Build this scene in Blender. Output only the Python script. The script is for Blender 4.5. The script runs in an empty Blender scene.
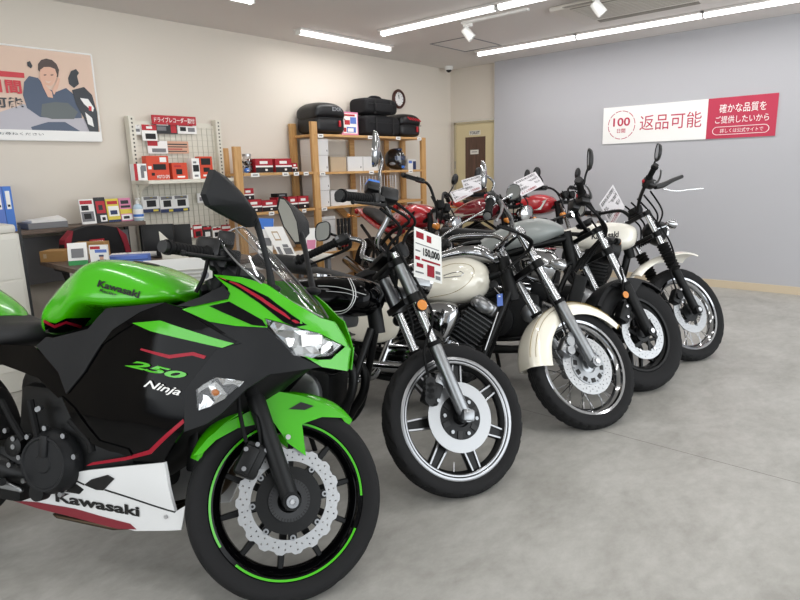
import bpy, bmesh, math, random
from mathutils import Vector as V, Matrix as M
from mathutils.geometry import delaunay_2d_cdt
random.seed(7)
PI = math.pi
SC = bpy.context.scene
COL = SC.collection
# ------------------------------------------------------------------ camera
CAM_H = 1.2512
CR = [V((0.65897, -0.75172, -0.02604)), V((-0.17438, -0.11901, -0.97746)), V((0.73168, 0.64865, -0.20951))]  # right, down, forward
FOC = 605.0
cam = bpy.data.cameras.new('camera')
cam.sensor_width = 36.0
cam.lens = FOC / 800 * 36.0
cam.clip_start = 0.05
cam_o = bpy.data.objects.new('camera', cam)
COL.objects.link(cam_o)
cm = M.Identity(4)
for i in range(3):
    cm[i][0] = CR[0][i]; cm[i][1] = -CR[1][i]; cm[i][2] = -CR[2][i]
cm[2][3] = CAM_H
cam_o.matrix_world = cm
SC.camera = cam_o
# ------------------------------------------------------------------ light and exposure
SC.view_settings.view_transform = 'Standard'
SC.view_settings.look = 'None'
SC.view_settings.gamma = 1.0
SC.view_settings.use_curve_mapping = False
SC.view_settings.exposure = 0.0
world = bpy.data.worlds.new('world'); SC.world = world
world.use_nodes = True
bg = world.node_tree.nodes['Background']
bg.inputs[0].default_value = (0.86, 0.93, 1.0, 1)
bg.inputs[1].default_value = 1.0


def area(name, loc, target, sx, sy, power, col):
    l = bpy.data.lights.new(name, 'AREA'); l.shape = 'RECTANGLE'; l.size = sx; l.size_y = sy
    l.energy = power; l.color = col
    o = bpy.data.objects.new(name, l); COL.objects.link(o)
    o.location = loc
    o.rotation_euler = (V(target) - V(loc)).to_track_quat('-Z', 'Y').to_euler()
    return o


# daylight through the shop-front glazing (behind and to the right of the camera)
area('shopfront_daylight', (3.2, -3.35, 1.3), (3.2, 5, 1.1), 6.5, 2.3, 150, (0.93, 0.97, 1.0))
area('side_window_daylight', (-2.3, 0.8, 1.45), (5, 0.8, 1.2), 4.5, 2.0, 65, (0.95, 0.98, 1.0))
LED_POWER = 7.5      # watts per 1.2 m ceiling tube


# ------------------------------------------------------------------ materials
def lin(h):
    if isinstance(h, str):
        h = h.lstrip('#'); c = [int(h[i:i + 2], 16) / 255 for i in (0, 2, 4)]
        return tuple((x / 12.92 if x <= 0.04045 else ((x + 0.055) / 1.055) ** 2.4) for x in c) + (1,)
    return tuple(h) + (1,)


MATS = {}


def mat(name, col, rough=0.5, metal=0.0, coat=0.0, noise=0.0, nscale=8.0, bump=0.0, bscale=60.0, emit=0.0, spec=0.5, trans=0.0, ior=1.45):
    if name in MATS: return MATS[name]
    m = bpy.data.materials.new(name); m.use_nodes = True
    nt = m.node_tree; b = nt.nodes['Principled BSDF']
    c = lin(col)
    b.inputs['Base Color'].default_value = c
    b.inputs['Roughness'].default_value = rough
    b.inputs['Metallic'].default_value = metal
    b.inputs['Coat Weight'].default_value = coat
    b.inputs['Coat Roughness'].default_value = 0.04
    b.inputs['Specular IOR Level'].default_value = spec
    b.inputs['IOR'].default_value = ior
    if trans: b.inputs['Transmission Weight'].default_value = trans
    if emit:
        b.inputs['Emission Color'].default_value = c; b.inputs['Emission Strength'].default_value = emit
    if noise or bump:
        tc = nt.nodes.new('ShaderNodeTexCoord')
    if noise:
        n = nt.nodes.new('ShaderNodeTexNoise'); n.inputs['Scale'].default_value = nscale; n.inputs['Detail'].default_value = 6
        nt.links.new(tc.outputs['Object'], n.inputs['Vector'])
        r = nt.nodes.new('ShaderNodeMapRange'); r.inputs[1].default_value = 0.3; r.inputs[2].default_value = 0.7
        r.inputs[3].default_value = 1 - noise; r.inputs[4].default_value = 1 + noise * .6
        nt.links.new(n.outputs['Fac'], r.inputs[0])
        mx = nt.nodes.new('ShaderNodeVectorMath'); mx.operation = 'SCALE'
        mx.inputs[0].default_value = c[:3]
        nt.links.new(r.outputs[0], mx.inputs['Scale'])
        nt.links.new(mx.outputs[0], b.inputs['Base Color'])
    if bump:
        n2 = nt.nodes.new('ShaderNodeTexNoise'); n2.inputs['Scale'].default_value = bscale; n2.inputs['Detail'].default_value = 3
        nt.links.new(tc.outputs['Object'], n2.inputs['Vector'])
        bp = nt.nodes.new('ShaderNodeBump'); bp.inputs['Strength'].default_value = bump; bp.inputs['Distance'].default_value = 0.002
        nt.links.new(n2.outputs['Fac'], bp.inputs['Height'])
        nt.links.new(bp.outputs[0], b.inputs['Normal'])
    MATS[name] = m
    return m


def wood(name, c1, c2, scale=6.0, stretch=(1, 12, 12), rough=0.5):
    m = bpy.data.materials.new(name); m.use_nodes = True
    nt = m.node_tree; b = nt.nodes['Principled BSDF']; b.inputs['Roughness'].default_value = rough
    tc = nt.nodes.new('ShaderNodeTexCoord'); mp = nt.nodes.new('ShaderNodeMapping')
    mp.inputs['Scale'].default_value = stretch
    n = nt.nodes.new('ShaderNodeTexNoise'); n.inputs['Scale'].default_value = scale; n.inputs['Detail'].default_value = 8
    n.inputs['Distortion'].default_value = 1.2
    cr = nt.nodes.new('ShaderNodeValToRGB')
    cr.color_ramp.elements[0].position = .35; cr.color_ramp.elements[0].color = lin(c1)
    cr.color_ramp.elements[1].position = .65; cr.color_ramp.elements[1].color = lin(c2)
    nt.links.new(tc.outputs['Object'], mp.inputs[0]); nt.links.new(mp.outputs[0], n.inputs['Vector'])
    nt.links.new(n.outputs['Fac'], cr.inputs[0]); nt.links.new(cr.outputs[0], b.inputs['Base Color'])
    MATS[name] = m
    return m


def glass_mat(name, col=(1, 1, 1), tint=0.12, rough=0.02):
    # thin clear sheet: mostly see-through with a mirror-like sheen growing at grazing angles
    m = bpy.data.materials.new(name); m.use_nodes = True
    nt = m.node_tree; nt.nodes.clear()
    out = nt.nodes.new('ShaderNodeOutputMaterial')
    tr = nt.nodes.new('ShaderNodeBsdfTransparent'); tr.inputs[0].default_value = tuple(x * (1 - tint) for x in col) + (1,)
    gl = nt.nodes.new('ShaderNodeBsdfGlossy'); gl.inputs['Roughness'].default_value = rough
    lw = nt.nodes.new('ShaderNodeLayerWeight'); lw.inputs[0].default_value = .5
    pw = nt.nodes.new('ShaderNodeMath'); pw.operation = 'POWER'; pw.inputs[1].default_value = 4.0
    nt.links.new(lw.outputs['Facing'], pw.inputs[0])
    fr = nt.nodes.new('ShaderNodeMath'); fr.operation = 'MULTIPLY_ADD'; fr.inputs[1].default_value = .5; fr.inputs[2].default_value = .03
    nt.links.new(pw.outputs[0], fr.inputs[0])
    mx = nt.nodes.new('ShaderNodeMixShader')
    nt.links.new(fr.outputs[0], mx.inputs[0]); nt.links.new(tr.outputs[0], mx.inputs[1]); nt.links.new(gl.outputs[0], mx.inputs[2])
    nt.links.new(mx.outputs[0], out.inputs[0])
    MATS[name] = m
    return m


def L(px, py):
    return (CR[0] * ((px - 400) / FOC) + CR[1] * ((py - 300) / FOC) + CR[2])


def at(px, py, axis, val):
    # point where the sight line through a photo pixel meets the plane axis = val
    d = L(px, py); o = V((0, 0, CAM_H)); t = (val - o[axis]) / d[axis]
    return o + d * t


# ------------------------------------------------------------------ mesh builder
def rotm(ax, ang): return M.Rotation(ang, 3, ax)


def basis(d):
    d = V(d).normalized()
    a = V((0, 0, 1)) if abs(d.z) < .9 else V((1, 0, 0))
    u = d.cross(a).normalized(); v = d.cross(u).normalized()
    return d, u, v


def catmull(pts, k=8, closed=False):
    pts = [V(p) for p in pts]; n = len(pts); out = []
    for i in range(n if closed else n - 1):
        if closed: p0, p1, p2, p3 = (pts[(i + j - 1) % n] for j in range(4))
        else: p0, p1, p2, p3 = pts[max(i - 1, 0)], pts[i], pts[i + 1], pts[min(i + 2, n - 1)]
        for j in range(k):
            t = j / k
            out.append(.5 * ((2 * p1) + (p2 - p0) * t + (2 * p0 - 5 * p1 + 4 * p2 - p3) * t * t + (3 * p1 - p0 - 3 * p2 + p3) * t ** 3))
    if not closed: out.append(pts[-1])
    return out


class MB:
    def __init__(s): s.v = []; s.f = []; s.m = []

    def add(s, vs, fs, mi=0):
        b = len(s.v); s.v += [V(x) for x in vs]
        for f in fs: s.f.append([b + i for i in f]); s.m.append(mi)
        return s

    def box(s, c, size, rot=None, mi=0):
        c = V(c); vs = []
        for x in (-.5, .5):
            for y in (-.5, .5):
                for z in (-.5, .5):
                    p = V((x * size[0], y * size[1], z * size[2]))
                    vs.append(c + (rot @ p if rot else p))
        return s.add(vs, [(0, 1, 3, 2), (4, 6, 7, 5), (0, 4, 5, 1), (2, 3, 7, 6), (0, 2, 6, 4), (1, 5, 7, 3)], mi)

    def bb(s, a, b, mi=0):
        a, b = V(a), V(b)
        return s.box((a + b) / 2, [abs(q) for q in (b - a)], None, mi)

    def rbox(s, c, size, r=.01, rot=None, mi=0, seg=2):
        bm = bmesh.new(); bmesh.ops.create_cube(bm, size=1)
        for v in bm.verts: v.co = V((v.co.x * size[0], v.co.y * size[1], v.co.z * size[2]))
        bmesh.ops.bevel(bm, geom=list(bm.edges), offset=min(r, min(size) * .49), segments=seg, profile=.5, affect='EDGES')
        bm.verts.index_update()
        c = V(c)
        s.add([c + (rot @ v.co if rot else v.co) for v in bm.verts], [[v.index for v in f.verts] for f in bm.faces], mi)
        bm.free(); return s

    def cyl(s, p0, p1, r0, r1=None, n=16, cap=True, mi=0):
        p0, p1 = V(p0), V(p1); r1 = r0 if r1 is None else r1
        d, u, v = basis(p1 - p0)
        vs = []
        for p, r in ((p0, r0), (p1, r1)):
            for i in range(n):
                a = 2 * PI * i / n; vs.append(p + (u * math.cos(a) + v * math.sin(a)) * r)
        fs = [(i, (i + 1) % n, n + (i + 1) % n, n + i) for i in range(n)]
        if cap: fs += [list(range(n - 1, -1, -1)), list(range(n, 2 * n))]
        return s.add(vs, fs, mi)

    def tube(s, pts, r, n=10, mi=0, smooth=0, closed=False, cap=True):
        rr = r
        if smooth:
            if isinstance(r, (list, tuple)):
                rv = catmull([V((q, 0, 0)) for q in r], smooth, closed); rr = [q.x for q in rv]
            pts = catmull(pts, smooth, closed)
        pts = [V(p) for p in pts]; k = len(pts)
        if not isinstance(rr, (list, tuple)): rr = [rr] * k
        t0 = (pts[1] - pts[0]).normalized(); _, u, _ = basis(t0); vs = []
        for i, p in enumerate(pts):
            if closed: t = pts[(i + 1) % k] - pts[i - 1]
            else: t = pts[min(i + 1, k - 1)] - pts[max(i - 1, 0)]
            t = t.normalized(); u = (u - t * u.dot(t)).normalized(); w = t.cross(u)
            for j in range(n):
                a = 2 * PI * j / n; vs.append(p + (u * math.cos(a) + w * math.sin(a)) * rr[i])
        fs = []
        for i in range(k if closed else k - 1):
            q = (i + 1) % k
            for j in range(n): fs.append((i * n + j, i * n + (j + 1) % n, q * n + (j + 1) % n, q * n + j))
        if cap and not closed: fs += [list(range(n - 1, -1, -1)), list(range((k - 1) * n, k * n))]
        return s.add(vs, fs, mi)

    def lathe(s, prof, o, ax, n=32, mi=0, closed=False, arc=(0, 2 * PI), ref=None):
        # prof: (a along the axis, r) pairs
        o = V(o); d, u, v = basis(ax)
        if ref is not None:
            u = V(ref); u = (u - d * u.dot(d)).normalized(); v = d.cross(u)
        full = abs(arc[1] - arc[0] - 2 * PI) < 1e-6
        m = n if full else n + 1; k = len(prof); vs = []
        for i in range(m):
            a = arc[0] + (arc[1] - arc[0]) * i / n; e = u * math.cos(a) + v * math.sin(a)
            for (x, r) in prof: vs.append(o + d * x + e * r)
        fs = []
        for i in range(n):
            q = (i + 1) % m
            for j in range(k if closed else k - 1):
                w = (j + 1) % k
                fs.append((i * k + j, q * k + j, q * k + w, i * k + w))
        if not full and closed: fs += [list(range(k)), list(range((m - 1) * k, m * k))[::-1]]
        return s.add(vs, fs, mi)

    def ell(s, c, rad, rot=None, n=16, mi=0):
        c = V(c); vs = []; h = n // 2
        for i in range(h + 1):
            a = PI * i / h
            for j in range(n):
                b = 2 * PI * j / n
                p = V((math.sin(a) * math.cos(b) * rad[0], math.sin(a) * math.sin(b) * rad[1], math.cos(a) * rad[2]))
                vs.append(c + (rot @ p if rot else p))
        fs = [(i * n + j, i * n + (j + 1) % n, (i + 1) * n + (j + 1) % n, (i + 1) * n + j) for i in range(h) for j in range(n)]
        return s.add(vs, fs, mi)

    def rings(s, rs, mi=0, cap=True, closed=False):
        k = len(rs[0]); vs = [p for r in rs for p in r]; m = len(rs)
        fs = [(i * k + j, i * k + (j + 1) % k, ((i + 1) % m) * k + (j + 1) % k, ((i + 1) % m) * k + j) for i in range(m if closed else m - 1) for j in range(k)]
        if cap and not closed: fs += [list(range(k - 1, -1, -1)), list(range((m - 1) * k, m * k))]
        return s.add(vs, fs, mi)

    def loft(s, st, sub=5, n=28, mi=0):
        # stations along x: (x, z_bottom, z_top, half_width, squareness)
        vecs = [(V((a[0], a[1], a[2])), V((a[3], a[4] if len(a) > 4 else 2.4, a[5] if len(a) > 5 else 0))) for a in st]
        A = catmull([q[0] for q in vecs], sub); B_ = catmull([q[1] for q in vecs], sub); rs = []
        for p, q in zip(A, B_):
            zm = (p.y + p.z) / 2; h = max((p.z - p.y) / 2, .002); w = max(q.x, .002); e = 2 / q.y; ring = []
            for j in range(n):
                t = 2 * PI * j / n; c, sn = math.cos(t), math.sin(t)
                y = w * math.copysign(abs(c) ** e, c); z = h * math.copysign(abs(sn) ** e, sn)
                y *= 1 - q.z * (z / h)          # narrower towards the top when taper > 0
                ring.append(V((p.x, y, zm + z)))
            rs.append(ring)
        return s.rings(rs, mi)

    def prism(s, poly, vec, mi=0):
        vec = V(vec); k = len(poly); vs = [V(p) for p in poly] + [V(p) + vec for p in poly]
        fs = [list(range(k)), list(range(2 * k - 1, k - 1, -1))] + [(i, i + k, (i + 1) % k + k, (i + 1) % k) for i in range(k)]
        return s.add(vs, fs, mi)

    def build(s, name, mats, parent=None, smooth=38, bevel=0, bseg=2, sub=0, basis_m=None, fix=True):
        me = bpy.data.meshes.new(name)
        me.from_pydata([tuple(v) for v in s.v], [], s.f)
        if not isinstance(mats, (list, tuple)): mats = [mats]
        for m in mats: me.materials.append(MATS[m] if isinstance(m, str) else m)
        if len(mats) > 1: me.polygons.foreach_set('material_index', [min(x, len(mats) - 1) for x in s.m])
        if fix:
            bm = bmesh.new(); bm.from_mesh(me); bmesh.ops.recalc_face_normals(bm, faces=bm.faces); bm.to_mesh(me); bm.free()
        if smooth:
            me.polygons.foreach_set('use_smooth', [True] * len(me.polygons))
            if not sub: me.set_sharp_from_angle(angle=math.radians(smooth))
        me.update()
        o = bpy.data.objects.new(name, me); COL.objects.link(o)
        if parent: o.parent = parent
        if basis_m is not None: o.matrix_basis = basis_m
        if bevel:
            b = o.modifiers.new('bevel', 'BEVEL'); b.width = bevel; b.segments = bseg; b.limit_method = 'ANGLE'; b.angle_limit = math.radians(40)
        if sub:
            q = o.modifiers.new('sub', 'SUBSURF'); q.levels = sub; q.render_levels = sub
        return o


def tag(o, label, cat, group=None):
    o['label'] = label; o['category'] = cat
    if group: o['group'] = group
    return o


def struct(o): o['kind'] = 'structure'; return o


def empty(name, label, cat, loc=(0, 0, 0), group=None, mw=None):
    o = bpy.data.objects.new(name, None); COL.objects.link(o); o.empty_display_size = .1
    if mw is not None: o.matrix_world = mw
    else: o.location = loc
    return tag(o, label, cat, group)


def copy_tree(o, parent=None):
    c = o.copy(); COL.objects.link(c)
    if parent: c.parent = parent
    for k in ('label', 'category', 'group'):
        if parent is None and k in c: del c[k]
    for ch in [x for x in list(o.children)]: copy_tree(ch, c)
    return c


# ------------------------------------------------------------------ lettering
_tc = {}


def glyphs(txt, bold=0.0, shear=0.0, space=1.0):
    # outline of a line of text as flat triangles, scaled to the unit square
    key = (txt, bold, shear, space)
    if key in _tc: return _tc[key]
    cu = bpy.data.curves.new('lettering', 'FONT'); cu.body = txt; cu.offset = bold; cu.shear = shear; cu.space_character = space
    cu.resolution_u = 3
    ob = bpy.data.objects.new('lettering', cu); COL.objects.link(ob)
    dg = bpy.context.evaluated_depsgraph_get()
    me = bpy.data.meshes.new_from_object(ob.evaluated_get(dg))
    vs = [(v.co.x, v.co.y) for v in me.vertices]; fs = [list(p.vertices) for p in me.polygons]
    bpy.data.objects.remove(ob); bpy.data.curves.remove(cu); bpy.data.meshes.remove(me)
    if not vs: return [], [], 1
    x0 = min(v[0] for v in vs); x1 = max(v[0] for v in vs); y0 = min(v[1] for v in vs); y1 = max(v[1] for v in vs)
    asp = (x1 - x0) / max(y1 - y0, 1e-6)
    vs = [((a - x0) / (x1 - x0), (b - y0) / max(y1 - y0, 1e-6)) for a, b in vs]
    _tc[key] = (vs, fs, asp)
    return _tc[key]


def write(mb, txt, o, u, v, mi, bold=0.0, shear=0.0, space=1.0):
    # o lower-left corner, u full width vector, v full height vector
    vs, fs, _ = glyphs(txt, bold, shear, space); o, u, v = V(o), V(u), V(v)
    mb.add([o + u * a + v * b for a, b in vs], fs, mi)
# ------------------------------------------------------------------ setting: floor, walls, ceiling
XG, YW, ZC = 6.69, 5.0, 2.52
X0, Y0 = -2.5, -3.5


SEAM_X = at(720, 462, 2, 0).x


def floor_mat():
    m = bpy.data.materials.new('grey concrete vinyl'); m.use_nodes = True; nt = m.node_tree; b = nt.nodes['Principled BSDF']
    tc = nt.nodes.new('ShaderNodeTexCoord')
    mp = nt.nodes.new('ShaderNodeMapping'); mp.inputs['Scale'].default_value = (1.0, 1.6, 1); mp.inputs['Rotation'].default_value = (0, 0, .9)
    nt.links.new(tc.outputs['Object'], mp.inputs[0])
    n1 = nt.nodes.new('ShaderNodeTexNoise'); n1.inputs['Scale'].default_value = 2.2; n1.inputs['Detail'].default_value = 10; n1.inputs['Roughness'].default_value = .65; n1.inputs['Distortion'].default_value = .6
    n2 = nt.nodes.new('ShaderNodeTexNoise'); n2.inputs['Scale'].default_value = 14; n2.inputs['Detail'].default_value = 8; n2.inputs['Roughness'].default_value = .7
    nt.links.new(mp.outputs[0], n1.inputs['Vector']); nt.links.new(mp.outputs[0], n2.inputs['Vector'])
    mx = nt.nodes.new('ShaderNodeMix'); mx.inputs[0].default_value = .4
    nt.links.new(n1.outputs['Fac'], mx.inputs[2]); nt.links.new(n2.outputs['Fac'], mx.inputs[3])
    cr = nt.nodes.new('ShaderNodeValToRGB')
    cr.color_ramp.elements[0].position = .36; cr.color_ramp.elements[0].color = lin('#93918b')
    cr.color_ramp.elements[1].position = .64; cr.color_ramp.elements[1].color = lin('#b2b0ab')
    nt.links.new(mx.outputs[0], cr.inputs[0])
    # sheet seams every 3 m, running away from the shop front
    sp = nt.nodes.new('ShaderNodeSeparateXYZ'); nt.links.new(tc.outputs['Object'], sp.inputs[0])
    ad = nt.nodes.new('ShaderNodeMath'); ad.inputs[1].default_value = 3.0 * 8 - SEAM_X; nt.links.new(sp.outputs[0], ad.inputs[0])
    mo = nt.nodes.new('ShaderNodeMath'); mo.operation = 'PINGPONG'; mo.inputs[1].default_value = 1.5; nt.links.new(ad.outputs[0], mo.inputs[0])
    lt = nt.nodes.new('ShaderNodeMath'); lt.operation = 'LESS_THAN'; lt.inputs[1].default_value = .0022; nt.links.new(mo.outputs[0], lt.inputs[0])
    mu = nt.nodes.new('ShaderNodeMix'); mu.data_type = 'RGBA'; nt.links.new(lt.outputs[0], mu.inputs[0])
    nt.links.new(cr.outputs[0], mu.inputs[6]); mu.inputs[7].default_value = lin('#6e6b66')
    nt.links.new(mu.outputs[2], b.inputs['Base Color'])
    b.inputs['Roughness'].default_value = .42
    MATS['floor'] = m


floor_mat()
mat('wall_beige', '#d9d1c5', .85, bump=.12, bscale=220)
mat('wall_grey', '#b4b4b8', .85, bump=.12, bscale=220)
mat('ceiling', '#dedad6', .9, bump=.08, bscale=160)
mat('base_beige', '#cdbda3', .5)
mat('white', '#e9e8e4', .45)
mat('offwhite', '#d9d6cd', .5)
mat('paper', '#f0efec', .6)
mat('black', '#0b0b0c', .5)
mat('blackplastic', '#131314', .42, bump=.15, bscale=500)
mat('darkgrey', '#2a2b2d', .5)
mat('midgrey', '#77777a', .5)
mat('steel', '#b9b9ba', .3, 1.0)
mat('red', '#b5202c', .45)
mat('signred', '#bb3650', .5)
mat('led', '#ffffff', emit=4.0)
mat('gondola', '#dcd8ca', .45)
wood('shelfwood', '#b98a52', '#cfa56c', 3.0, (1, 14, 14))
wood('postwood', '#b98a52', '#cfa56c', 3.0, (14, 14, 1))
wood('darkwood', '#4f4138', '#6b5a4d', 4.0, (1, 10, 10))


def slab(name, a, b, m):
    return struct(MB().bb(a, b).build(name, m, smooth=0))


slab('floor', (X0, Y0, -.1), (XG + .3, YW + .1, 0), 'floor')
slab('ceiling', (X0, Y0, ZC), (XG + .3, YW + .1, ZC + .1), 'ceiling')
slab('wall_left', (X0, YW, 0), (XG + .3, YW + .1, ZC), 'wall_beige')
slab('wall_right', (XG, Y0, 0), (XG + .08, 4.28, ZC), 'wall_grey')
# end wall beside the grey wall: runs round the toilet door
slab('wall_back', (XG + .07, 4.2, 1.86), (XG + .2, YW, ZC), 'wall_beige')
slab('wall_end', (XG + .07, 4.925, 0), (XG + .2, YW, 1.86), 'wall_beige')
slab('baseboard_right', (XG - .012, Y0, 0), (XG, 4.28, .075), 'base_beige')
slab('baseboard_left', (X0, YW - .012, 0), (XG, YW, .075), 'base_beige')
# shop-front side (behind the camera): mullions and a low sill around open glazing
fr = MB()
for x in (X0, -.2, 2.1, 4.4, XG - .05): fr.bb((x, Y0, 0), (x + .06, Y0 + .08, ZC))
fr.bb((X0, Y0, 0), (XG, Y0 + .08, .12)); fr.bb((X0, Y0, 2.45), (XG, Y0 + .08, ZC))
struct(fr.build('window_1', 'steel', smooth=0))
fr = MB()
for y in (-1.45, .8, 3.05): fr.bb((X0, y, .3), (X0 + .08, y + .06, 2.45))
fr.bb((X0, -1.45, .3), (X0 + .08, 3.1, .36)); fr.bb((X0, -1.45, 2.4), (X0 + .08, 3.1, 2.46))
struct(fr.build('window_2', 'steel', smooth=0))
slab('wall_side', (X0 - .1, Y0, 0), (X0, -1.45, ZC), 'wall_beige')
slab('wall_near', (X0 - .1, 3.05, 0), (X0, YW, ZC), 'wall_beige')
slab('wall_sill', (X0 - .1, -1.45, 0), (X0, 3.05, .3), 'wall_beige')

# toilet door, cream, with a brown glazed panel
mat('doorcream', '#cfc19a', .5); mat('doorframe', '#b3a88c', .5); wood('doorpanel', '#4a362b', '#604639', 3, (12, 12, 1), .35)
xd = XG + .075
d = MB().bb((xd - .03, 4.2, 0), (xd + .03, 4.9, 1.82))
door = struct(d.build('door_1', 'doorcream', smooth=0, bevel=.003))
f = MB(); f.bb((xd - .045, 4.9, 0), (xd + .02, 4.925, 1.845)); f.bb((xd - .045, 4.2, 1.82), (xd + .02, 4.925, 1.845))
f.build('door_frame', 'doorframe', door, smooth=0)
a = at(465.5, 137.5, 0, xd - .03); b = at(485.5, 137, 0, xd - .03)
p = MB().bb((xd - .034, b.y, .75), (xd - .028, a.y, a.z)); p.build('door_panel', 'doorpanel', door, smooth=0)
h = MB(); h.cyl((xd - .04, 4.91, 1.35), (xd - .04, 4.91, 1.25), .009); h.build('hinge', 'midgrey', door)
s = MB(); a = at(469.5, 131, 0, xd - .03); b = at(480.5, 134.5, 0, xd - .03)
s.bb((xd - .036, b.y, b.z), (xd - .031, a.y, a.z), 0)
write(s, 'TOILET', (xd - .0365, a.y - .008, b.z + .008), (0, b.y - a.y + .016, 0), (0, 0, a.z - b.z - .016), 1, .02)
s.build('door_sign', ['offwhite', 'darkgrey'], door, smooth=0)
s = MB(); a = at(470.5, 150, 0, xd - .035); b = at(478.5, 154, 0, xd - .035)
s.bb((xd - .039, b.y, b.z), (xd - .035, a.y, a.z), 0); s.bb((xd - .0395, b.y + .02, (a.z + b.z) / 2 - .004), (xd - .0391, a.y - .02, (a.z + b.z) / 2 + .006), 1)
s.build('notice', ['offwhite', 'midgrey'], door, smooth=0)

# ------------------------------------------------------------------ ceiling fittings
def led(x, y, along, length, label, power=LED_POWER):
    r = empty('ceiling_light', label, 'ceiling light', (x, y, ZC), 'tube lights on the ceiling')
    h = length / 2
    e = V((1, 0, 0)) if along == 'x' else V((0, 1, 0)); q = V((0, 1, 0)) if along == 'x' else V((1, 0, 0))
    b = MB(); sx = (length + .04, .12, .016) if along == 'x' else (.12, length + .04, .016)
    b.box((0, 0, -.008), sx); b.build('base_plate', 'ceiling', r, smooth=0, bevel=.004)
    t = MB(); ring = []
    for s in (-h, h):
        ring.append([V(e * s + q * (.032 * math.cos(k * PI / 8)) + V((0, 0, -.018 - .034 * math.sin(k * PI / 8)))) for k in range(9)])
    t.rings(ring); t.build('tube_diffuser', 'led', r)
    for s in (-1, 1):
        c = MB(); c.box(e * s * (h + .006) + V((0, 0, -.033)), (.012, .07, .04) if along == 'x' else (.07, .012, .04)); c.build('end_cap', 'white', r, smooth=0, bevel=.004)
    l = bpy.data.lights.new('tube_light', 'AREA'); l.shape = 'RECTANGLE'; l.size = length; l.size_y = .07; l.energy = power * length / 1.2; l.color = (1, .985, .97)
    o = bpy.data.objects.new('tube_light', l); COL.objects.link(o); o.parent = r; o.location = (0, 0, -.06)
    if along == 'y': o.rotation_euler = (0, 0, PI / 2)
    return r


led(4.40, 4.50, 'x', 1.2, 'short white tube light on the ceiling next to the beige wall')
led(4.42, 3.43, 'y', 1.22, 'white ceiling tube light whose far end is above the black bags')
led(4.42, 2.17, 'y', 1.22, 'white ceiling tube light cut off by the top edge of the picture')
for k, (y, t) in enumerate(((3.45, 'far piece of the long tube light along the grey wall'), (2.29, 'middle piece of the long tube light along the grey wall'), (1.13, 'near piece of the long tube light along the grey wall'))):
    led(5.98, y, 'y', 1.155, t)
e_ = at(251, 2.5, 2, ZC - .04)
led(e_.x - .6, e_.y, 'x', 1.2, 'ceiling tube light at the top left with only its end showing')
for x, y, al in ((2.4, 1.2, 'y'), (2.4, -.6, 'y'), (4.42, .2, 'y'), (5.98, -.8, 'y'), (.4, 2.4, 'y'), (.4, .4, 'y'), (4.42, -1.6, 'y')):  # unseen extra tubes, added for the light they give
    led(x, y, al, 1.2, 'added ceiling tube light, unseen overhead outside the picture')

# ceiling hatch outline
hp = [at(440, 43.5, 2, ZC), at(458, 37.2, 2, ZC), at(497, 45, 2, ZC), at(470, 52, 2, ZC)]
cx, cy = 5.55, 3.9
h = MB()
for s in (-1, 1):
    h.box((cx + s * .31, cy, ZC - .002), (.012, .46, .006)); h.box((cx, cy + s * .23, ZC - .002), (.632, .012, .006))
hatch = struct(h.build('trim_1', 'midgrey', smooth=0))

# air conditioner cassette
ac = empty('air_conditioner', 'large square ceiling cassette air conditioner with slatted grille', 'air conditioner', (5.1, 2.0, ZC))
mat('acwhite', '#d6d1c8', .45); mat('acgrille', '#8f8a80', .5)
b = MB(); b.rbox((0.08, 0, -.02), (.7, 1.15, .04), .012); b.build('panel', 'acwhite', ac)
g = MB(); g.box((.0, 0, -.041), (.5, .8, .004), None, 0)
for k in range(11): g.box((-.225 + k * .045, 0, -.045), (.016, .8, .008), None, 1)
g.build('grille', ['acgrille', 'acwhite'], ac, smooth=0)
for s in (-1, 1):
    v = MB(); v.box((s * .33, 0, -.043), (.06, .82, .006), rotm('Y', s * .1)); v.build('air_flap', 'acgrille', ac, smooth=0, bevel=.002)


def spot(name, c, label, track):
    r = empty('spotlight', label, 'spotlight', c, 'white spotlights on the ceiling')
    t = MB(); t.bb((track[0] - c[0], track[1] - c[1], -.02), (track[2] - c[0], track[3] - c[1], 0)); t.build('track', 'white', r, smooth=0, bevel=.002)
    a = MB(); a.rbox((0, 0, -.035), (.03, .09, .03), .006); a.cyl((0, 0, -.045), (0, 0, -.09), .008); a.build('adapter', 'white', r)
    hd = MB(); dd = V((.35, -.55, -.8)).normalized(); o = V((0, 0, -.1)) - dd * .05
    hd.lathe([(0, .0), (0, .032), (.004, .036), (.11, .04), (.112, .036), (.085, .03), (.08, 0)], o, dd, 20)
    hd.build('lamp_head', 'white', r)


spot('a', (4.72, 3.30, ZC), 'white spotlight hanging from a ceiling track left of the air conditioner', (4.70, 2.7, 4.74, 3.36))
spot('b', (4.99-.25, 2.27-.155, ZC), 'white spotlight in front of the air conditioner panel', (4.72, 1.5, 4.76, 2.2))

# dome camera
dc = empty('dome_camera', 'small white dome security camera in the ceiling corner', 'security camera', (6.52, 4.85, ZC))
b = MB(); b.lathe([(0, 0), (0, .055), (.03, .055), (.045, .046), (.045, 0)], (0, 0, 0), (0, 0, -1), 24); b.build('housing', 'white', dc)
b = MB(); b.lathe([(.04, .036)] + [(.04 + .034 * math.sin(k * PI / 12), .036 * math.cos(k * PI / 12)) for k in range(7)], (0, 0, 0), (0, 0, -1), 20); b.build('dome', 'blackplastic', dc)

# ------------------------------------------------------------------ red and white sign on the grey wall
yl, ym, yr = 2.867, 1.807, 1.211; zb, zt = 1.475, 1.857; xs = XG - .012
sg = MB()
sg.bb((xs, ym, zb), (XG, yl, zt), 0); sg.bb((xs, yr, zb), (XG, ym, zt), 1)
w_ = zt - zb; xf = xs - .001


def wr(t, y0, z0, wid, hei, mi, bold=.012): write(sg, t, (xf, y0, z0), (0, -wid, 0), (0, 0, hei), mi, bold)


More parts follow.
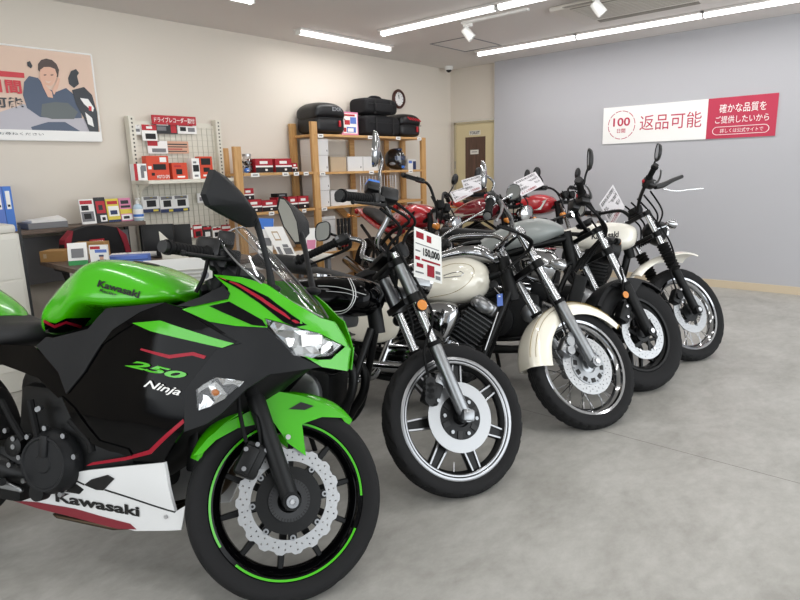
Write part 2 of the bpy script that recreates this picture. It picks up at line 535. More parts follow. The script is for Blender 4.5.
wr('返品可能', yl - .40, zb + .12, .61, .155, 1, .002)
cyr, czr = yl - .205, (zb + zt) / 2
for k in range(12):
    a0 = 2 * PI * k / 12 + .05; a1 = a0 + 2 * PI / 12 - .1
    pts = [V((xf, cyr + .145 * math.cos(a0 + (a1 - a0) * j / 5), czr + .145 * math.sin(a0 + (a1 - a0) * j / 5))) for j in range(6)]
    sg.tube(pts, .0035, 4, 1)
wr('100', cyr + .092, czr - .012, .184, .088, 1, .02)
wr('日間', cyr + .045, czr - .082, .09, .044, 1)
wr('確かな品質を', ym - .105, zt - .145, .40, .085, 2, .004)
wr('ご提供したいから', ym - .075, zt - .242, .46, .07, 2, .004)
wr('詳しくは公式サイトで', ym - .125, zb + .052, .37, .04, 2, .0)
pill = []
for k in range(24):
    a = 2 * PI * k / 24; pill.append(V((xf, ym - .30 + math.copysign(.2, math.cos(a)) * -1 + -.042 * math.cos(a) , zb + .072 + .037 * math.sin(a))))
sg.tube(pill, .0028, 4, 2, closed=True)
tag(sg.build('wall_sign', ['paper', 'signred', 'paper'], smooth=0), 'long white and red sign with Japanese lettering on the grey wall', 'sign')

# ------------------------------------------------------------------ poster on the beige wall
mat('posterpeach', '#dcc0ad', .22); mat('posterskin', '#dcb09a', .25); mat('posterhair', '#4a3a36', .3); mat('posterblue', '#47546a', .3)
mat('posterred', '#c8323c', .3); mat('postergrey', '#b4b1b8', .3); mat('posterdark', '#2f3238', .3); mat('posterolive', '#5d6464', .3)
po = MB(); yp = YW - .026
PA = at(0, 46, 1, yp); xr = at(91.5, 60, 1, yp).x; zt_, zb_ = 2.172, 1.535; xl = .95
po.bb((xl, yp, zb_), (xr, YW - .003, zt_), 0)
po.bb((xl, yp - .0058, zb_), (xr, yp + .001, zb_ + .07), 6)


def pp(lst, mi, k=1):
    po.prism([at(x, y, 1, yp - .0012 * k) for x, y in lst], (0, -.0008, 0), mi)


pp([(0, 112), (24, 104), (30, 108), (52, 112), (80, 118), (97, 121), (99.5, 137), (0, 133)], 5)
pp([(31, 127), (48, 122), (65, 122), (80, 131), (70, 135), (34, 134)], 9, 2)
pp([(24, 82), (29, 76), (38, 78), (46, 88), (56, 92), (66, 88), (78, 98), (82, 118), (60, 119), (40, 117), (27, 108), (23, 95)], 4, 2)
pp([(42, 104), (55, 102), (68, 103), (78, 112), (74, 119), (52, 119), (41, 116)], 8, 3)
pp([(38, 64), (41, 60), (46, 58.5), (52, 60), (56.5, 64), (59, 70), (58, 77), (55, 77), (40, 72), (38, 70)], 3, 3)
pp([(40, 70), (44, 67), (50, 67), (55, 69), (57, 75), (55, 82), (51, 86), (46, 85), (42, 80), (40, 76)], 2, 4)
pp([(39, 76), (42, 77), (46, 86), (52, 92), (53, 98), (48, 97), (43, 87)], 2, 5)
pp([(58, 77), (60, 79), (58, 88), (54, 95), (52, 90), (56, 84)], 2, 5)
pp([(45, 80.3), (48, 81.5), (51.5, 81), (49, 83.2), (46.5, 82.6)], 0, 6)
for ex in (45, 52): pp([(ex - 1.4, 74.6), (ex + 1.4, 74.4), (ex + 1.2, 75.4), (ex - 1.2, 75.6)], 3, 6)
pp([(68, 78), (71, 71), (76, 69), (79, 73), (77, 76), (79, 84), (74, 88), (69, 84)], 7, 3)
pp([(27, 62), (30, 61), (32.5, 66), (31, 68.5), (27.5, 66)], 7, 3)
pp([(72, 90), (84, 87), (92, 95), (97, 112), (99, 134), (90, 133), (84, 118), (76, 104)], 7, 4)
pp([(80, 98), (88, 99), (94, 108), (93, 112), (84, 104)], 6, 5); pp([(85, 112), (92, 118), (94, 127), (88, 124)], 6, 5)
pp([(88.5, 106), (91.5, 106.5), (91.6, 111), (89, 110.5)], 1, 6)
pp([(-40, 67), (24, 73), (24.5, 78), (-40, 74)], 1, 3)


def ptext(t, x0, y0, x1, y1, yt, mi, bold=.02):
    o = at(x0, y0, 1, yp - .0075); e = at(x1, y1, 1, yp - .0075); q = at(x0, yt, 1, yp - .0075)
    write(po, t, o, e - o, V((0, 0, q.z - o.z)), mi, bold)


ptext('100日間', -40, 90, 22.5, 94, 76, 1, .03)
ptext('返品可能', -42, 106, 24, 108.5, 94.5, 7, .03)
ptext('スタッフまでお尋ねください', -45, 133.6, 44, 135.6, 130.8, 7, 0)
pe = MB()
for a_, b_ in (((xl, zt_), (xr, zt_)), ((xr, zt_), (xr, zb_)), ((xr, zb_), (xl, zb_))): po.tube([(a_[0], yp, a_[1]), (b_[0], yp, b_[1])], .007, 6, 6)
tag(po.build('poster', ['posterpeach', 'posterred', 'posterskin', 'posterhair', 'posterblue', 'postergrey', 'paper', 'posterdark', 'posterolive', 'posterblue'], smooth=0), 'large poster of a smiling woman leaning on a motorcycle on the beige wall', 'poster')

# clock
mat('clockwood', '#4a2a22', .35)
ck = empty('wall_clock', 'round brown wall clock above the black bags', 'clock', (5.697, YW, 2.084))
b = MB(); b.lathe([(0, .075), (.0, .105), (.02, .112), (.035, .1), (.035, .085), (.02, .078)], (0, 0, 0), (0, -1, 0), 36); b.build('rim', 'clockwood', ck)
b = MB(); b.lathe([(0.0, 0), (0, .08), (.018, .08), (.018, 0)], (0, 0, 0), (0, -1, 0), 32, 0)
for k in range(12):
    a = k * PI / 6; b.box((math.sin(a) * .068, -.019, math.cos(a) * .068), (.006, .002, .012), rotm('Y', a), 1)
b.build('dial', ['paper', 'black'], ck)
for a, l_, w in ((-.25, .045, .006), (-.05, .062, .004)):
    b = MB(); b.box((math.sin(a) * l_ / 2, -.022, math.cos(a) * l_ / 2), (w, .002, l_), rotm('Y', a)); b.build('hand', 'black', ck, smooth=0)
# ------------------------------------------------------------------ racks along the beige wall
def shelf_rack(label, x0, x1, yf, yb, posts_z, shelves, tags, extra=None, short=False):
    r = empty('wooden_rack', label, 'rack', ((x0 + x1) / 2, (yf + yb) / 2, 0), 'raw pine shelving against the beige wall')
    o = V(((x0 + x1) / 2, (yf + yb) / 2, 0))
    for x, y in [(a, b) for a in (x0, x1) for b in (yf + .02, yb - .02)]:
        if not (x == x1 and short):
            b = MB(); xx = .055 if short and y > yf + .1 else 0; pz = posts_z if x == x0 else min(posts_z, shelves[0] - .001); b.box(V((x + xx * 1.5, y, pz / 2)) - o, (.075, .035, pz)); b.build('post', 'postwood', r, smooth=0, bevel=.003)
    for z in shelves:
        b = MB(); b.bb(V((x0 + (.042 if short else 0), yf, z - .024)) - o, V((x1, yb, z)) - o); s = b.build('shelf_board', 'shelfwood', r, smooth=0, bevel=.002)
        for (tz, tx, tw) in tags:
            if abs(tz - z) < .01:
                t = MB(); t.box(V((tx, yf - .004, z - .018)) - o, (tw, .004, .034), None, 0); t.box(V((tx, yf - .0065, z - .018)) - o, (tw * .6, .001, .01), None, 1)
                t.build('price_label', ['paper', 'midgrey'], s, smooth=0)
    if extra:
        for a, b_ in extra:
            b = MB(); d = V(b_) - V(a); m_ = M.Rotation(-math.atan2(d.z, d.x), 3, 'Y'); b.box((V(a) + V(b_)) / 2 - o, (d.length, .02, .07), m_); b.build('brace', 'shelfwood', r, smooth=0, bevel=.002)
    return r


YF, YB = 4.62, 4.975
tall = shelf_rack('tall pine rack holding white boxes, under the black top cases', 4.03, 5.71, YF, YB, 1.735, (1.62, 1.255, .91, .45, .12),
                  [(1.62, 4.10, .07), (1.62, 4.80, .07), (1.62, 5.25, .07), (1.62, 5.62, .07), (1.255, 4.10, .07), (1.255, 4.80, .07), (1.255, 5.45, .07), (.91, 4.10, .07), (.91, 4.85, .07)],
                  [((4.15, YB - .03, 1.24), (4.75, YB - .03, .74)), ((4.83, YB - .03, .1), (4.84, YB - .03, 1.6)), ((5.40, YB - .03, .1), (5.41, YB - .03, 1.6))])
low = shelf_rack('lower pine rack with red and black cartons beside the pegboard stand', 3.14, 3.985, YF, YB, 1.49, (1.262, .91, .5, .12),
                 [(1.262, 3.30, .09), (1.262, 3.64, .07), (1.262, 3.77, .06), (1.262, 3.89, .06), (.91, 3.45, .06), (.91, 3.60, .06), (.91, 3.84, .05)], None, True)

mat('cartonred', '#a81d2b', .4); mat('cartonblack', '#191314', .4); mat('cardboard', '#a8814f', .75); mat('boxwhite', '#dcdbd9', .6)
mat('orange', '#cf4527', .45); mat('blue', '#3d74c8', .4); mat('blue2', '#5a78c4', .45); mat('yellow', '#dcc94a', .45); mat('pink', '#d987a8', .5)
mat('tan', '#b9a488', .7); mat('peach', '#d3a78e', .6); mat('green', '#2d8a4a', .5); mat('skin', '#cfa48b', .5); mat('navy', '#25345c', .5); mat('chairred', '#8e2030', .7)


def carton(name, label, cat, group, x0, x1, yf, dep, z0, z1, mats, decor=(), rz=0, bev=.0015, texts=(), lean=0):
    # a box standing on z0; decor rectangles (u0, v0, u1, v1, material) and texts lie on its front face
    w, h = x1 - x0, z1 - z0
    mb = MB(); mb.bb((-w / 2, 0, 0), (w / 2, dep, h), 0)
    for i, q in enumerate(decor):
        u0, v0, u1, v1, mi = q[:5]; e = .0008 + .0004 * i
        mb.bb((-w / 2 + u0 * w, -e, v0 * h), (-w / 2 + u1 * w, 0, v1 * h), mi)
        if len(q) > 5:   # carry the band round the right-hand side too
            mb.bb((w / 2, -e, v0 * h), (w / 2 + e, dep, v1 * h), mi)
    for (t, u0, v0, u1, v1, mi) in texts:
        write(mb, t, (-w / 2 + u0 * w, -.004, v0 * h), ((u1 - u0) * w, 0, 0), (0, 0, (v1 - v0) * h), mi, .01)
    o = mb.build(name, mats, None, smooth=0)
    o.location = ((x0 + x1) / 2, yf, z0); o.rotation_euler = (lean, 0, rz)
    return tag(o, label, cat, group)


def xr_(px0, px1, py, Y): return at(px0, py, 1, Y).x, at(px1, py, 1, Y).x


BAT = ['cartonred', 'paper', 'cartonblack']
bat = [(0, 0, 1, .40, 2, 1), (0, .38, 1, .5, 1, 1), (.25, .62, .7, .82, 1), (.55, .12, .68, .26, 1)]
S1, S2 = 1.2632, .9112


def battery(px0, px1, z0, h, label, yf=4.66, py=171):
    a, b = xr_(px0, px1, py, yf)
    return carton('battery_carton', label, 'carton', 'red and black cartons on the lower rack', a, b, yf, .12, z0, z0 + h, BAT, bat)


battery(256, 273, S1, .125, 'red and black carton right of the glass jar, on the upper shelf', py=171)
battery(276, 292, S1, .125, 'larger red and black carton at the middle of the upper shelf', py=171)
battery(292.6, 297.5, S1, .085, 'smallest red and black carton, narrow, at the upper shelf end', py=171)
battery(247, 262, S2, .115, 'red and black carton at the left of the lower shelf row', py=208)
bb_ = battery(243, 254, S2 + .117, .1, 'red and black carton perched on top of the lower row, leftmost', yf=4.665, py=197)
battery(262.5, 277, S2, .10, 'red and black carton second from left on the lower shelf', py=208)
battery(278, 286, S2, .12, 'red and black carton behind the far mirror on the lower shelf', py=208)
battery(288.5, 298, S2, .12, 'red and black carton just right of the far mirror', py=208)
battery(298.6, 309, S2, .12, 'red and black carton touching the tall rack post on the lower shelf', py=208)
a, b = xr_(276, 287, 198, 4.68)
carton('small_carton', 'flat black box lying on the cartons of the lower shelf', 'carton', None, a + .01, b - .005, 4.67, .1, S2 + .1225, S2 + .155, ['black', 'midgrey'], [(.2, .3, .8, .7, 1)])

# glass jar of little parts
gj = glass_mat('jarglass', (1, 1, 1), .08)
xj = (xr_(244, 254, 171, 4.70)); jx = sum(xj) / 2
j = empty('glass_jar', 'clear glass jar of small silver parts at the left end of the upper shelf', 'jar', (jx, 4.72, S1))
b = MB(); b.lathe([(0, 0), (0, .048), (.004, .05), (.115, .05), (.13, .036), (.145, .036), (.145, .033), (.128, .033), (.112, .047), (.006, .047), (.006, 0)], (0, 0, 0), (0, 0, 1), 24); b.build('jar_body', 'jarglass', j)
b = MB()
for k in range(70):
    a = random.random() * 6.28; q = .041 * math.sqrt(random.random()); b.box((q * math.cos(a), q * math.sin(a), .012 + .09 * random.random()), (.012, .012, .008), M.Rotation(random.random() * 3, 3, 'X') @ M.Rotation(random.random() * 3, 3, 'Z'), k % 2)
o = b.build('small_parts', ['steel', 'darkgrey'], j, smooth=0); o['kind'] = 'stuff'
b = MB(); b.lathe([(.146, 0), (.146, .04), (.166, .04), (.168, .037), (.168, 0)], (0, 0, 0), (0, 0, 1), 24); b.build('lid', 'steel', j)
bl = MB(); bl.ell((0, 0, 0), (.028, .02, .022), None, 14, 0); bl.box((0, -.019, .0), (.02, .004, .008), None, 1)
a = at(227, 174, 1, 4.83)
mb = bl.build('blue_pouch', ['blue', 'paper']); mb.location = (3.245, 4.66, S1 + .0225); tag(mb, 'small blue pouch beside the pine post above the white shelf', 'pouch')

# white storage boxes on the tall rack
WB = ['boxwhite', 'black', 'midgrey']
wd = [(0, .97, 1, .985, 2), (.84, .2, .89, .32, 1)]


def wbox(px0, px1, z0, h, label, py, mats=WB, decor=wd, dep=.26, yf=4.65):
    a, b = xr_(px0, px1, py, yf)
    return carton('storage_box', label, 'box', 'storage boxes on the tall rack', max(a, 4.08), b, yf, dep, z0, z0 + h, mats, decor)


T1, T2, T3 = 1.2562, .9112, .4512
wbox(312, 328.5, T1, .165, 'white storage box, lower of the pair on the upper level', 170)
wbox(312, 328.5, T1 + .166, .155, 'white storage box, upper of the pair next to the top case', 154)
wbox(331, 346.5, T1, .15, 'open tan storage box between white boxes on the middle board', 170, ['tan', 'black', 'midgrey'], [(0, .96, 1, .985, 2)])
wbox(348, 363, T1, .15, 'white storage box right of the tan box', 170)
wbox(363.5, 378, T1, .15, 'white storage box behind the chrome mirror on the middle board', 170, decor=[(0, .97, 1, .985, 2)])
wbox(314, 330, T2, .165, 'white storage box, lower of the pair on the third board', 205)
wbox(314, 330, T2 + .166, .155, 'white storage box, upper of the pair on the third board', 190)
rb = wbox(331.5, 358, T2, .155, 'wide white storage box with a round black opening', 205, decor=[(0, .97, 1, .985, 2)])
wbox(318, 336, T3 + .0, .36, 'tall white storage box on the low board behind the handlebar', 236, decor=[(0, .9, 1, .91, 2)])
# round opening of the wide box
m_ = rb.data; b = MB(); w = .0
bm = bmesh.new(); bm.from_mesh(m_); r_ = bmesh.ops.create_cone(bm, cap_ends=True, segments=24, radius1=.045, radius2=.045, depth=.004, matrix=M.Translation((-.1, -.003, .08)) @ M.Rotation(PI / 2, 4, 'X'))
for f in {f for v in r_['verts'] for f in v.link_faces}: f.material_index = 1
bm.to_mesh(m_); bm.free()

# helmet on the tall rack
mat('helmetblack', '#17181b', .18, coat=1); mat('visor', '#2a3550', .08, coat=1); mat('helmetgrey', '#8d9096', .3)
hx = sum(xr_(388, 405, 169, 4.72)) / 2
he = empty('helmet', 'black and grey full-face helmet on the tall rack', 'helmet', (hx, 4.74, T1 + .004)); he.scale = (.82, .82, .88)
b = MB(); b.loft([(-.14, .10, .16, .02), (-.125, .05, .215, .075, 2.2), (-.06, .015, .262, .115, 2.2), (.03, .0, .268, .12, 2.2), (.10, .0, .235, .105, 2.2), (.14, .03, .17, .06, 2.2), (.15, .06, .12, .02)], 4, 24)
o = b.build('shell', 'helmetblack', he); o.rotation_euler = (0, 0, -PI / 2 + .25)
b = MB(); b.lathe([(.05 * k / 4 + .12, .137) for k in range(5)], (.0, -.02, 0), (0, 0, 1), 16, arc=(PI - .95, PI + .95), ref=(0, 1, 0))
b2 = MB()
for k in range(9):
    pass
o = b.build('visor', 'visor', he)
for s in (-1, 1):
    b = MB(); b.ell((s * .105, -.045, .075), (.03, .045, .022), rotm('Z', s * -.5)); b.build('side_panel', 'helmetgrey', he)
b = MB(); b.rbox((0, -.05, .255), (.08, .11, .03), .01); b.build('air_vent', 'visor', he)
for s in (-1, 1): b = MB(); b.prism([(s * .02, -.128, .20), (s * .045, -.118, .21), (s * .05, -.128, .12), (s * .03, -.137, .11)], (0, .012, 0)); b.build('decal', 'paper', he, smooth=0)
b = MB(); b.rbox((0, -.145, .03), (.05, .02, .03), .006); b.build('chin_vent', 'blue', he)
a, b = xr_(408, 416, 168, 4.68)
carton('small_carton', 'small pale blue carton at the right end of the tall rack', 'carton', None, a, b, 4.68, .1, T1, T1 + .12, ['boxwhite', 'navy', 'blue2'], [(.62, .0, 1, .8, 1), (.1, .6, .5, .85, 2)])

# wire basket hanging grid behind the handlebar
gx0, gx1 = xr_(361, 396, 195, 4.8); g = MB(); gz0, gz1 = 1.06, 1.20
for k in range(13): x = gx0 + (gx1 - gx0) * k / 12; g.cyl((x, 4.8, gz0), (x, 4.8, gz1), .003, n=6)
for k in range(8): z = gz0 + (gz1 - gz0) * k / 7; g.cyl((gx0, 4.803, z), (gx1, 4.803, z), .003, n=6)
for x in (gx0, gx1): g.box((x, 4.8, .916), (.012, .12, .004)); g.cyl((x, 4.8, .914), (x, 4.8, gz1), .004, n=6)
tag(g.build('wire_grid', 'steel'), 'grey wire grid panel standing on the third board of the tall rack', 'grid panel')

# spray cans and roll on the low board
for k, (px, mred) in enumerate(((339, 0), (342.5, 1), (346, 1), (349.5, 0))):
    x = at(px, 237, 1, 4.66).x; z0 = T3
    lb = ['black spray can nearest the tall white storage box', 'red-banded spray can second from the tall white box', 'red-banded spray can third from the tall white box', 'black spray can at the right end of the can row'][k]
    c = empty('spray_can', lb, 'spray can', (x, 4.66, z0), 'spray cans on the low board')
    b = MB(); b.lathe([(0, 0), (0, .016), (.003, .017), (.24, .017), (.262, .011)], (0, 0, 0), (0, 0, 1), 16, 0)
    b.lathe([(.03, .0174), (.15, .0174)], (0, 0, 0), (0, 0, 1), 16, 1); b.lathe([(.07, .0177), (.1, .0177)], (0, 0, 0), (0, 0, 1), 16, 2)
    b.build('can', ['black', 'cartonred' if mred else 'midgrey', 'paper'], c)
    b = MB(); b.lathe([(.258, .0), (.258, .0165), (.32, .0165), (.325, .013), (.325, 0)], (0, 0, 0), (0, 0, 1), 16); b.build('cap', 'black', c)

# top cases, bags and pink box on top of the tall rack
mat('casematte', '#141517', .35, bump=.25, bscale=400); mat('bagcloth', '#131316', .8, bump=.5, bscale=300); mat('casesilver', '#8d8f93', .35)
TT = 1.6245


def topcase(x0, x1, h, label, dred, yc=4.80):
    w = x1 - x0; c = empty('top_case', label, 'top case', ((x0 + x1) / 2, yc, TT), 'hard black top cases on the rack')
    s = MB(); s.loft([(-w / 2, .06, .1, .06, 3), (-w / 2 + .012, .012, h * .58, .14, 4), (-w / 4, .0, h * .60, .16, 4.5), (w / 4, 0, h * .60, .16, 4.5), (w / 2 - .012, .012, h * .58, .14, 4), (w / 2, .06, .1, .06, 3)], 4, 32)
    s.build('case_base', 'casematte', c)
    s = MB(); s.loft([(-w / 2 - .004, h * .5, h * .62, .08, 3), (-w / 2 + .01, h * .48, h * .84, .15, 3.4), (-w * .3, h * .46, h * 1.0, .165, 3), (0, h * .46, h * 1.04, .17, 3), (w * .3, h * .46, h * 1.0, .165, 3), (w / 2 - .01, h * .48, h * .82, .15, 3.4), (w / 2 + .004, h * .5, h * .62, .08, 3)], 4, 32)
    if dred:
        for k in range(5): s.box((-.05 + .045 * k, -.17, h * (.80 - .012 * k)), (.06, .006, .012), rotm('Y', .5), 1)
    else:
        write(s, 'EXR', (-.0, -.178, h * .74), (.13, 0, 0), (0, 0, .035), 2, .02)
    s.build('case_lid', ['casematte', 'red', 'casesilver'], c)
    s = MB(); s.rbox((w * .26, -.168, h * .34), (.03, .014, .06), .005); s.build('latch', 'red', c)
    s = MB(); s.box((0, -.170, h * .5), (w * .9, .006, .008)); s.build('seal_strip', 'black', c, smooth=0)
    return c


topcase(4.08, 4.475, .30, 'hard black top case at the left end of the rack top', False)
topcase(5.34, 5.69, .25, 'hard black top case with red graphic at the right end', True)
a, b = xr_(342, 358.5, 135, 4.72)
carton('pink_box', 'pink and white printed box between the top case and black bags', 'box', None, a, b, 4.72, .09, TT, TT + .235, ['pink', 'paper', 'red', 'blue2'], [(.1, .08, .94, .93, 1), (.18, .45, .5, .65, 2), (.52, .5, .88, .78, 3), (.3, .12, .85, .36, 3), (.35, .15, .7, .3, 1), (.15, .82, .8, .9, 2), (.12, .14, .26, .32, 2)])


def softbag(x0, x1, z0, h, dep, label, hand):
    w = x1 - x0; c = empty('seat_bag', label, 'bag', ((x0 + x1) / 2, 4.79, z0), 'soft black bags stacked on the rack top')
    s = MB(); s.loft([(-w / 2, h * .2, h * .7, dep * .6, 4), (-w / 2 + .015, .01, h * .93, dep * .92, 4.5), (-w * .2, .0, h, dep, 5), (w * .2, .0, h * .985, dep, 5), (w / 2 - .015, .01, h * .92, dep * .92, 4.5), (w / 2, h * .2, h * .7, dep * .6, 4)], 5, 32)
    s.build('bag_body', 'bagcloth', c)
    s = MB(); s.box((0, -dep - .001, h * .62), (w * .9, .006, .008)); s.build('zip', 'black', c, smooth=0)
    for x in (-w * .25, w * .25):
        s = MB(); s.box((x, -dep - .003, h * .45), (.03, .006, h * .8)); s.build('strap', 'black', c, smooth=0)
    if hand:
        s = MB(); s.tube([(-.1, -.02, h * .96), (-.07, -.03, h + .012), (0, -.03, h + .02), (.07, -.03, h + .012), (.1, -.02, h * .96)], .012, 8, 0, 6); s.build('handle', 'bagcloth', c)
        s = MB(); s.rbox((0, -dep - .012, h * .38), (w * .55, .03, h * .5), .012); s.build('front_pocket', 'bagcloth', c)


softbag(4.79, 5.33, TT, .222, .15, 'large black soft bag, lower of the stacked pair', False)
softbag(4.80, 5.30, TT + .225, .175, .14, 'smaller black soft bag on top of the larger one', True)

# ------------------------------------------------------------------ pegboard stand
gd = empty('pegboard_stand', 'white pegboard display stand with a shelf, next to the poster', 'display stand', (2.72, 4.93, 0))
o0 = V((2.72, 4.93, 0))


def G(x, y, z): return V((x, y, z)) - o0


mat('pegboard', '#c3bfb2', .5); mat('slot', '#55534c', .6)
for x in (2.365, 3.15):
    b = MB(); b.bb(G(x - .025, 4.90, 0), G(x + .025, 4.97, 1.73), 0)
    for k in range(52):
        z = .12 + k * .031
        b.bb(G(x - .006, 4.898, z), G(x + .006, 4.901, z + .014), 1)
    b.build('upright', ['gondola', 'slot'], gd, smooth=0)
b = MB(); b.bb(G(2.385, 4.945, .25), G(3.13, 4.955, 1.68), 0)
for k in range(15): x = 2.40 + k * .05; b.bb(G(x, 4.938, .3), G(x + .003, 4.942, 1.66), 1)
for k in range(28): z = .3 + k * .05; b.bb(G(2.39, 4.940, z), G(3.12, 4.943, z + .003), 1)
b.build('back_panel', ['gondola', 'pegboard'], gd, smooth=0)
b = MB(); b.bb(G(2.35, 4.94, 1.66), G(3.10, 4.965, 1.70))
for s, x in ((1, 2.35), (-1, 3.10)):
    arc = [V((x, 4.944, 1.66))] + [V((x + s * .12 * (1 - math.cos(k * PI / 12)), 4.944, 1.54 + .12 * math.sin(k * PI / 12))) for k in range(7)]
    b.prism([p - o0 for p in arc], (0, .018, 0))
b.build('top_rail', 'gondola', gd, smooth=0)
ZS = 1.225
b = MB(); b.bb(G(2.33, 4.66, ZS - .03), G(3.18, 4.95, ZS)); s_ = b.build('shelf', 'gondola', gd, smooth=0, bevel=.004)
for x in (2.36, 3.10):
    b = MB(); b.prism([G(x, 4.68, ZS - .03), G(x, 4.94, ZS - .03), G(x, 4.94, ZS - .22), G(x, 4.915, ZS - .2), G(x, 4.86, ZS - .09), G(x, 4.80, ZS - .055)], (.012, 0, 0)); b.build('bracket', 'gondola', gd, smooth=0)
b = MB(); b.bb(G(2.35, 4.66, 0), G(3.09, 4.94, .12)); b.build('plinth', 'gondola', gd, smooth=0)

RP = ['orange', 'black', 'paper', 'red', 'midgrey']


def shelfbox(px0, px1, h, label, mats, decor, texts=(), dep=.07, yf=4.74):
    a, b = xr_(px0, px1, 177, yf)
    carton('accessory_box', label, 'box', 'accessory boxes on the pegboard shelf', a, b, yf, dep, ZS + .0012, ZS + h, mats, decor, texts=texts)


shelfbox(135, 147.5, .13, 'pale box with red edge, leftmost on the pegboard shelf', ['paper', 'red', 'midgrey'], [(0, 0, .25, 1, 1), (.5, .15, .75, .8, 2), (.55, .55, .95, .9, 2)])
shelfbox(148, 170, .19, 'large orange box with a black camera pictured on it', RP, [(.28, .42, .86, .66, 1), (.6, .74, .9, .94, 2), (.05, .45, .2, .58, 2), (.18, .18, .32, .3, 1)], [('MOTO GPS', .4, .06, .98, .2, 2)])
shelfbox(173, 188, .135, 'small orange-red box right of the large orange box', RP, [(.25, .3, .65, .62, 1), (.3, .1, .8, .2, 2), (.15, .75, .6, .84, 3)])
shelfbox(193, 200.5, .17, 'narrow white box with a dark square, on the pegboard shelf', ['paper', 'black', 'midgrey'], [(.12, .35, .9, .68, 1), (.25, .1, .75, .2, 2), (.2, .75, .6, .85, 2)])
shelfbox(201, 213.5, .185, 'orange-red box with black pattern, rightmost on the pegboard shelf', ['orange', 'black', 'paper'], [(.1, .62, .85, .92, 1), (.25, .3, .75, .5, 1), (.2, .1, .8, .18, 2)])


def card(px0, py0, px1, py1, label, mats, decor, name='product_card', cat='card', group='cards and packs hung on the pegboard', yf=4.915, dep=.012, texts=(), hook=True):
    a = at(px0, py1, 1, yf); b = at(px1, py0, 1, yf)
    mb = MB(); w, h = b.x - a.x, b.z - a.z
    mb.bb((-w / 2, 0, 0), (w / 2, dep, h), 0)
    for i, (u0, v0, u1, v1, mi) in enumerate(decor): mb.bb((-w / 2 + u0 * w, -.0008 - .0004 * i, v0 * h), (-w / 2 + u1 * w, 0, v1 * h), mi)
    for (t, u0, v0, u1, v1, mi) in texts: write(mb, t, (-w / 2 + u0 * w, -.004, v0 * h), ((u1 - u0) * w, 0, 0), (0, 0, (v1 - v0) * h), mi, .01)
    if hook: mb.cyl((0, 4.938 - yf, h * .94), (0, -.03, h * .94), .003, n=6, mi=len(mats) - 1)
    o = mb.build(name, mats, None, smooth=0); o.location = ((a.x + b.x) / 2, yf, a.z)
    return tag(o, label, cat, group)


K = ['paper', 'red', 'black', 'midgrey', 'steel']
card(152.5, 117, 195.5, 124, 'red header strip with white lettering at the top of the pegboard', ['red', 'paper'], [], name='header_sign', cat='sign', group=None, yf=4.90, texts=[('ドライブレコーダー取付', .04, .2, .96, .8, 1)], hook=False)
card(155, 124, 177, 133.5, 'dark card under the red header strip, left half', ['darkgrey', 'red', 'paper', 'midgrey', 'steel'], [(.7, .1, .95, .9, 1), (.1, .3, .5, .7, 3), (.1, .8, .6, .9, 2)])
card(177.5, 124, 196, 133.5, 'white card under the red header strip, right half', K, [(.15, .25, .45, .65, 2), (.55, .2, .9, .6, 3), (.1, .75, .8, .88, 1)])
card(133.5, 125, 142, 134.5, 'small white pack hung at the top left of the pegboard', K, [(.3, .3, .7, .6, 3)])
card(143, 125, 156, 140.5, 'white pack with red top hung left of the dark card', K, [(0, .65, 1, 1, 1), (.2, .1, .9, .45, 2), (.3, .75, .7, .9, 0)], yf=4.89)
card(148.5, 141, 167, 153.5, 'white card with a red block under the white pack', K, [(.0, .6, .5, 1, 1), (.2, .1, .9, .4, 3)])
card(167, 141.5, 188, 153.5, 'peach notice sheet in the middle of the pegboard', ['peach', 'darkgrey', 'red'], [(.06, .7, .94, .8, 1), (.06, .5, .94, .58, 1), (.06, .32, .7, .4, 2), (.06, .14, .9, .22, 1)], name='notice_sheet', cat='notice', hook=False, yf=4.925, dep=.004)
for k, (x0, y0, x1, y1) in enumerate(((143.5, 196, 158.5, 213), (161, 196, 173, 213), (174.5, 195, 188, 212))):
    card(x0, y0, x1, y1, ['boxed camera mount hung below the pegboard shelf, leftmost', 'boxed camera mount hung below the pegboard shelf, middle', 'boxed camera mount hung below the pegboard shelf, rightmost'][k], ['paper', 'navy', 'black', 'midgrey', 'yellow'], [(0, 0, 1, .22, 1), (.25, .35, .8, .75, 2), (.1, .8, .9, .98, 3), (.6, .05, .9, .18, 4)], name='camera_pack', yf=4.87, dep=.05)
card(198, 193, 206, 203, 'empty white tab on a hook below the pegboard shelf', K, [(.2, .2, .8, .6, 3)], yf=4.9)
# long hooks with red and black goods low on the pegboard
for k in range(7):
    px = 166 + k * 9.5
    card(px, 224.5 + (k % 3), px + 7, 238, ['red', 'black', 'white'][k % 3] + ' carded part low on the pegboard, ' + ['first', 'second', 'third', 'fourth', 'fifth', 'sixth', 'seventh'][k] + ' from the left', [['red', 'paper', 'black'], ['darkgrey', 'red', 'paper'], ['paper', 'red', 'black']][k % 3], [(0, .7, 1, .9, 1), (.2, .1, .8, .5, 2)], name='carded_part', group='carded parts low on the pegboard', yf=4.86)

# ------------------------------------------------------------------ counter shelf with books
ct = empty('wall_counter', 'narrow dark wood counter on black metal legs along the beige wall', 'counter', (1.5, 4.82, 0))
b = MB(); b.bb((-.95, -.17, .885), (.765, .165, .915)); b.build('counter_top', 'darkwood', ct, smooth=0, bevel=.003)
for x in (-.9, .74):
    for y in (-.14, .13):
        b = MB(); b.box((x, y, .4425), (.03, .03, .885)); b.build('leg', 'black', ct, smooth=0)
    b = MB(); b.box((x, 0, .06), (.03, .27, .03)); b.build('foot_rail', 'black', ct, smooth=0)
b = MB(); b.bb((-.9, .10, .5), (.74, .125, .84)); b.build('modesty_panel', 'midgrey', ct, smooth=0)
ZCt = .915


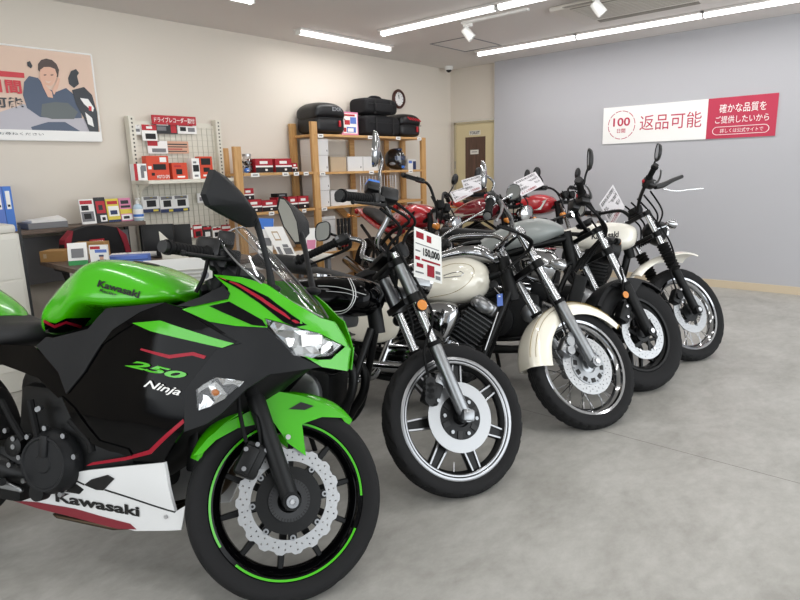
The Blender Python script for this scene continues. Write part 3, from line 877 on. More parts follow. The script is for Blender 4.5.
def book(px0, px1, h, label, mats, decor, yf, dep=.012):
    a, b_ = xr_(px0, px1, 219, yf)
    carton('magazine', label, 'magazine', 'magazines standing on the counter', a, b_, yf, dep, ZCt + .001, ZCt + .001 + h, mats, decor, lean=-.12)


book(82, 96.5, .185, 'white magazine with a black motorcycle, leftmost of the standing row', ['paper', 'black', 'red', 'midgrey'], [(.05, .1, .9, .5, 3), (.2, .2, .7, .42, 1), (.05, .8, .9, .95, 2), (.1, .55, .6, .75, 1)], 4.80)
book(97.3, 108, .195, 'black magazine with a red picture, second in the standing row', ['darkgrey', 'red', 'paper', 'black'], [(.1, .38, .95, .85, 1), (.3, .5, .7, .7, 0), (.35, .05, .95, .3, 2), (.5, .1, .8, .22, 3)], 4.80)
book(108.6, 121.2, .18, 'yellow magazine with a bike on it, third in the standing row', ['yellow', 'paper', 'red', 'navy'], [(.12, .25, .95, .68, 1), (.25, .32, .8, .5, 3), (.1, .76, .9, .9, 2), (0, 0, 1, .1, 3)], 4.80)
book(121.8, 133.5, .18, 'pink and yellow magazine next to the hand gel bottle', ['pink', 'yellow', 'darkgrey', 'paper'], [(0, .32, 1, .52, 1), (.1, .58, .9, .68, 2), (.05, .05, .95, .28, 3), (.2, .1, .7, .22, 2), (.15, .75, .8, .9, 2)], 4.80)
sb = empty('gel_bottle', 'clear blue-labelled pump bottle of hand gel at the counter end', 'bottle', (at(140, 217, 1, 4.78).x - .01, 4.78, ZCt))
mat('gelclear', '#b9cfdd', .2)
b = MB(); b.lathe([(0, 0), (0, .036), (.004, .038), (.1, .038), (.12, .03), (.13, .014)], (0, 0, 0), (0, 0, 1), 20, 0); b.lathe([(.02, .0385), (.09, .0385)], (0, 0, 0), (0, 0, 1), 20, 1); b.lathe([(.03, .0388), (.05, .0388)], (0, 0, 0), (0, 0, 1), 20, 2)
b.build('bottle_body', ['gelclear', 'paper', 'blue'], sb)
b = MB(); b.cyl((0, 0, .128), (0, 0, .15), .013); b.cyl((0, 0, .15), (0, 0, .165), .006); b.rbox((.0, -.012, .17), (.018, .05, .012), .004); b.build('pump', 'white', sb)
# binders and papers
for k, (x, m1) in enumerate(((1.352, 'blue'), (1.297, 'blue2'))):
    o = carton('ring_binder', ['blue ring binder nearest the papers, standing on the counter', 'blue ring binder at the left edge of the picture'][k], 'binder', 'blue ring binders on the counter', x - .026, x + .026, 4.68, .24, ZCt, ZCt + .3, [m1, 'paper', 'black'], [(.25, .5, .75, .9, 1), (.35, .55, .65, .6, 2)])
pb = MB(); pb.rbox((0, 0, .022), (.26, .22, .044), .004, mi=0); pb.rbox((.01, -.01, .048), (.23, .2, .008), .002, mi=1)
pb.prism([(-.1, -.1, .054), (.12, -.11, .054), (.14, .08, .075), (-.08, .09, .055)], (0, 0, .004), 1)
o = pb.build('file_tray', ['midgrey', 'paper'], None, smooth=0); o.location = (1.58, 4.80, ZCt); tag(o, 'grey file folder with loose white papers on the counter', 'folder')

# copier cabinet at the left edge
cp = empty('copier', 'off-white copier cabinet at the left edge of the picture', 'copier', (.93, 4.30, 0))
b = MB(); b.rbox((0, .0, .475), (.54, .5, .95), .012); b.build('cabinet', 'offwhite', cp)
b = MB(); b.rbox((0, 0, .975), (.52, .48, .05), .015); b.build('lid', 'offwhite', cp)
b = MB(); b.box((.275, -.245, .5), (.012, .012, .98)); b.build('edge_strip', 'darkgrey', cp, smooth=0)
for z in (.25, .55, .8):
    b = MB(); b.box((0, -.252, z), (.5, .006, .24)); q = b.build('paper_drawer', 'offwhite', cp, smooth=0, bevel=.003)
    b = MB(); b.box((0, -.257, z + .06), (.14, .006, .025)); b.build('drawer_handle', 'midgrey', q, smooth=0)

# office chair, black with red sides
ch = empty('office_chair', 'black gaming chair with red shoulders, between the desk and counter', 'chair', (1.80, 4.49, 0))
bk_ = []
def chairback(w0, w1, z0, z1, y, th, top): pass
b = MB()
ol = [(-.20, .5), (-.23, .62), (-.235, .74), (-.21, .84), (-.15, .90), (-.05, .925), (.05, .925), (.15, .90), (.21, .84), (.235, .74), (.23, .62), (.20, .5)]
b.prism([(x, -.03, z) for x, z in ol], (0, .09, 0), 0)
for s in (-1, 1):
    b.prism([(s * .236, -.036, .70), (s * .212, -.036, .842), (s * .15, -.036, .902), (s * .185, -.036, .78), (s * .2, -.036, .66)], (0, .1, 0), 1)
b.prism([(-.05, -.0375, .795), (.05, -.0375, .795), (.05, -.0375, .83), (-.05, -.0375, .83)], (0, .005, 0), 2)
for k in range(7): b.box((-.036 + k * .012, -.0385, .8125), (.007, .001, .014), None, 3)
b.build('backrest', ['bagcloth', 'chairred', 'red', 'paper'], ch, smooth=0, bevel=.012)
b = MB(); b.rbox((0, -.27, .47), (.5, .5, .1), .04); b.build('seat', 'bagcloth', ch)
for s in (-1, 1):
    b = MB(); b.rbox((s * .28, -.2, .66), (.07, .3, .03), .012); b.tube([(s * .28, -.2, .65), (s * .27, -.2, .5), (s * .18, -.22, .43)], .018, 8, 0, 4); b.build('armrest', 'black', ch)
b = MB(); b.cyl((0, -.22, .08), (0, -.22, .42), .03); b.build('gas_column', 'black', ch)
for k in range(5):
    a = k * 2 * PI / 5 + .3; e = V((math.cos(a), math.sin(a), 0))
    b = MB(); b.tube([V((0, -.22, .1)), V((0, -.22, .08)) + e * .28], [.025, .016], 8); q = b.build('leg', 'black', ch)
    b = MB(); c = V((0, -.22, .028)) + e * .28; b.cyl(c - V((-e.y, e.x, 0)) * .02, c + V((-e.y, e.x, 0)) * .02, .028, n=16); b.build('castor', 'black', q)

# desk
dk = empty('desk', 'white desk with a dark wood top, behind the green tank', 'desk', (1.95, 3.75, 0))
mat('deskwhite', '#d5d0c6', .5)
b = MB(); b.prism([(-.56, -.45, .69), (.42, -.45, .69), (.42, .38, .69), (-.53, .72, .69)], (0, 0, .03)); b.build('desk_top', 'darkwood', dk, smooth=0, bevel=.003)
b = MB(); b.box((-.48, -.02, .345), (.03, .7, .69)); b.build('side_panel', 'deskwhite', dk, smooth=0)
b = MB(); b.box((.38, -.02, .345), (.03, .7, .69)); b.build('side_panel', 'deskwhite', dk, smooth=0)
b = MB(); b.box((-.05, -.38, .41), (.83, .02, .56)); b.build('front_panel', 'deskwhite', dk, smooth=0)
DZ = .72
def flat(name, label, cat, px0, px1, py, Y, dep, h, mats, decor, rz=0, texts=(), group=None):
    a = at(px0, py, 2, DZ); b_ = at(px1, py, 2, DZ); w = abs((b_ - a).dot(V((.64, -.77, 0))))
    c = (a + b_) / 2
    return c
def deskbox(name, label, cat, group, c, w, dep, h, rz, mats, decor=(), texts=()):
    o = carton(name, label, cat, group, -w / 2, w / 2, 0, dep, 0, h, mats, decor, texts=texts)
    o.location = (c[0], c[1], DZ); o.rotation_euler = (0, 0, rz); return o
RZ = -.75
deskbox('cardboard_box', 'flat brown cardboard box at the left end of the desk', 'box', 'cardboard boxes on the desk', (1.455, 4.345), .15, .15, .07, RZ, ['cardboard', 'tan'], [(.15, .35, .28, .75, 1)])
deskbox('cardboard_box', 'brown cardboard box behind the white leaflet stand', 'box', 'cardboard boxes on the desk', (1.66, 4.26), .2, .1, .11, RZ, ['cardboard', 'tan'], [(.4, .3, .6, .7, 1)])
b = MB(); b.prism([(0, -.06, 0), (.11, -.06, 0), (.11, 0, .135), (0, 0, .135)], (0, .002, 0), 0); b.prism([(0, .06, 0), (.11, .06, 0), (.11, 0, .135), (0, 0, .135)], (0, .002, 0), 0); b.prism([(.0, -.061, 0), (.11, -.061, 0), (.11, -.048, .028), (0, -.048, .028)], (0, -.001, 0), 1)
b.prism([(0.02, -.043, .045), (.09, -.043, .045), (.09, -.02, .10), (.02, -.02, .10)], (0, -.001, 0), 2)
o = b.build('leaflet_stand', ['paper', 'green', 'midgrey'], None, smooth=0); o.location = (1.47, 4.10, DZ); o.rotation_euler = (0, 0, -.45); tag(o, 'folded white card with a green foot, standing on the desk', 'card stand')
fl = deskbox('flyer_stand', 'upright flyer with a man in a dark suit, on the desk', 'flyer', None, (1.535, 3.80), .105, .02, .135, RZ, ['paper', 'red', 'navy', 'skin', 'blue2'], [(.05, .82, .6, .95, 1), (.3, .66, .95, .8, 4), (.4, .08, .85, .34, 2), (.53, .34, .74, .52, 3), (.5, .48, .76, .56, 2)])
deskbox('blue_case', 'flat blue document case lying on the desk', 'case', None, (1.70, 3.78), .235, .1, .05, RZ + .12, ['blue2', 'navy'], [(0, .45, 1, .55, 1)])
b = MB(); b.ell((0, 0, .014), (.032, .055, .018), None, 16, 0); b.box((0, .02, .0315), (.004, .02, .004), None, 1)
o = b.build('computer_mouse', ['white', 'midgrey']); o.location = (1.83, 4.02, DZ + .005); o.rotation_euler = (0, 0, .4); tag(o, 'white computer mouse on the desk', 'mouse')
kb = MB(); kb.rbox((0, 0, .01), (.36, .13, .018), .004, mi=0)
for r_ in range(5):
    for c_ in range(15): kb.box((-.165 + c_ * .0236, -.045 + r_ * .0225, .0205), (.019, .018, .005), None, 1)
o = kb.build('keyboard', ['white', 'paper'], None, smooth=0); o.location = (1.92, 4.10, DZ); o.rotation_euler = (0, 0, RZ + .2); tag(o, 'white computer keyboard near the desk end', 'keyboard')
# black monitors with a cream panel between
mo = empty('computer_monitor', 'black computer monitor at the right end of the desk', 'monitor', (1.985, 3.92, DZ))
b = MB(); b.rbox((0, 0, .13), (.2, .025, .18), .006); q = b.build('screen', 'black', mo); q.rotation_euler = (-.1, 0, -.75)
b = MB(); b.rbox((.0, .0, .004), (.12, .1, .008), .003); b.cyl((0, .02, .005), (0, .02, .12), .014); b.build('stand', 'black', mo)
mo2 = empty('computer_monitor', 'second black screen, angled the other way, near the pegboard', 'monitor', (2.13, 3.95, DZ))
b = MB(); b.rbox((0, 0, .125), (.2, .025, .16), .006); q = b.build('screen', 'black', mo2); q.rotation_euler = (-.1, 0, -.5)
b = MB(); b.rbox((.0, .0, .004), (.12, .1, .008), .003); b.cyl((0, .02, .005), (0, .02, .12), .014); b.build('stand', 'black', mo2)
b = MB(); b.prism([(-.07, 0, 0), (.10, 0, 0), (-.08, .02, .18)], (0, .012, 0)); o = b.build('acrylic_stand', 'gondola', None, smooth=0); o.location = (1.985, 3.75, DZ); o.rotation_euler = (0, 0, -.75); tag(o, 'cream triangular stand in front of the black screens', 'stand')

# white ribbed chair at the near side of the desk
wc = empty('plastic_chair', 'white plastic chair with a ribbed back, behind the green tank', 'chair', (1.63, 3.08, .0))
ZR = M.Rotation(-.5, 4, 'Z')
b = MB(); b.prism([(-.17, 0, .45), (.2, 0, .45), (.2, -.03, .79), (.17, -.03, .815), (-.15, -.03, .815), (-.18, -.03, .79)], (0, .02, 0), 0)
for k in range(11): b.box((.01, -.012 - .0019 * k, .53 + k * .022), (.32, .012, .007), None, 1)
mat('rib', '#aeaba4', .5)
b.build('backrest', ['white', 'rib'], wc, smooth=0, basis_m=ZR)
b = MB(); b.rbox((0, -.2, .44), (.4, .4, .03), .012); b.build('seat', 'white', wc, basis_m=ZR)
for x in (-.16, .16):
    for y in (-.03, -.36):
        b = MB(); b.cyl((x, y, 0), (x * .95, y, .43), .013); b.build('leg', 'steel', wc, basis_m=ZR)

# low white table with brochures seen through the windscreen
lt = empty('side_table', 'low grey-white table seen beyond the windscreen', 'table', (2.82, 3.74, 0))
b = MB(); b.rbox((0, 0, .605), (.80, .42, .03), .006); b.build('table_top', 'offwhite', lt)
for x in (-.36, .36):
    for y in (-.17, .17):
        b = MB(); b.box((x, y, .295), (.035, .035, .59)); b.build('leg', 'midgrey', lt, smooth=0)
def leaf(c, w, h, th, rz, lean, label, mats, decor, name='brochure', z=.62):
    o = carton(name, label, 'brochure', None, -w / 2, w / 2, 0, th, 0, h, mats, decor); o.location = (c[0], c[1], z); o.rotation_euler = (lean, 0, rz); return o
# ------------------------------------------------------------------ motorcycles: shared builders
from mathutils.bvhtree import BVHTree
mat('tyre', '#1a1a1b', .8, spec=.3, bump=.2, bscale=300); mat('chrome', '#9c9d9f', .09, 1.0); mat('alu', '#8f9193', .36, 1.0); mat('polish', '#929395', .28, .9); mat('finedge', '#5c5d5f', .4, .9)
mat('castblack', '#0a0b0c', .45, spec=.3); mat('gloss', '#040405', .09, spec=.16); mat('matte', '#17181a', .55, spec=.3, bump=.2, bscale=600); mat('rubber', '#0c0c0d', .7, spec=.25)
mat('green', '#35b021', .16); MATS.pop('kgreen', None); mat('kgreen', '#3faa02', .22, coat=.35); mat('kwhite', '#dfe0e0', .25, coat=.6); mat('kred', '#960f26', .4, spec=.3); mat('bellyred', '#7f2430', .4)
mat('discsteel', '#a3a4a5', .4, .9); mat('discwhite', '#9fa0a1', .42, .85); mat('seat', '#1a1a1b', .62, bump=.35, bscale=350); mat('amber', '#c9791a', .2, coat=1)
mat('cream', '#e6e1d2', .2, coat=1); mat('ivory', '#e6e2d6', .2, coat=1); mat('stanchion', '#d0d1d3', .2, .85); mat('rebelgrey', '#8b908e', .42, coat=.15); mat('bikered', '#b3202a', .2, coat=1); mat('winered', '#701522', .2, coat=1)
mat('lensbulb', '#a3622f', .3); mat('lensbase', '#c9ccce', .12, 1.0); mat('tail', '#a01018', .2, coat=1); mat('gold', '#8f7a44', .35, .6); mat('mirrorglass', '#c9d0d2', .03, 1.0); mat('bronze', '#4d4032', .4, .8)
glass_mat('lensglass', (1, 1, 1), .04); glass_mat('screen', (.97, .98, 1), .07)


class Bike:
    def __init__(s, name, label, group, O, F, steer, rake, R, off):
        s.O = V(O); s.F = [V(f) for f in F]
        mw = M.Identity(4)
        for i in range(3):
            for j in range(3): mw[i][j] = s.F[j][i]
            mw[i][3] = s.O[i]
        s.mw = mw; s.root = empty(name, label, 'motorcycle', group=group, mw=mw)
        r = math.radians(rake); s.u = V((-math.sin(r), 0, math.cos(r))); s.A = V((0, 0, R)); s.R = R
        s.Q = s.A - V((math.cos(r), 0, math.sin(r))) * off
        s.S = M.Translation(s.Q) @ M.Rotation(math.radians(steer), 4, s.u) @ M.Translation(-s.Q)
        s.Si = s.S.inverted()

    def ray(s, px, py, st=False):
        d = L(px, py); o = V((0, 0, CAM_H)) - s.O
        o = V([o.dot(f) for f in s.F]); d = V([d.dot(f) for f in s.F])
        if st: o = s.Si @ o; d = s.Si.to_3x3() @ d
        return o, d

    def P(s, px, py, y, st=False, ax=1):
        o, d = s.ray(px, py, st); return o + d * ((y - o[ax]) / d[ax])

    def ax(s, t, y=0.0):      # point on the fork line at distance t above the axle
        return s.A + s.u * t + V((0, y, 0))

    def cast(s, bvh, px, py, off=.001, st=False):
        o, d = s.ray(px, py, st); h = bvh.ray_cast(o, d.normalized())
        if h[0] is None: return None
        n = h[1]; n = n if n.dot(d) < 0 else -n
        return h[0] + n * off

    def part(s, mb, name, mats, st=False, **k):
        return mb.build(name, mats, s.root, basis_m=s.S if st else None, **k)


def tyre_mesh(C, R, tw, rr, tread='road', ns=150):
    mb = MB(); half = tw / 2
    pr = [(-.62, -.006), (-.80, .16), (-.97, .42), (-1.0, .6), (-.93, .76), (-.80, .87), (-.62, .935), (-.45, .968), (-.3, .985), (-.15, .996), (0, 1.0)]
    pr = pr + [(-a, b) for a, b in reversed(pr[:-1])]; k = len(pr); vs = []
    for i in range(ns):
        th = 2 * PI * i / ns
        for j, (a, b) in enumerate(pr):
            r = rr + (R - rr) * b; y = a * half
            if tread == 'road' and b > .8:
                ph = (i + abs(a) * 9) % 12
                if ph < 1.6 and .12 < abs(a) < .9: r -= .006
            elif tread == 'rib' and b > .85:
                if j in (9, 11): r -= .004
                if (i % 4 == 0) and abs(a) > .4: r -= .007
            elif tread == 'knob' and b > .74:
                if (i + (j % 2) * 2) % 5 < 2: r -= .008
            elif tread == 'block' and b > .8:
                if (i + j) % 6 < 2: r -= .006
            vs.append(V((C[0] + r * math.cos(th), C[1] + y, C[2] + r * math.sin(th))))
    fs = [(i * k + j, i * k + (j + 1) % k, ((i + 1) % ns) * k + (j + 1) % k, ((i + 1) % ns) * k + j) for i in range(ns) for j in range(k)]
    return mb.add(vs, fs)


def disc_mesh(C, y, r0, r1, th=.005, n=180, wavy=0, holes=True, nr=9, mi=0):
    mb = MB(); vs = []
    for f in (0, 1):
        for i in range(n):
            t = 2 * PI * i / n; w = wavy * (1 if math.sin(t * 18) > 0 else -1) * min(1, abs(math.sin(t * 18)) * 2)
            for j in range(nr + 1):
                r = r0 + (r1 + w - r0) * j / nr
                vs.append(V((C[0] + r * math.cos(t), C[1] + y + (th / 2 if f else -th / 2), C[2] + r * math.sin(t))))
    K = nr + 1; N = n * K; fs = []
    def hole(i, j):
        if not holes: return False
        i = i % n
        return (i % 9 == 0 and j in (2, 6)) or (i % 9 == 4 and j == 4)
    for i in range(n):
        q = (i + 1) % n
        for j in range(nr):
            if hole(i, j): 
                a, b, c, d = i * K + j, q * K + j, q * K + j + 1, i * K + j + 1
                for e, g in ((a, b), (b, c), (c, d), (d, a)): fs.append((e, g, g + N, e + N))
                continue
            fs.append((i * K + j, q * K + j, q * K + j + 1, i * K + j + 1)); fs.append((N + i * K + j, N + i * K + j + 1, N + q * K + j + 1, N + q * K + j))
        fs.append((i * K, i * K + N, q * K + N, q * K)); fs.append((i * K + nr, q * K + nr, q * K + nr + N, i * K + nr + N))
    return mb.add(vs, fs, mi)


def spread(o, C, n, parent, start=0):
    # copies of one spoke turned about the wheel's axle
    for k in range(1, n):
        c = o.copy(); COL.objects.link(c); c.parent = parent
        c.matrix_basis = M.Translation(C) @ M.Rotation(2 * PI * k / n, 4, 'Y') @ M.Translation(-V(C))


def wheel(bk, name, C, R, tw, rr, st, style, rim_m, tread, stripe=None, hub_m='castblack', nspoke=10):
    C = V(C); h = tw * .36
    mb = MB()
    mb.lathe([(-h, rr + .004), (-h - .004, rr), (-h - .002, rr - .012), (-h + .012, rr - .016), (-h + .022, rr - .03), (0, rr - .036), (h - .022, rr - .03), (h - .012, rr - .016), (h + .002, rr - .012), (h + .004, rr), (h, rr + .004), (h - .012, rr - .006), (0, rr - .026), (-h + .012, rr - .006)], C, (0, 1, 0), 72, 0, closed=True)
    if stripe:
        a0 = 0
        for arc in ((.35, 2.2), (2.5, 4.3), (4.6, 6.2)):
            mb.lathe([(-h - .0045, rr - .0005), (-h - .0035, rr - .007)], C, (0, 1, 0), 40, 1, arc=arc)
            mb.lathe([(h + .0045, rr - .0005), (h + .0035, rr - .007)], C, (0, 1, 0), 40, 1, arc=arc)
    if style == 'wire':
        mb.lathe([(-.06, 0), (-.06, .03), (-.045, .055), (-.035, .055), (-.03, .03), (.03, .03), (.035, .055), (.045, .055), (.06, .03), (.06, 0)], C, (0, 1, 0), 32, 2)
    else:
        mb.lathe([(-.065, 0), (-.065, .022), (-.05, .03), (-.045, .052), (.045, .052), (.05, .03), (.065, .022), (.065, 0)], C, (0, 1, 0), 32, 2)
    w = bk.part(mb, name, [rim_m, stripe or rim_m, hub_m], st)
    t = tyre_mesh(C, R, tw, rr - .004, tread); t.build('tyre', 'tyre', w, smooth=28)
    v = MB(); v.cyl(C + V((.0, .0, -(rr - .03))), C + V((0, 0, -(rr - .07))), .004, n=8); v.build('valve', 'steel', w)
    ri = rr - .026
    if style == 'wire':
        prs = []
        for k in range(18):
            for sgn in (-1, 1):
                a = 2 * PI * k / 18 + (0 if sgn < 0 else PI / 18); sw = (.55 if k % 2 else -.55)
                p0 = C + V((.052 * math.cos(a + sw), sgn * .04, .052 * math.sin(a + sw))); p1 = C + V((ri * math.cos(a), sgn * .008, ri * math.sin(a)))
                s = MB(); s.cyl(p0, p1, .0019, n=6); s.build('spoke', 'chrome', w)
    else:
        s = MB()
        if style == 'pair':      # broad dark web with two polished edges
            s.prism([C + V((-.03, -.014, .045)), C + V((.03, -.014, .045)), C + V((.020, -.012, ri)), C + V((-.020, -.012, ri))], (0, .028, 0), 0)
            for sg in (-1, 1):
                for yy in (-.0185, .0145):
                    s.prism([C + V((sg * .030, yy, .05)), C + V((sg * .021, yy, .05)), C + V((sg * .0125, yy, ri)), C + V((sg * .022, yy, ri))], (0, .004, 0), 1)
            mts = ['castblack', 'polish']
        elif style == 'y':
            s.prism([C + V((-.014, -.014, .045)), C + V((.014, -.014, .045)), C + V((.012, -.012, ri * .55)), C + V((-.012, -.012, ri * .55))], (0, .026, 0), 0)
            for sg in (-1, 1):
                s.prism([C + V((sg * .012, -.011, ri * .5)), C + V((sg * -.002, -.011, ri * .56)), C + V((sg * .048, -.01, ri)), C + V((sg * .064, -.01, ri))], (0, .022, 0), 0)
            mts = ['castblack']
        else:
            s.prism([C + V((-.013, -.012, .045)), C + V((.013, -.012, .045)), C + V((.008, -.011, ri)), C + V((-.008, -.011, ri))], (0, .024, 0), 0); mts = ['castblack']
        o = s.build('spoke', mts, w, bevel=.003); spread(o, C, nspoke, w)
    return w


def fork(bk, d, lens, rads, mats, boss=True, tops=None, lower_h=None):
    # lens: heights of slider end and of stanchion top above the axle; rads: slider and stanchion radius
    legs = []
    for s in (-1, 1):
        mb = MB(); y = s * d; b0 = bk.ax(0, y)
        n = V((bk.u.z, 0, -bk.u.x)) * -1
        a = bk.ax(-.02, y); c = bk.ax(lens[0], y); t = bk.ax(lens[1], y)
        mb.cyl(c - bk.u * .01, t, rads[1], n=20, mi=1)
        mb.tube([a, bk.ax(.03, y), bk.ax(lens[0] * .6, y), bk.ax(lens[0] - .012, y), bk.ax(lens[0], y)], [rads[0] * .8, rads[0], rads[0] * .96, rads[0] * 1.0, rads[0] * .9], 20, 0)
        mb.cyl(b0 + V((0, -s * .012, 0)), b0 + V((0, s * .03, 0)), .026, n=18, mi=0)
        o = bk.part(mb, 'fork_leg', mats, True)
        q = MB(); q.cyl(b0 + V((0, s * .03, 0)), b0 + V((0, s * .036, 0)), .015, n=6, mi=0); q.build('axle_nut', 'steel', o)
        q = MB(); q.cyl(c - bk.u * .004, c + bk.u * .014, rads[0] * 1.06, n=20); q.build('dust_seal', 'rubber', o)
        legs.append(o)
    return legs


def clamp(bk, t, d, m, th=.03, r=.03, name='triple_clamp', fwd=.0):
    mb = MB()
    for s in (-1, 1): mb.cyl(bk.ax(t - th / 2, s * d), bk.ax(t + th / 2, s * d), r, n=18)
    f = V((bk.u.z, 0, -bk.u.x)); rot = M((f, V((0, 1, 0)), bk.u)).transposed()
    mb.rbox(bk.ax(t, 0) - f * .02, (.06, 2 * d, th * .8), .006, rot)
    return bk.part(mb, name, m, True)


def grip(bk, bar, a, b, r=.0165, end='blackplastic', m='rubber', endr=None):
    a, b = V(a), V(b); d = (b - a).normalized(); mb = MB(); L_ = (b - a).length
    prof = [(0, 0), (0, r * 1.25), (.006, r * 1.3), (.01, r)]
    k = 10
    for i in range(k): z = .012 + (L_ - .03) * i / k; prof += [(z, r), (z + (L_ - .03) / k * .6, r), (z + (L_ - .03) / k * .62, r * .93), (z + (L_ - .03) / k * .98, r * .93)]
    prof += [(L_ - .016, r), (L_ - .012, (endr or r * 1.2)), (L_, (endr or r * 1.2)), (L_, 0)]
    mb.lathe(prof, a, d, 18); g = mb.build('grip', m, bar)
    e = MB(); e.cyl(b, b + d * .014, (endr or r * 1.2) * .8, n=16); e.build('bar_end', end, g)
    sb = MB(); _, u, v = basis(d); rot = M((d, u, v)).transposed()
    sb.rbox(a - d * .03, (.055, .05, .042), .012, rot); sb.rbox(a - d * .03 + V((-.02, 0, .0)), (.02, .03, .02), .005, rot, 1); sb.cyl(a - d * .065, a - d * .05, .02, n=14)
    sb.build('switch_box', ['blackplastic', 'red' if b.y < 0 else 'midgrey'], bar)
    return g


def lever(bk, bar, a, b, fwd, m='alu', drop=-.01):
    # from the perch in front of the switch box to a ball tip near the grip end
    a, b = V(a), V(b); p0 = a + V(fwd) * .035 + (a - b).normalized() * .03; p1 = a + V(fwd) * .06 + V((0, 0, drop)); p2 = (a + b) / 2 + V(fwd) * .062 + V((0, 0, drop)); p3 = b + V(fwd) * .045 + V((0, 0, drop))
    mb = MB(); mb.tube([p0, p1, p2, p3], [.009, .008, .006, .005], 8, 0, 5); mb.ell(p3, (.009, .009, .009), None, 10); mb.rbox(p0 - V(fwd) * .012, (.035, .03, .024), .006, mi=1)
    mb.build('lever', [m, 'blackplastic'], bar)


def mirror(bk, st, stem, c, nrm, rad, m_back='matte', m_stem='matte', sq=2.0, up=(0, 0, 1), sr=.006, th=.022):
    # housing: a shallow shell of superellipse outline, glass on the side nrm points to
    c, n = V(c), V(nrm).normalized(); u = V(up); u = (u - n * u.dot(n)).normalized(); w = u.cross(n)
    def ring(k, d, m=28):
        out = []
        for i in range(m):
            t = 2 * PI * i / m; x = math.copysign(abs(math.cos(t)) ** (2 / sq), math.cos(t)); y = math.copysign(abs(math.sin(t)) ** (2 / sq), math.sin(t))
            out.append(c + w * rad[0] * k * x + u * rad[1] * k * y + n * d)
        return out
    mb = MB(); mb.rings([ring(.05, -th), ring(.5, -th * .93), ring(.8, -th * .7), ring(.96, -th * .3), ring(1, 0), ring(1, .006), ring(.93, .006), ring(.92, .002), ring(.05, .002)], 0)
    mb.tube(stem + [c - n * th * .6], sr, 10, 1, 5)
    o = bk.part(mb, 'mirror', [m_back, m_stem], st)
    g = MB(); g.rings([ring(.92, .0032), ring(.5, .0034), ring(.02, .0035)], 0); g.build('mirror_glass', 'mirrorglass', o)
    return o


def patch(mb, bk, pts, surf, off=0.0, th=.006, mi=0, grid=.035, st=False, mirror=False, jit=0.0, edge=True):
    # outline given as photo pixels, laid on the body side y = -surf(x, z); meshed with interior points and given thickness
    loc = [onsurf(bk, p[0], p[1], surf, off, st) for p in pts]
    return patch_xz(mb, [(p.x, p.z) for p in loc], surf, off, th, mi, grid, mirror, jit, [p.y for p in loc])


def onsurf(bk, px, py, surf, off=0.0, st=False):
    y = -.12
    for _ in range(14):
        p = bk.P(px, py, y, st); y = .5 * y + .5 * -(surf(p.x, p.z) + off)
    p = bk.P(px, py, y, st); return p


def patch_xz(mb, poly, surf, off, th, mi, grid, mirror=False, jit=0.0, ys=None):
    # refine the outline, add interior points, triangulate
    out = []
    n = len(poly)
    for i in range(n):
        a, b = poly[i], poly[(i + 1) % n]; d = math.hypot(b[0] - a[0], b[1] - a[1]); k = max(1, int(d / grid))
        for j in range(k): out.append((a[0] + (b[0] - a[0]) * j / k, a[1] + (b[1] - a[1]) * j / k))
    xs = [p[0] for p in out]; zs = [p[1] for p in out]; pts = [M.Identity(2) and V(p).to_2d() if False else V((p[0], p[1])) for p in out]
    ne = len(out)
    x = min(xs) + grid / 2
    while x < max(xs):
        z = min(zs) + grid / 2
        while z < max(zs):
            if inside(x, z, out) and min((q[0] - x) ** 2 + (q[1] - z) ** 2 for q in out) > (grid * .35) ** 2: pts.append(V((x, z)))
            z += grid
        x += grid
    r = delaunay_2d_cdt(pts, [(i, (i + 1) % ne) for i in range(ne)], [list(range(ne))], 1, 1e-5)
    v2, fs = r[0], r[2]
    s = 1 if mirror else -1
    A = []
    rnd = random.Random(5)
    for p in v2: A.append(V((p.x, s * (surf(p.x, p.y) + off + (rnd.uniform(-jit, jit) if jit else 0)), p.y)))
    B_ = [V((p.x, p.y - s * th, p.z)) for p in A]
    k = len(A); fs = [list(f) for f in fs]
    cnt = {}
    for f in fs:
        for a, b in zip(f, f[1:] + f[:1]):
            cnt[(min(a, b), max(a, b))] = cnt.get((min(a, b), max(a, b)), 0) + 1
    bd = [e for e, c in cnt.items() if c == 1]
    mb.add(A + B_, fs + [[i + k for i in reversed(f)] for f in fs] + [(a, b, b + k, a + k) for a, b in bd], mi)


def inside(x, y, poly):
    c = False; j = len(poly) - 1
    for i in range(len(poly)):
        a, b = poly[i], poly[j]
        if (a[1] > y) != (b[1] > y) and x < (b[0] - a[0]) * (y - a[1]) / (b[1] - a[1]) + a[0]: c = not c
        j = i
    return c


def surf_text(mb, bk, txt, bl, br, tl, surf, off, mi, bold=.02, shear=0.0, mirror=False, st=False, bvh=None):
    vs, fs, _ = glyphs(txt, bold, shear); out = []
    for a, b in vs:
        px = bl[0] + (br[0] - bl[0]) * a + (tl[0] - bl[0]) * b; py = bl[1] + (br[1] - bl[1]) * a + (tl[1] - bl[1]) * b
        if bvh is not None:
            q = bk.cast(bvh, px, py, off, st); p = q if q is not None else bk.P(px, py, -.12, st)
        else: p = onsurf(bk, px, py, surf, off, st)
        out.append(p)
    mb.add(out, fs, mi)


def stripe(mb, bk, pts, surf, off, w, mi, closed=False, bvh=None, sm=0, st=False):
    # a thin band along photo points, lying on a body surface
    if sm: pts = [(p.x, p.y) for p in catmull([V((a, b, 0)) for a, b in pts], sm, closed)]
    P3 = []
    for a, b in pts:
        p = bk.cast(bvh, a, b, off, st) if bvh is not None else onsurf(bk, a, b, surf, off, st)
        if p is not None: P3.append(p)
    if len(P3) < 2: return
    mb.tube(P3, w / 2, 6, mi, closed=closed)


def bvh_of(mb):
    return BVHTree.FromPolygons([tuple(v) for v in mb.v], mb.f)


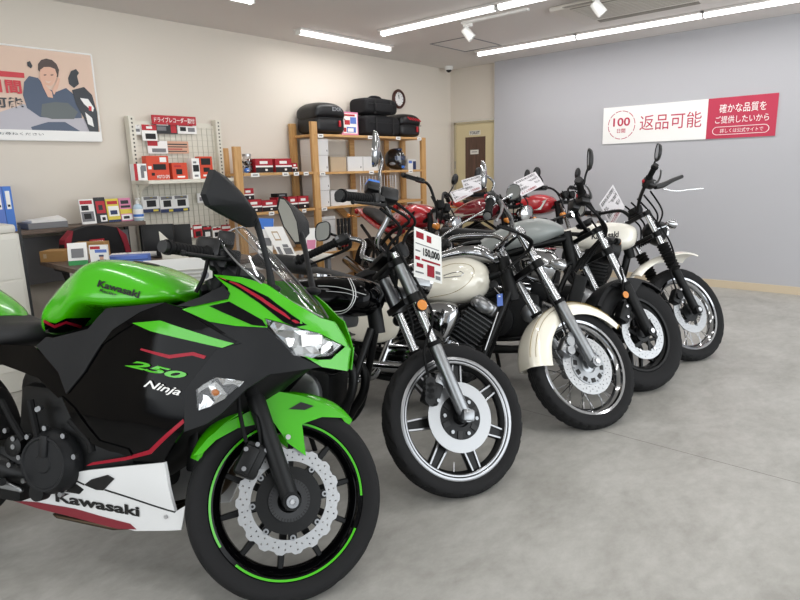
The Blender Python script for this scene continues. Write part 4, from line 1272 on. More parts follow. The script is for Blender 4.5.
def bolts(mb, pts, r=.007, d=(0, -1, 0), h=.006, mi=0):
    for p in pts: mb.cyl(V(p), V(p) + V(d) * h, r, n=8, mi=mi)


def fins(mb, base, axis, n, w, dpt, pitch, mi=0, core=.8, side=None):
    base, axis = V(base), V(axis).normalized(); f = axis.cross(V((0, 1, 0))).normalized()
    rot = M((f, V((0, 1, 0)), axis)).transposed()
    for k in range(n): mb.rbox(base + axis * (k * pitch), (w * (1 - .012 * k), dpt * (1 - .012 * k), pitch * .34), .004, rot, mi, 1)
    mb.rbox(base + axis * ((n - 1) * pitch / 2), (w * core, dpt * core, n * pitch), .01, rot, mi)
    return rot


def interp(tab, x):
    if x <= tab[0][0]: return tab[0][1]
    for (a, b), (c, d) in zip(tab, tab[1:]):
        if x <= c:
            t = (x - a) / (c - a); t = t * t * (3 - 2 * t) * .5 + t * .5
            return b + (d - b) * t
    return tab[-1][1]


def hose(bk, pts, r=.006, name='hose', m='rubber', st=False, sm=8, parent=None):
    mb = MB(); mb.tube(pts, r, 8, 0, sm); return bk.part(mb, name, m, st)


def rear_end(bk, wb, R, tw, rr, style, rim_m, tread, nspoke=10):
    w = wheel(bk, 'rear_wheel', (-wb, 0, R), R, tw, rr, False, style, rim_m, tread, nspoke=nspoke)
    for s in (-1, 1):
        mb = MB(); mb.tube([(-wb - .03, s * .11, R), (-wb + .2, s * .105, R + .02), (-wb + .5, s * .09, R + .06)], [.022, .026, .028], 10); bk.part(mb, 'swingarm', 'castblack')
    d = disc_mesh(V((-wb, 0, R)), -.075, .07, .11, .004, 120); d.build('brake_disc', 'discsteel', w)
    return w
# ------------------------------------------------------------------ the green sports bike in front
nj = Bike('motorcycle', 'green and black sports motorcycle with a white belly panel, nearest the camera', 'motorcycles in the front row',
          (.955, 1.369, -.014), ((.4277, -.9037, -.0183), (.8789, .4206, -.2250), (.2110, .0802, .9742)), 36.0, 24.7, .296, .030)
W1 = [(-1.3, .10), (-1.0, .13), (-.75, .165), (-.5, .2), (-.3, .222), (-.15, .215), (-.03, .185), (.05, .14), (.11, .085), (.16, .03), (.2, .004)]
W2 = [(.12, .5), (.22, .64), (.36, .82), (.52, .98), (.66, 1.0), (.8, .94), (.88, .84), (.96, .70), (1.02, .58), (1.15, .4)]


def NS(x, z): return max(.004, interp(W1, x) * interp(W2, z))


A_ = nj.A
# front wheel, wavy disc, carrier
w = wheel(nj, 'front_wheel', A_, .296, .112, .231, True, 'ten', 'gloss', 'road', 'kgreen', nspoke=10)
d = disc_mesh(A_, -.058, .113, .152, .005, 216, .0035); dd = d.build('brake_disc', 'discsteel', w)
c = MB(); c.lathe([(-.052, .05), (-.052, .098), (-.06, .098), (-.062, .05)], A_, (0, 1, 0), 48, 0, closed=True)
for k in range(8):
    a = 2 * PI * k / 8 + .2; p = A_ + V((.106 * math.cos(a), -.056, .106 * math.sin(a))); c.box(p, (.02, .007, .026), rotm('Y', -a), 0)
    p = A_ + V((.108 * math.cos(a), -.059, .108 * math.sin(a))); c.cyl(p, p + V((0, -.006, 0)), .0085, n=12, mi=1); c.cyl(p + V((0, -.006, 0)), p + V((0, -.008, 0)), .004, n=8, mi=0)
c.build('disc_carrier', ['castblack', 'polish'], dd)
c = MB(); c.lathe([(-.066, .036), (-.066, .062), (-.07, .062), (-.07, .036)], A_, (0, 1, 0), 48, closed=True)
for k in range(40):
    a = 2 * PI * k / 40; c.box(A_ + V((.057 * math.cos(a), -.0685, .057 * math.sin(a))), (.009, .005, .0035), rotm('Y', -a), 1)
c.build('sensor_ring', ['darkgrey', 'black'], dd)
legs = fork(nj, .098, (.335, .62), (.0275, .0205), ['castblack', 'darkgrey'])
q = MB(); q.lathe([(0, .018), (.008, .018), (.008, .008), (.012, .008)], nj.ax(0, -.128), (0, -1, 0), 20, 0); q.build('axle_end', 'polish', legs[0])
clamp(nj, .50, .098, 'castblack'); clamp(nj, .69, .098, 'castblack')
# caliper behind the right leg
cal = MB(); cc = nj.ax(.10, -.085) + V((-.085, 0, .02)); r_ = rotm('Y', .35)
cal.rbox(cc, (.07, .055, .105), .014, r_); cal.rbox(cc + V((-.012, -.026, .0)), (.045, .02, .085), .008, r_); cal.rbox(cc + V((.035, -.01, .03)), (.05, .02, .03), .006, r_)
bolts(cal, [cc + V((.012, -.03, .045)), cc + V((.03, -.022, -.03)), cc + V((-.02, -.037, .03)), cc + V((-.02, -.037, -.025)), cc + V((.04, -.022, .03))], .007, mi=1)
nj.part(cal, 'brake_caliper', ['castblack', 'polish'], True)
hose(nj, [cc + V((-.02, -.02, .05)), cc + V((-.05, -.03, .14)), cc + V((-.07, -.02, .25)), nj.ax(.5, -.06) + V((-.02, 0, 0))], .006, 'brake_hose', 'rubber', True)
hose(nj, [cc + V((.02, -.03, .05)), cc + V((-.0, -.04, .12)), nj.ax(.3, -.07) + V((-.03, 0, 0))], .004, 'sensor_cable', 'rubber', True)
# front mudguard
fm = MB(); th0, th1 = math.radians(53), math.radians(160); NA = 26; rows = []
for i in range(NA + 1):
    t = th0 + (th1 - th0) * i / NA; e = min(1, math.sin(PI * i / NA) * 2.2 + .12); row = []
    for j in range(13):
        s = -1 + 2 * j / 12; wy = .072 * (.35 + .65 * e); rr_ = .316 + .012 * e - .028 * abs(s) ** 2.5
        row.append(V((A_.x + rr_ * math.cos(t), wy * s, A_.z + rr_ * math.sin(t))))
    rows.append(row + [V((p.x - .004 * math.cos(t), p.y * .97, p.z - .004 * math.sin(t))) for p in reversed(row)])
fm.rings(rows)
ms = lambda x, z: .080
patch(fm, nj, [(247, 397), (259, 391), (278, 391.5), (303, 396), (330, 406), (348, 418), (322, 417), (302, 424), (306, 456), (288, 443), (268, 414), (258, 408)], ms, 0, .008, 0, .03, True)
patch(fm, nj, [(193, 456), (208, 438), (228, 422), (250, 411), (258, 424), (238, 428), (216, 440), (203, 453)], lambda x, z: .072, 0, .006, 0, .03, True)
for s in (True,):
    loc = [onsurf(nj, a, b, ms, 0, True) for a, b in [(247, 397), (259, 391), (278, 391.5), (303, 396), (330, 406), (348, 418), (322, 417), (302, 424), (306, 456), (288, 443), (268, 414), (258, 408)]]
    patch_xz(fm, [(p.x, p.z) for p in loc], ms, 0, .008, 0, .03, True)
mg = nj.part(fm, 'front_mudguard', 'kgreen', True, smooth=50)
v = MB(); patch(v, nj, [(289, 409), (301, 402), (314, 406), (305, 410)], ms, .004, .004, 0, .03, True); v.build('slot', 'black', mg)
v = MB(); bolts(v, [nj.P(288, 437, -.0885, True)], .008); v.build('bolt', 'steel', mg)

# dark inner body so that no daylight shows through
ib = MB(); ib.loft([(-.98, .5, .62, .05), (-.9, .36, .72, .09, 3), (-.7, .30, .80, .12, 3), (-.45, .30, .86, .13, 3), (-.28, .42, .86, .12, 3), (-.15, .52, .84, .10, 3), (-.02, .64, .82, .07, 3), (.06, .70, .80, .03)], 4, 20)
nj.part(ib, 'frame', 'castblack')  # added filler core that blocks see-through gaps, not real frame tubes
# side fairings, both sides
def both(name, mats, plist, **kw):
    for mir in (False, True):
        mb = MB()
        for (pts, off, th, mi) in plist:
            loc = [onsurf(nj, a, b, NS, off) for a, b in pts]
            patch_xz(mb, [(p.x, p.z) for p in loc], NS, off, th, mi, kw.get('grid', .035), mir)
        o = nj.part(mb, name, mats, smooth=45)
        if not mir: first = o
    return first


gb = [(95, 350), (104, 330), (112, 311), (165, 302.5), (182, 308), (236, 331), (242, 343), (217, 349.5), (185, 391), (184.5, 428), (163, 462), (135, 461), (110, 449), (85, 440), (72, 415), (61, 396), (80, 372)]
sf = both('side_fairing', ['gloss', 'kgreen', 'kred', 'matte'], [
    (gb, 0, .01, 0),
    ([(95, 350), (112, 312), (165, 303), (182, 309), (236, 342), (222, 346), (150, 331), (133, 323.5), (118, 333)], .0045, .007, 0),
    ([(61, 396), (74, 408), (99, 441), (128, 449.5), (132, 456), (110, 451.5), (84, 440.5)], .004, .005, 0),
    ([(132, 323), (160, 320.5), (234, 343.5), (222, 347.8), (150, 331)], .0055, .003, 1),
    ([(140, 350), (141, 348.3), (169, 355), (193, 352), (206, 356), (204, 359), (192, 355.5), (169, 358.6)], .002, .003, 2),
    ([(183, 419), (184, 423), (151, 454), (125, 460.5), (86, 466), (92, 462.5), (125, 457.2), (149, 450)], .002, .003, 2)])
t = MB()
surf_text(t, nj, '250', (124.5, 366), (184, 380.5), (128, 358.5), NS, .0035, 0, .035, .35)
t.build('lettering', ['kgreen'], sf, smooth=0); t = MB()
surf_text(t, nj, 'Ninja', (143, 389), (180, 398.5), (144, 379), NS, .0035, 0, .012, .5)
t.build('lettering', ['paper'], sf, smooth=0)
cw = both('side_cowl', ['matte'], [([(184, 432), (184.5, 391), (217, 349.5), (242, 343.5), (209, 321.5), (236, 326), (266, 327.5), (282, 342), (294, 355), (322, 367), (294, 371), (269, 374.5), (246, 389), (222, 413), (206, 424)], .004, .01, 0)])
uc = both('upper_cowl', ['kgreen', 'gloss', 'kred', 'paper'], [
    ([(182, 309.5), (229, 295), (228, 288), (213.5, 274.5), (240, 277), (266, 284), (294, 303), (320, 318), (334, 322), (344, 338), (349, 349), (341, 344), (319, 333), (283, 323), (264, 318), (266, 327.5), (236, 326), (209, 321.5)], .008, .01, 0),
    ([(217, 277), (240, 283), (268, 297), (307, 325), (296, 327), (284, 322.5), (262, 305), (240, 290)], .010, .003, 1),
    ([(217, 276.5), (238, 283.5), (262, 297.5), (284, 312.5), (300, 323), (296, 323.5), (281, 314), (259, 299.3), (236, 285)], .0115, .003, 2),
    ([(209, 306), (229, 301.5), (262, 320), (266, 326.5), (252, 325)], .010, .003, 1)])
bk_ = both('nose_beak', ['kgreen'], [([(304, 356), (317, 360), (331, 359.5), (345, 347), (350, 348), (347, 371), (322, 367)], .010, .01, 0)])
kp = both('dash_cover', ['matte'], [([(176, 306), (200, 297), (222.5, 286), (229, 293), (227, 299), (192, 306.5)], .014, .008, 0)])
hl = [(264, 319), (283, 324), (319, 334), (341, 345), (331, 355), (312, 358), (294, 355), (281, 341)]
for mir in (False, True):
    mb = MB(); loc = [onsurf(nj, a, b, NS, .0) for a, b in hl]
    patch_xz(mb, [(p.x, p.z) for p in loc], NS, -.006, .006, 0, .022, mir, .007)
    h = nj.part(mb, 'headlight', ['lensbase'], smooth=0)
    mb = MB(); patch_xz(mb, [(p.x, p.z) for p in loc], NS, .006, .002, 0, .03, mir); mb.build('headlight_lens', 'lensglass', h)
    if not mir:
        mb = MB(); patch(mb, nj, [(301, 334.5), (322, 335), (322, 344), (302, 347)], NS, .0075, .001, 0, .03); mb.build('sticker', 'paper', h)
        mb = MB(); patch(mb, nj, [(318, 349), (338, 344), (342, 346), (331, 356), (322, 357)], NS, -.001, .002, 0, .03); mb.build('reflector_shade', 'black', h)
il = [(199, 389), (207, 383), (218, 377), (246, 381), (236, 390), (225, 399), (212, 406), (200.5, 410)]
for mir in (False, True):
    mb = MB(); loc = [onsurf(nj, a, b, NS, .0) for a, b in il]
    patch_xz(mb, [(p.x, p.z) for p in loc], NS, .005, .004, 0, .02, mir, .004)
    cx_ = sum((p for p in loc), V()) / len(loc); sy = 1 if mir else -1
    mb.ell((cx_.x, sy * (NS(cx_.x, cx_.z) + .01), cx_.z), (.013, .005, .010), None, 12, 1)
    h = nj.part(mb, 'turn_signal', ['lensbase', 'lensbulb'], smooth=0)
    mb = MB(); patch_xz(mb, [(p.x, p.z) for p in loc], NS, .014, .002, 0, .03, mir); mb.build('signal_lens', 'lensglass', h)
# white belly panel
bp = [(0, 497.5), (15, 490.5), (37, 499), (46, 496), (61, 475), (90, 470), (164, 462.5), (175, 512), (185, 506), (181, 530), (135, 531), (70, 514), (20, 502)]
be = both('belly_panel', ['kwhite', 'bellyred', 'black', 'black'], [
    (bp, 0, .012, 0),
    ([(12, 500.5), (38, 502.5), (75, 509), (130, 524), (136, 529.5), (118, 529), (72, 517), (36, 508)], .002, .003, 1),
    ([(61, 475), (62.5, 474), (84, 484), (84, 485.5)], .0015, .003, 2), ([(104, 490.5), (105, 489.2), (175, 511.5), (175, 513)], .0015, .003, 2),
    ([(84, 485), (91, 479.5), (107, 475), (114, 479), (103, 490.5), (96, 490)], .003, .003, 2)])
t = MB(); surf_text(t, nj, 'Kawasaki', (55.5, 501.7), (139.5, 517), (55, 491.5), NS, .003, 0, .035)
t.build('lettering', ['black'], be, smooth=0)
for q_ in ((67, 489), (166.5, 516.5)): t = MB(); bolts(t, [onsurf(nj, *q_, NS, .001)], .006); t.build('bolt', 'steel', be)
sk = MB(); sk.prism([nj.P(50, 514, -.10), nj.P(132, 530, -.10), nj.P(112, 531, -.1), nj.P(56, 519, -.1)], (0, .2, 0)); nj.part(sk, 'exhaust_collector', 'bronze', bevel=.01)
for y in (-.05, .05):
    hp_ = MB(); hp_.tube([(-.36, y, .62), (-.22, y, .56), (-.2, y, .42), (-.26, y, .28), (-.42, y * .8, .2), (-.6, y * .6, .19)], .02, 10, 0, 6); nj.part(hp_, 'exhaust_header', 'bronze')
# engine, clutch cover, brackets
en = MB(); en.rbox((-.68, 0, .42), (.46, .26, .34), .03); en.rbox((-.48, 0, .62), (.24, .3, .24), .03)
en.rbox(nj.P(12, 470, -.12), (.16, .08, .18), .02)
e = nj.part(en, 'engine', 'castblack')
cp_ = nj.P(50, 462, -.16)
c = MB(); c.lathe([(-.03, 0), (-.03, .10), (.0, .10), (.008, .096), (.02, .088), (.03, .084), (.03, .078), (.026, .074), (.026, .03), (.03, .026), (.03, 0)], cp_, (0, -1, 0), 48)
c.rbox(cp_ + V((0, -.028, .055)), (.03, .012, .07), .005); c.build('clutch_cover', 'matte', e)
for q_ in [cp_ + V((.108 * math.cos(a), -.004, .108 * math.sin(a))) for a in (.3, 1.0, 1.7, 2.4, 3.1, 3.8, 4.5, 5.3)] + [nj.P(x, y, -.165) for x, y in ((16, 438), (16, 446), (12, 464), (40, 409), (42, 408), (8, 430), (44, 490))]:
    c = MB(); bolts(c, [q_], .0085, h=.013); c.build('bolt', 'alu', e)
c = MB(); c.lathe([(0, 0), (0, .035), (.02, .033), (.026, .02), (.026, 0)], nj.P(18, 445, -.15), (0, -1, 0), 24); c.build('engine_cap', 'castblack', e)
c = MB(); c.lathe([(0, 0), (0, .03), (.03, .028), (.03, 0)], nj.P(44, 490, -.15), (0, -1, 0), 20, 0); c.build('engine_cap', 'castblack', e)
for pts in (((30, 400), (34, 420), (38, 438)), ((2, 400), (12, 420), (24, 440)), ((70, 420), (88, 440), (92, 452))):
    hose(nj, [nj.P(a, b, -.17) for a, b in pts], .011)
rs = MB(); rs.prism([nj.P(a, b, -.17) for a, b in ((-10, 470), (6, 480), (24, 488), (24, 492), (4, 488), (-12, 480))], (0, -.012, 0)); nj.part(rs, 'rear_set', 'alu', bevel=.004)
pg = MB(); pg.tube([nj.P(2, 482, -.18), nj.P(2, 482, -.26)], .012, 12); nj.part(pg, 'footpeg', 'rubber')
# tank
stn = lambda tx, ty, bx, by, w, e=2.5, tp=0: (nj.P(tx, ty, -.03).x, nj.P(bx, by, -w).z, nj.P(tx, ty, -.03).z, w, e, tp)
tk = MB(); tk.loft([(-.885, .765, .81, .04, 2.4), (-.877, .745, .845, .085, 2.8), stn(69, 289, 66, 334, .115, 3.0, .15), stn(89, 269.5, 92, 330, .14, 3.2, .2), stn(110, 260.5, 115, 312, .165, 3.6, .2), stn(140, 262.5, 150, 312, .17, 3.6, .2), stn(170, 273, 180, 310, .155, 3.2, .18), stn(193, 289, 196, 304, .11, 2.3, .1), (nj.P(198, 295, 0).x, .865, .885, .04, 2.2)], 5, 40)
tkb = bvh_of(tk)
def decal(mb, bk, pts, bvh, off, mi, k=6):
    # a flat polygon of photo points pressed onto a curved surface
    n = len(pts); fl = []
    for i in range(n):
        a, b = pts[i], pts[(i + 1) % n]
        for j in range(k): fl.append((a[0] + (b[0] - a[0]) * j / k, a[1] + (b[1] - a[1]) * j / k))
    pts2 = [V(p) for p in fl]; ne = len(pts2); g = 3.0
    x = min(p[0] for p in fl)
    while x < max(p[0] for p in fl):
        y = min(p[1] for p in fl)
        while y < max(p[1] for p in fl):
            if inside(x, y, fl) and min((q[0] - x) ** 2 + (q[1] - y) ** 2 for q in fl) > 1: pts2.append(V((x, y)))
            y += g
        x += g
    r = delaunay_2d_cdt(pts2, [(i, (i + 1) % ne) for i in range(ne)], [list(range(ne))], 1, 1e-5)
    P3 = [bk.cast(bvh, p.x, p.y, off) for p in r[0]]
    fs = [list(f) for f in r[2] if all(P3[i] is not None for i in f)]
    mb.add([p if p is not None else V() for p in P3], fs, mi)


dk_ = MB()
decal(dk_, nj, [(44, 321), (56, 323), (66, 318), (91, 317.5), (84, 326), (50, 337), (46, 334)], tkb, .0015, 1)
dr_ = MB(); decal(dr_, nj, [(45, 319.5), (55, 324.5), (66, 320.5), (82, 325), (80, 327.5), (66, 323), (55, 327.5), (44, 322)], tkb, .003, 2)
o = nj.part(tk, 'fuel_tank', ['kgreen'], smooth=60); dk_.build('tank_graphic', ['kgreen', 'gloss', 'kred'], o, smooth=60); dr_.build('tank_stripe', ['kgreen', 'gloss', 'kred'], o, smooth=60)
t = MB(); surf_text(t, nj, 'Kawasaki', (97.5, 287), (140, 298.5), (98.5, 280), None, .0035, 0, .035, .15, bvh=tkb); t.build('lettering', ['black'], o, smooth=0); t = MB(); surf_text(t, nj, 'Racing', (100, 293), (117, 297.5), (100.5, 288.8), None, .0035, 0, .02, .15, bvh=tkb)
t.build('lettering', ['black'], o, smooth=0)
cpz = MB(); cpz.lathe([(0, .045), (.008, .045), (.012, .04), (.012, 0)], (nj.P(140, 264.5, -.03).x, 0, nj.P(140, 264.5, -.03).z - .004), (0.15, 0, 1), 24); cpz.build('fuel_cap', 'castblack', o)
both('knee_cover', ['matte'], [([(46, 337), (52, 338), (88, 329), (106, 308.5), (165, 302.5), (140, 312), (112, 330), (100, 346), (84, 372), (66, 394), (58, 372), (46, 358), (36, 346)], .006, .01, 0)])
# seat, tail
st_ = MB(); st_.loft([(-1.36, .80, .83, .05, 2.4), (-1.30, .76, .85, .11, 2.8), (-1.18, .71, .82, .14, 3), (-1.05, .695, .785, .145, 3), (-.98, .70, .785, .12, 2.8), (-.93, .715, .785, .085, 2.6), (-.905, .73, .77, .04, 2.2)], 5, 28)
nj.part(st_, 'rider_seat', 'seat')
tl = MB(); tl.loft([(-1.72, .90, .93, .03, 2.2), (-1.62, .86, .955, .07, 2.4), (-1.45, .80, .95, .10, 2.6), (-1.28, .77, .91, .115, 2.6), (-1.16, .755, .845, .115, 2.6), (-1.10, .75, .80, .08, 2.4)], 4, 28)
nj.part(tl, 'tail_cowl', 'kgreen')
tl = MB(); tl.loft([(-1.5, .80, .95, .06, 2.6), (-1.4, .90, .965, .1, 2.8), (-1.28, .88, .925, .1, 2.6), (-1.24, .87, .89, .06, 2.4)], 4, 24); nj.part(tl, 'pillion_seat', 'seat')
both('tail_panel', ['gloss'], [([(-70, 340), (-10, 344), (34, 346), (50, 362), (63, 378), (67, 394), (58, 398), (38, 378), (0, 364), (-70, 372)], .0, .01, 0)])
rear_end(nj, 1.37, .31, .14, .231, 'ten', 'gloss', 'road')
mf = MB(); mf.tube([(-.75, -.12, .28), (-1.0, -.16, .34), (-1.15, -.18, .40), (-1.5, -.2, .52)], [.03, .045, .055, .05], 16, 0, 6); nj.part(mf, 'muffler', 'castblack')
# handlebars (clip-ons), levers
g0, g1 = nj.P(207, 253, -.215, True), nj.P(166, 247, -.335, True)
mir_ = lambda p: V((p.x, -p.y, p.z))
hb = MB()
for s in (1, -1):
    a, b = (g0, g1) if s > 0 else (mir_(g0), mir_(g1)); hb.tube([nj.ax(.69, -s * .098), a + (a - b).normalized() * .04, a, b], .011, 10)
    hb.cyl(nj.ax(.66, -s * .098), nj.ax(.70, -s * .098), .027, n=16)
bar = nj.part(hb, 'handlebar', 'castblack', True)
for a, b in ((g0, g1), (mir_(g0), mir_(g1))):
    grip(nj, bar, a, b, .0175); lever(nj, bar, a, b, (1, 0, 0), 'castblack')
rv = MB(); q = nj.P(212, 243, -.16, True) + V((.05, 0, 0)); rv.rbox(nj.P(226, 240, -.17, True), (.05, .05, .045), .008); rv.rbox(nj.P(218, 262, -.16, True), (.05, .06, .05), .012); rv.rbox(nj.P(232, 258, -.14, True), (.05, .06, .04), .01); rv.rbox(nj.P(208, 248, -.2, True), (.07, .05, .06), .014); rv.cyl(nj.P(205, 275, -.13, True), nj.P(205, 275, -.15, True), .012, n=12, mi=1); nj.part(rv, 'brake_master_cylinder', ['blackplastic', 'polish'], True)
for pts in (((226, 250), (238, 262), (236, 280), (222, 290)), ((214, 262), (222, 280), (210, 296)), ((208, 258), (204, 276), (196, 292))):
    hose(nj, [nj.P(a, b, -.13) for a, b in pts], .006, 'cable')
ds = MB(); ds.rbox((-.2, 0, .955), (.06, .2, .09), .015, rotm('Y', .6)); ds.rbox((-.12, 0, .91), (.18, .2, .02), .006, rotm('Y', .35)); nj.part(ds, 'instrument_panel', 'matte')
ds = MB(); ds.loft([(-.30, .78, .86, .13, 3), (-.2, .76, .87, .15, 3), (-.08, .74, .875, .13, 3), (.03, .74, .85, .08, 2.5), (.1, .74, .8, .02)], 4, 20); nj.part(ds, 'inner_cowl', 'castblack')
# windscreen
cl = [V((-.196, 0, 1.128)), V((-.12, 0, 1.065)), V((-.045, 0, .995)), V((.03, 0, .925)), V((.1, 0, .862))]
ed = [V((-.205, .118, 1.075)), V((-.13, .148, 1.015)), V((-.05, .142, .955)), V((.03, .098, .905)), V((.1, .02, .86))]
cl, ed = catmull(cl, 5), catmull(ed, 5); rows = []
for c, e in zip(cl, ed):
    row = []
    for j in range(17):
        u = -1 + j / 8; k = abs(u) ** 1.7
        row.append(V((c.x + (e.x - c.x) * k, e.y * u, c.z + (e.z - c.z) * k)))
    rows.append(row)
ws = MB(); nr = len(rows)
ws.add([p for r in rows for p in r], [(i * 17 + j, i * 17 + j + 1, (i + 1) * 17 + j + 1, (i + 1) * 17 + j) for i in range(nr - 1) for j in range(16)])
wo = nj.part(ws, 'windscreen', 'screen', smooth=80)
so = wo.modifiers.new('solid', 'SOLIDIFY'); so.thickness = .003
rim = MB(); rim.tube([r[0] for r in rows], .0028, 6); rim.tube([r[-1] for r in rows], .0028, 6); rim.tube(rows[0], .0028, 6); rim.tube([r[11] + V((0, 0, .002)) for r in rows[:-3]], .0016, 6); rim.tube([r[5] + V((0, 0, .002)) for r in rows[:-3]], .0016, 6)
rim.build('screen_highlight', 'polish', wo)  # bright tubes imitate highlights along the sheet's edges and fold lines
# mirrors: angular shells on thin stalks
def nmirror(sgn):
    out = [(213, 169.6), (225, 176.5), (236, 190), (250, 209), (257.5, 219), (254, 226.5), (248.6, 227.4), (222.5, 213.6), (208.8, 205.4), (204.6, 194.4)]
    pl = [nj.P(a, b, -.055, False, 0) for a, b in out]
    pl = [V((p.x, p.y * -1 if sgn > 0 else p.y, p.z)) for p in pl]
    c = sum(pl, V()) / len(pl); mb = MB()
    tw = lambda p, k, dx: V((c.x + dx + .25 * (abs(p.y) - abs(c.y)) * 0, c.y + (p.y - c.y) * k, c.z + (p.z - c.z) * k))
    mb.rings([[tw(p, .06, .042) for p in pl], [tw(p, .45, .034) for p in pl], [tw(p, 1, .004) for p in pl], [tw(p, 1, -.012) for p in pl], [tw(p, .9, -.012) for p in pl], [tw(p, .88, -.008) for p in pl], [tw(p, .05, -.008) for p in pl]], 0)
    base = nj.P(272, 289, -.11); top = nj.P(255, 224, -.055, False, 0)
    if sgn > 0: base.y *= -1; top.y *= -1
    mb.tube([base, base + (top - base) * .4 + V((.008, 0, 0)), top + V((.006, 0, 0)), top + (c - top) * .3 + V((.01, 0, 0))], [.013, .009, .010, .014], 10, 0, 5); mb.ell(base, (.028, .018, .014))
    o = nj.part(mb, 'mirror', 'matte', smooth=30)
    g = MB(); g.rings([[tw(p, .87, -.009) for p in pl], [tw(p, .05, -.0095) for p in pl]]); g.build('mirror_glass', 'mirrorglass', o)
nmirror(-1)
def onplane(bk, px, py, c, n):
    o, d = bk.ray(px, py); return o + d * ((c - o).dot(n) / d.dot(n))
mc, mn = nj.P(292, 221, .33), V((-.42, -.9, .08)).normalized()
gl_ = [onplane(nj, a, b, mc, mn) for a, b in [(279, 197.5), (284, 198.5), (291, 208), (297, 222), (300, 243), (295, 243.5), (283, 226), (277, 208)]]
gc = sum(gl_, V()) / len(gl_); mb = MB(); tw = lambda k, dd, sh=V(): [gc + (p - gc) * k + mn * dd + sh for p in gl_]
mb.rings([tw(.08, -.05, V((.03, .02, 0))), tw(.5, -.045, V((.02, .012, 0))), tw(.95, -.014), tw(1.04, 0), tw(.96, .001), tw(.95, -.002), tw(.06, -.002)])
b0 = nj.P(313, 291, .12); t0 = onplane(nj, 301, 243, mc, mn)
mb.tube([b0, b0 + (t0 - b0) * .5 + V((.006, 0, 0)), t0 + V((.01, 0, 0)), gc + (t0 - gc) * .6 - mn * .02], [.012, .009, .011, .014], 10, 0, 5); mb.ell(b0, (.028, .018, .014))
mo_ = nj.part(mb, 'mirror', 'matte', smooth=40); g = MB(); g.rings([tw(.94, -.0015), tw(.05, -.001)]); g.build('mirror_glass', 'mirrorglass', mo_)
# radiator and side stand
rd = MB(); rd.rbox((-.27, 0, .5), (.04, .2, .26), .01)
for k in range(14): rd.box((-.248, 0, .39 + k * .017), (.004, .18, .005))
nj.part(rd, 'radiator', 'castblack')
ss = MB(); ss.tube([(-.72, .13, .26), (-.68, .22, .05)], .012, 10); ss.box((-.68, .225, .046), (.05, .04, .01)); nj.part(ss, 'side_stand', 'castblack')
# ------------------------------------------------------------------ second: black cruiser with pin-striped tank and cast wheel
gn = Bike('motorcycle', 'black motorcycle with silver pinstripes on its tank, second from the left', 'motorcycles in the front row',
          (1.755, 1.313, -.015), ((.4274, -.9038, -.0203), (.8803, .4212, -.2181), (.2057, .0753, .9757)), 40.5, 27, .305, .045)
A_ = gn.A
w = wheel(gn, 'front_wheel', A_, .305, .088, .241, True, 'pair', 'castblack', 'block', nspoke=7)
r = MB()
for yy in (-1, 1):
    r.lathe([(yy * .0345, .2445), (yy * .0365, .2415), (yy * .036, .232), (yy * .033, .229)], A_, (0, 1, 0), 80); r.lathe([(yy * .0325, .2265), (yy * .0325, .221), (yy * .029, .217)], A_, (0, 1, 0), 80)
r.build('polished_rim_edge', 'polish', w)
d = disc_mesh(A_, -.052, .085, .138, .006, 96, holes=False, nr=3); dd = d.build('brake_disc', 'discwhite', w)
c = MB(); c.lathe([(-.048, .04), (-.048, .088), (-.056, .088), (-.058, .04)], A_, (0, 1, 0), 48, 0, closed=True)
for k in range(6):
    a = 2 * PI * k / 6; c.cyl(A_ + V((.07 * math.cos(a), -.055, .07 * math.sin(a))), A_ + V((.07 * math.cos(a), -.063, .07 * math.sin(a))), .008, n=6, mi=1)
    a += .5; c.box(A_ + V((.07 * math.cos(a), -.059, .07 * math.sin(a))), (.03, .004, .02), rotm('Y', -a), 2)
c.build('disc_carrier', ['castblack', 'alu', 'black'], dd)
legs = fork(gn, .095, (.30, .70), (.0265, .0175), ['alu', 'stanchion'])
for lg, s in zip(legs, (-1, 1)):
    q = MB(); q.rbox(gn.ax(.0, s * .118), (.05, .03, .045), .008); q.build('axle_clamp', 'alu', lg)
    q = MB(); b = gn.ax(.46, s * .118); q.cyl(b, b + V((0, s * .012, 0)), .024, n=24, mi=1); q.cyl(b + V((0, s * .010, 0)), b + V((0, s * .016, 0)), .021, n=24, mi=0); q.build('side_reflector', ['amber', 'castblack'], lg)
clamp(gn, .50, .095, 'castblack', .035, .031); clamp(gn, .66, .095, 'castblack', .03, .028)
sv = MB()
for s in (-1, 1): sv.tube([gn.ax(.52, s * .095), gn.ax(.65, s * .095)], .027, 16)
for s in (-1, 1): sv.rbox(gn.ax(.58, s * .1) + V((.05, 0, .01)), (.1, .014, .055), .006)
gn.part(sv, 'headlight_bracket', 'alu', True)
hl_ = MB(); hc = gn.ax(.60) + V((.11, 0, .03))
hl_.lathe([(-.09, 0), (-.085, .03), (-.06, .055), (-.02, .07), (.02, .074), (.03, .074), (.032, .068), (.026, .066)], hc, (1, 0, -.1), 36); h = gn.part(hl_, 'headlight', 'chrome', True)
q = MB(); q.lathe([(.026, .067), (.036, .05), (.042, .025), (.044, 0)], hc, (1, 0, -.1), 32); q.build('headlight_lens', 'lensbase', h)
cal = MB(); cc = gn.ax(.10, -.065) + V((-.085, 0, -.01)); r_ = rotm('Y', .3)
cal.rbox(cc, (.065, .06, .09), .012, r_)
for k in range(4): cal.cyl(cc + V((-.025, -.02, -.03 + k * .022)), cc + V((-.025, -.046, -.03 + k * .022)), .022, n=14)
cal.rbox(cc + V((.03, -.01, .05)), (.05, .025, .05), .006, r_, 1); bolts(cal, [cc + V((.03, -.022, .06)), cc + V((.015, -.03, -.03))], .008, mi=1)
gn.part(cal, 'brake_caliper', ['castblack', 'alu'], True)
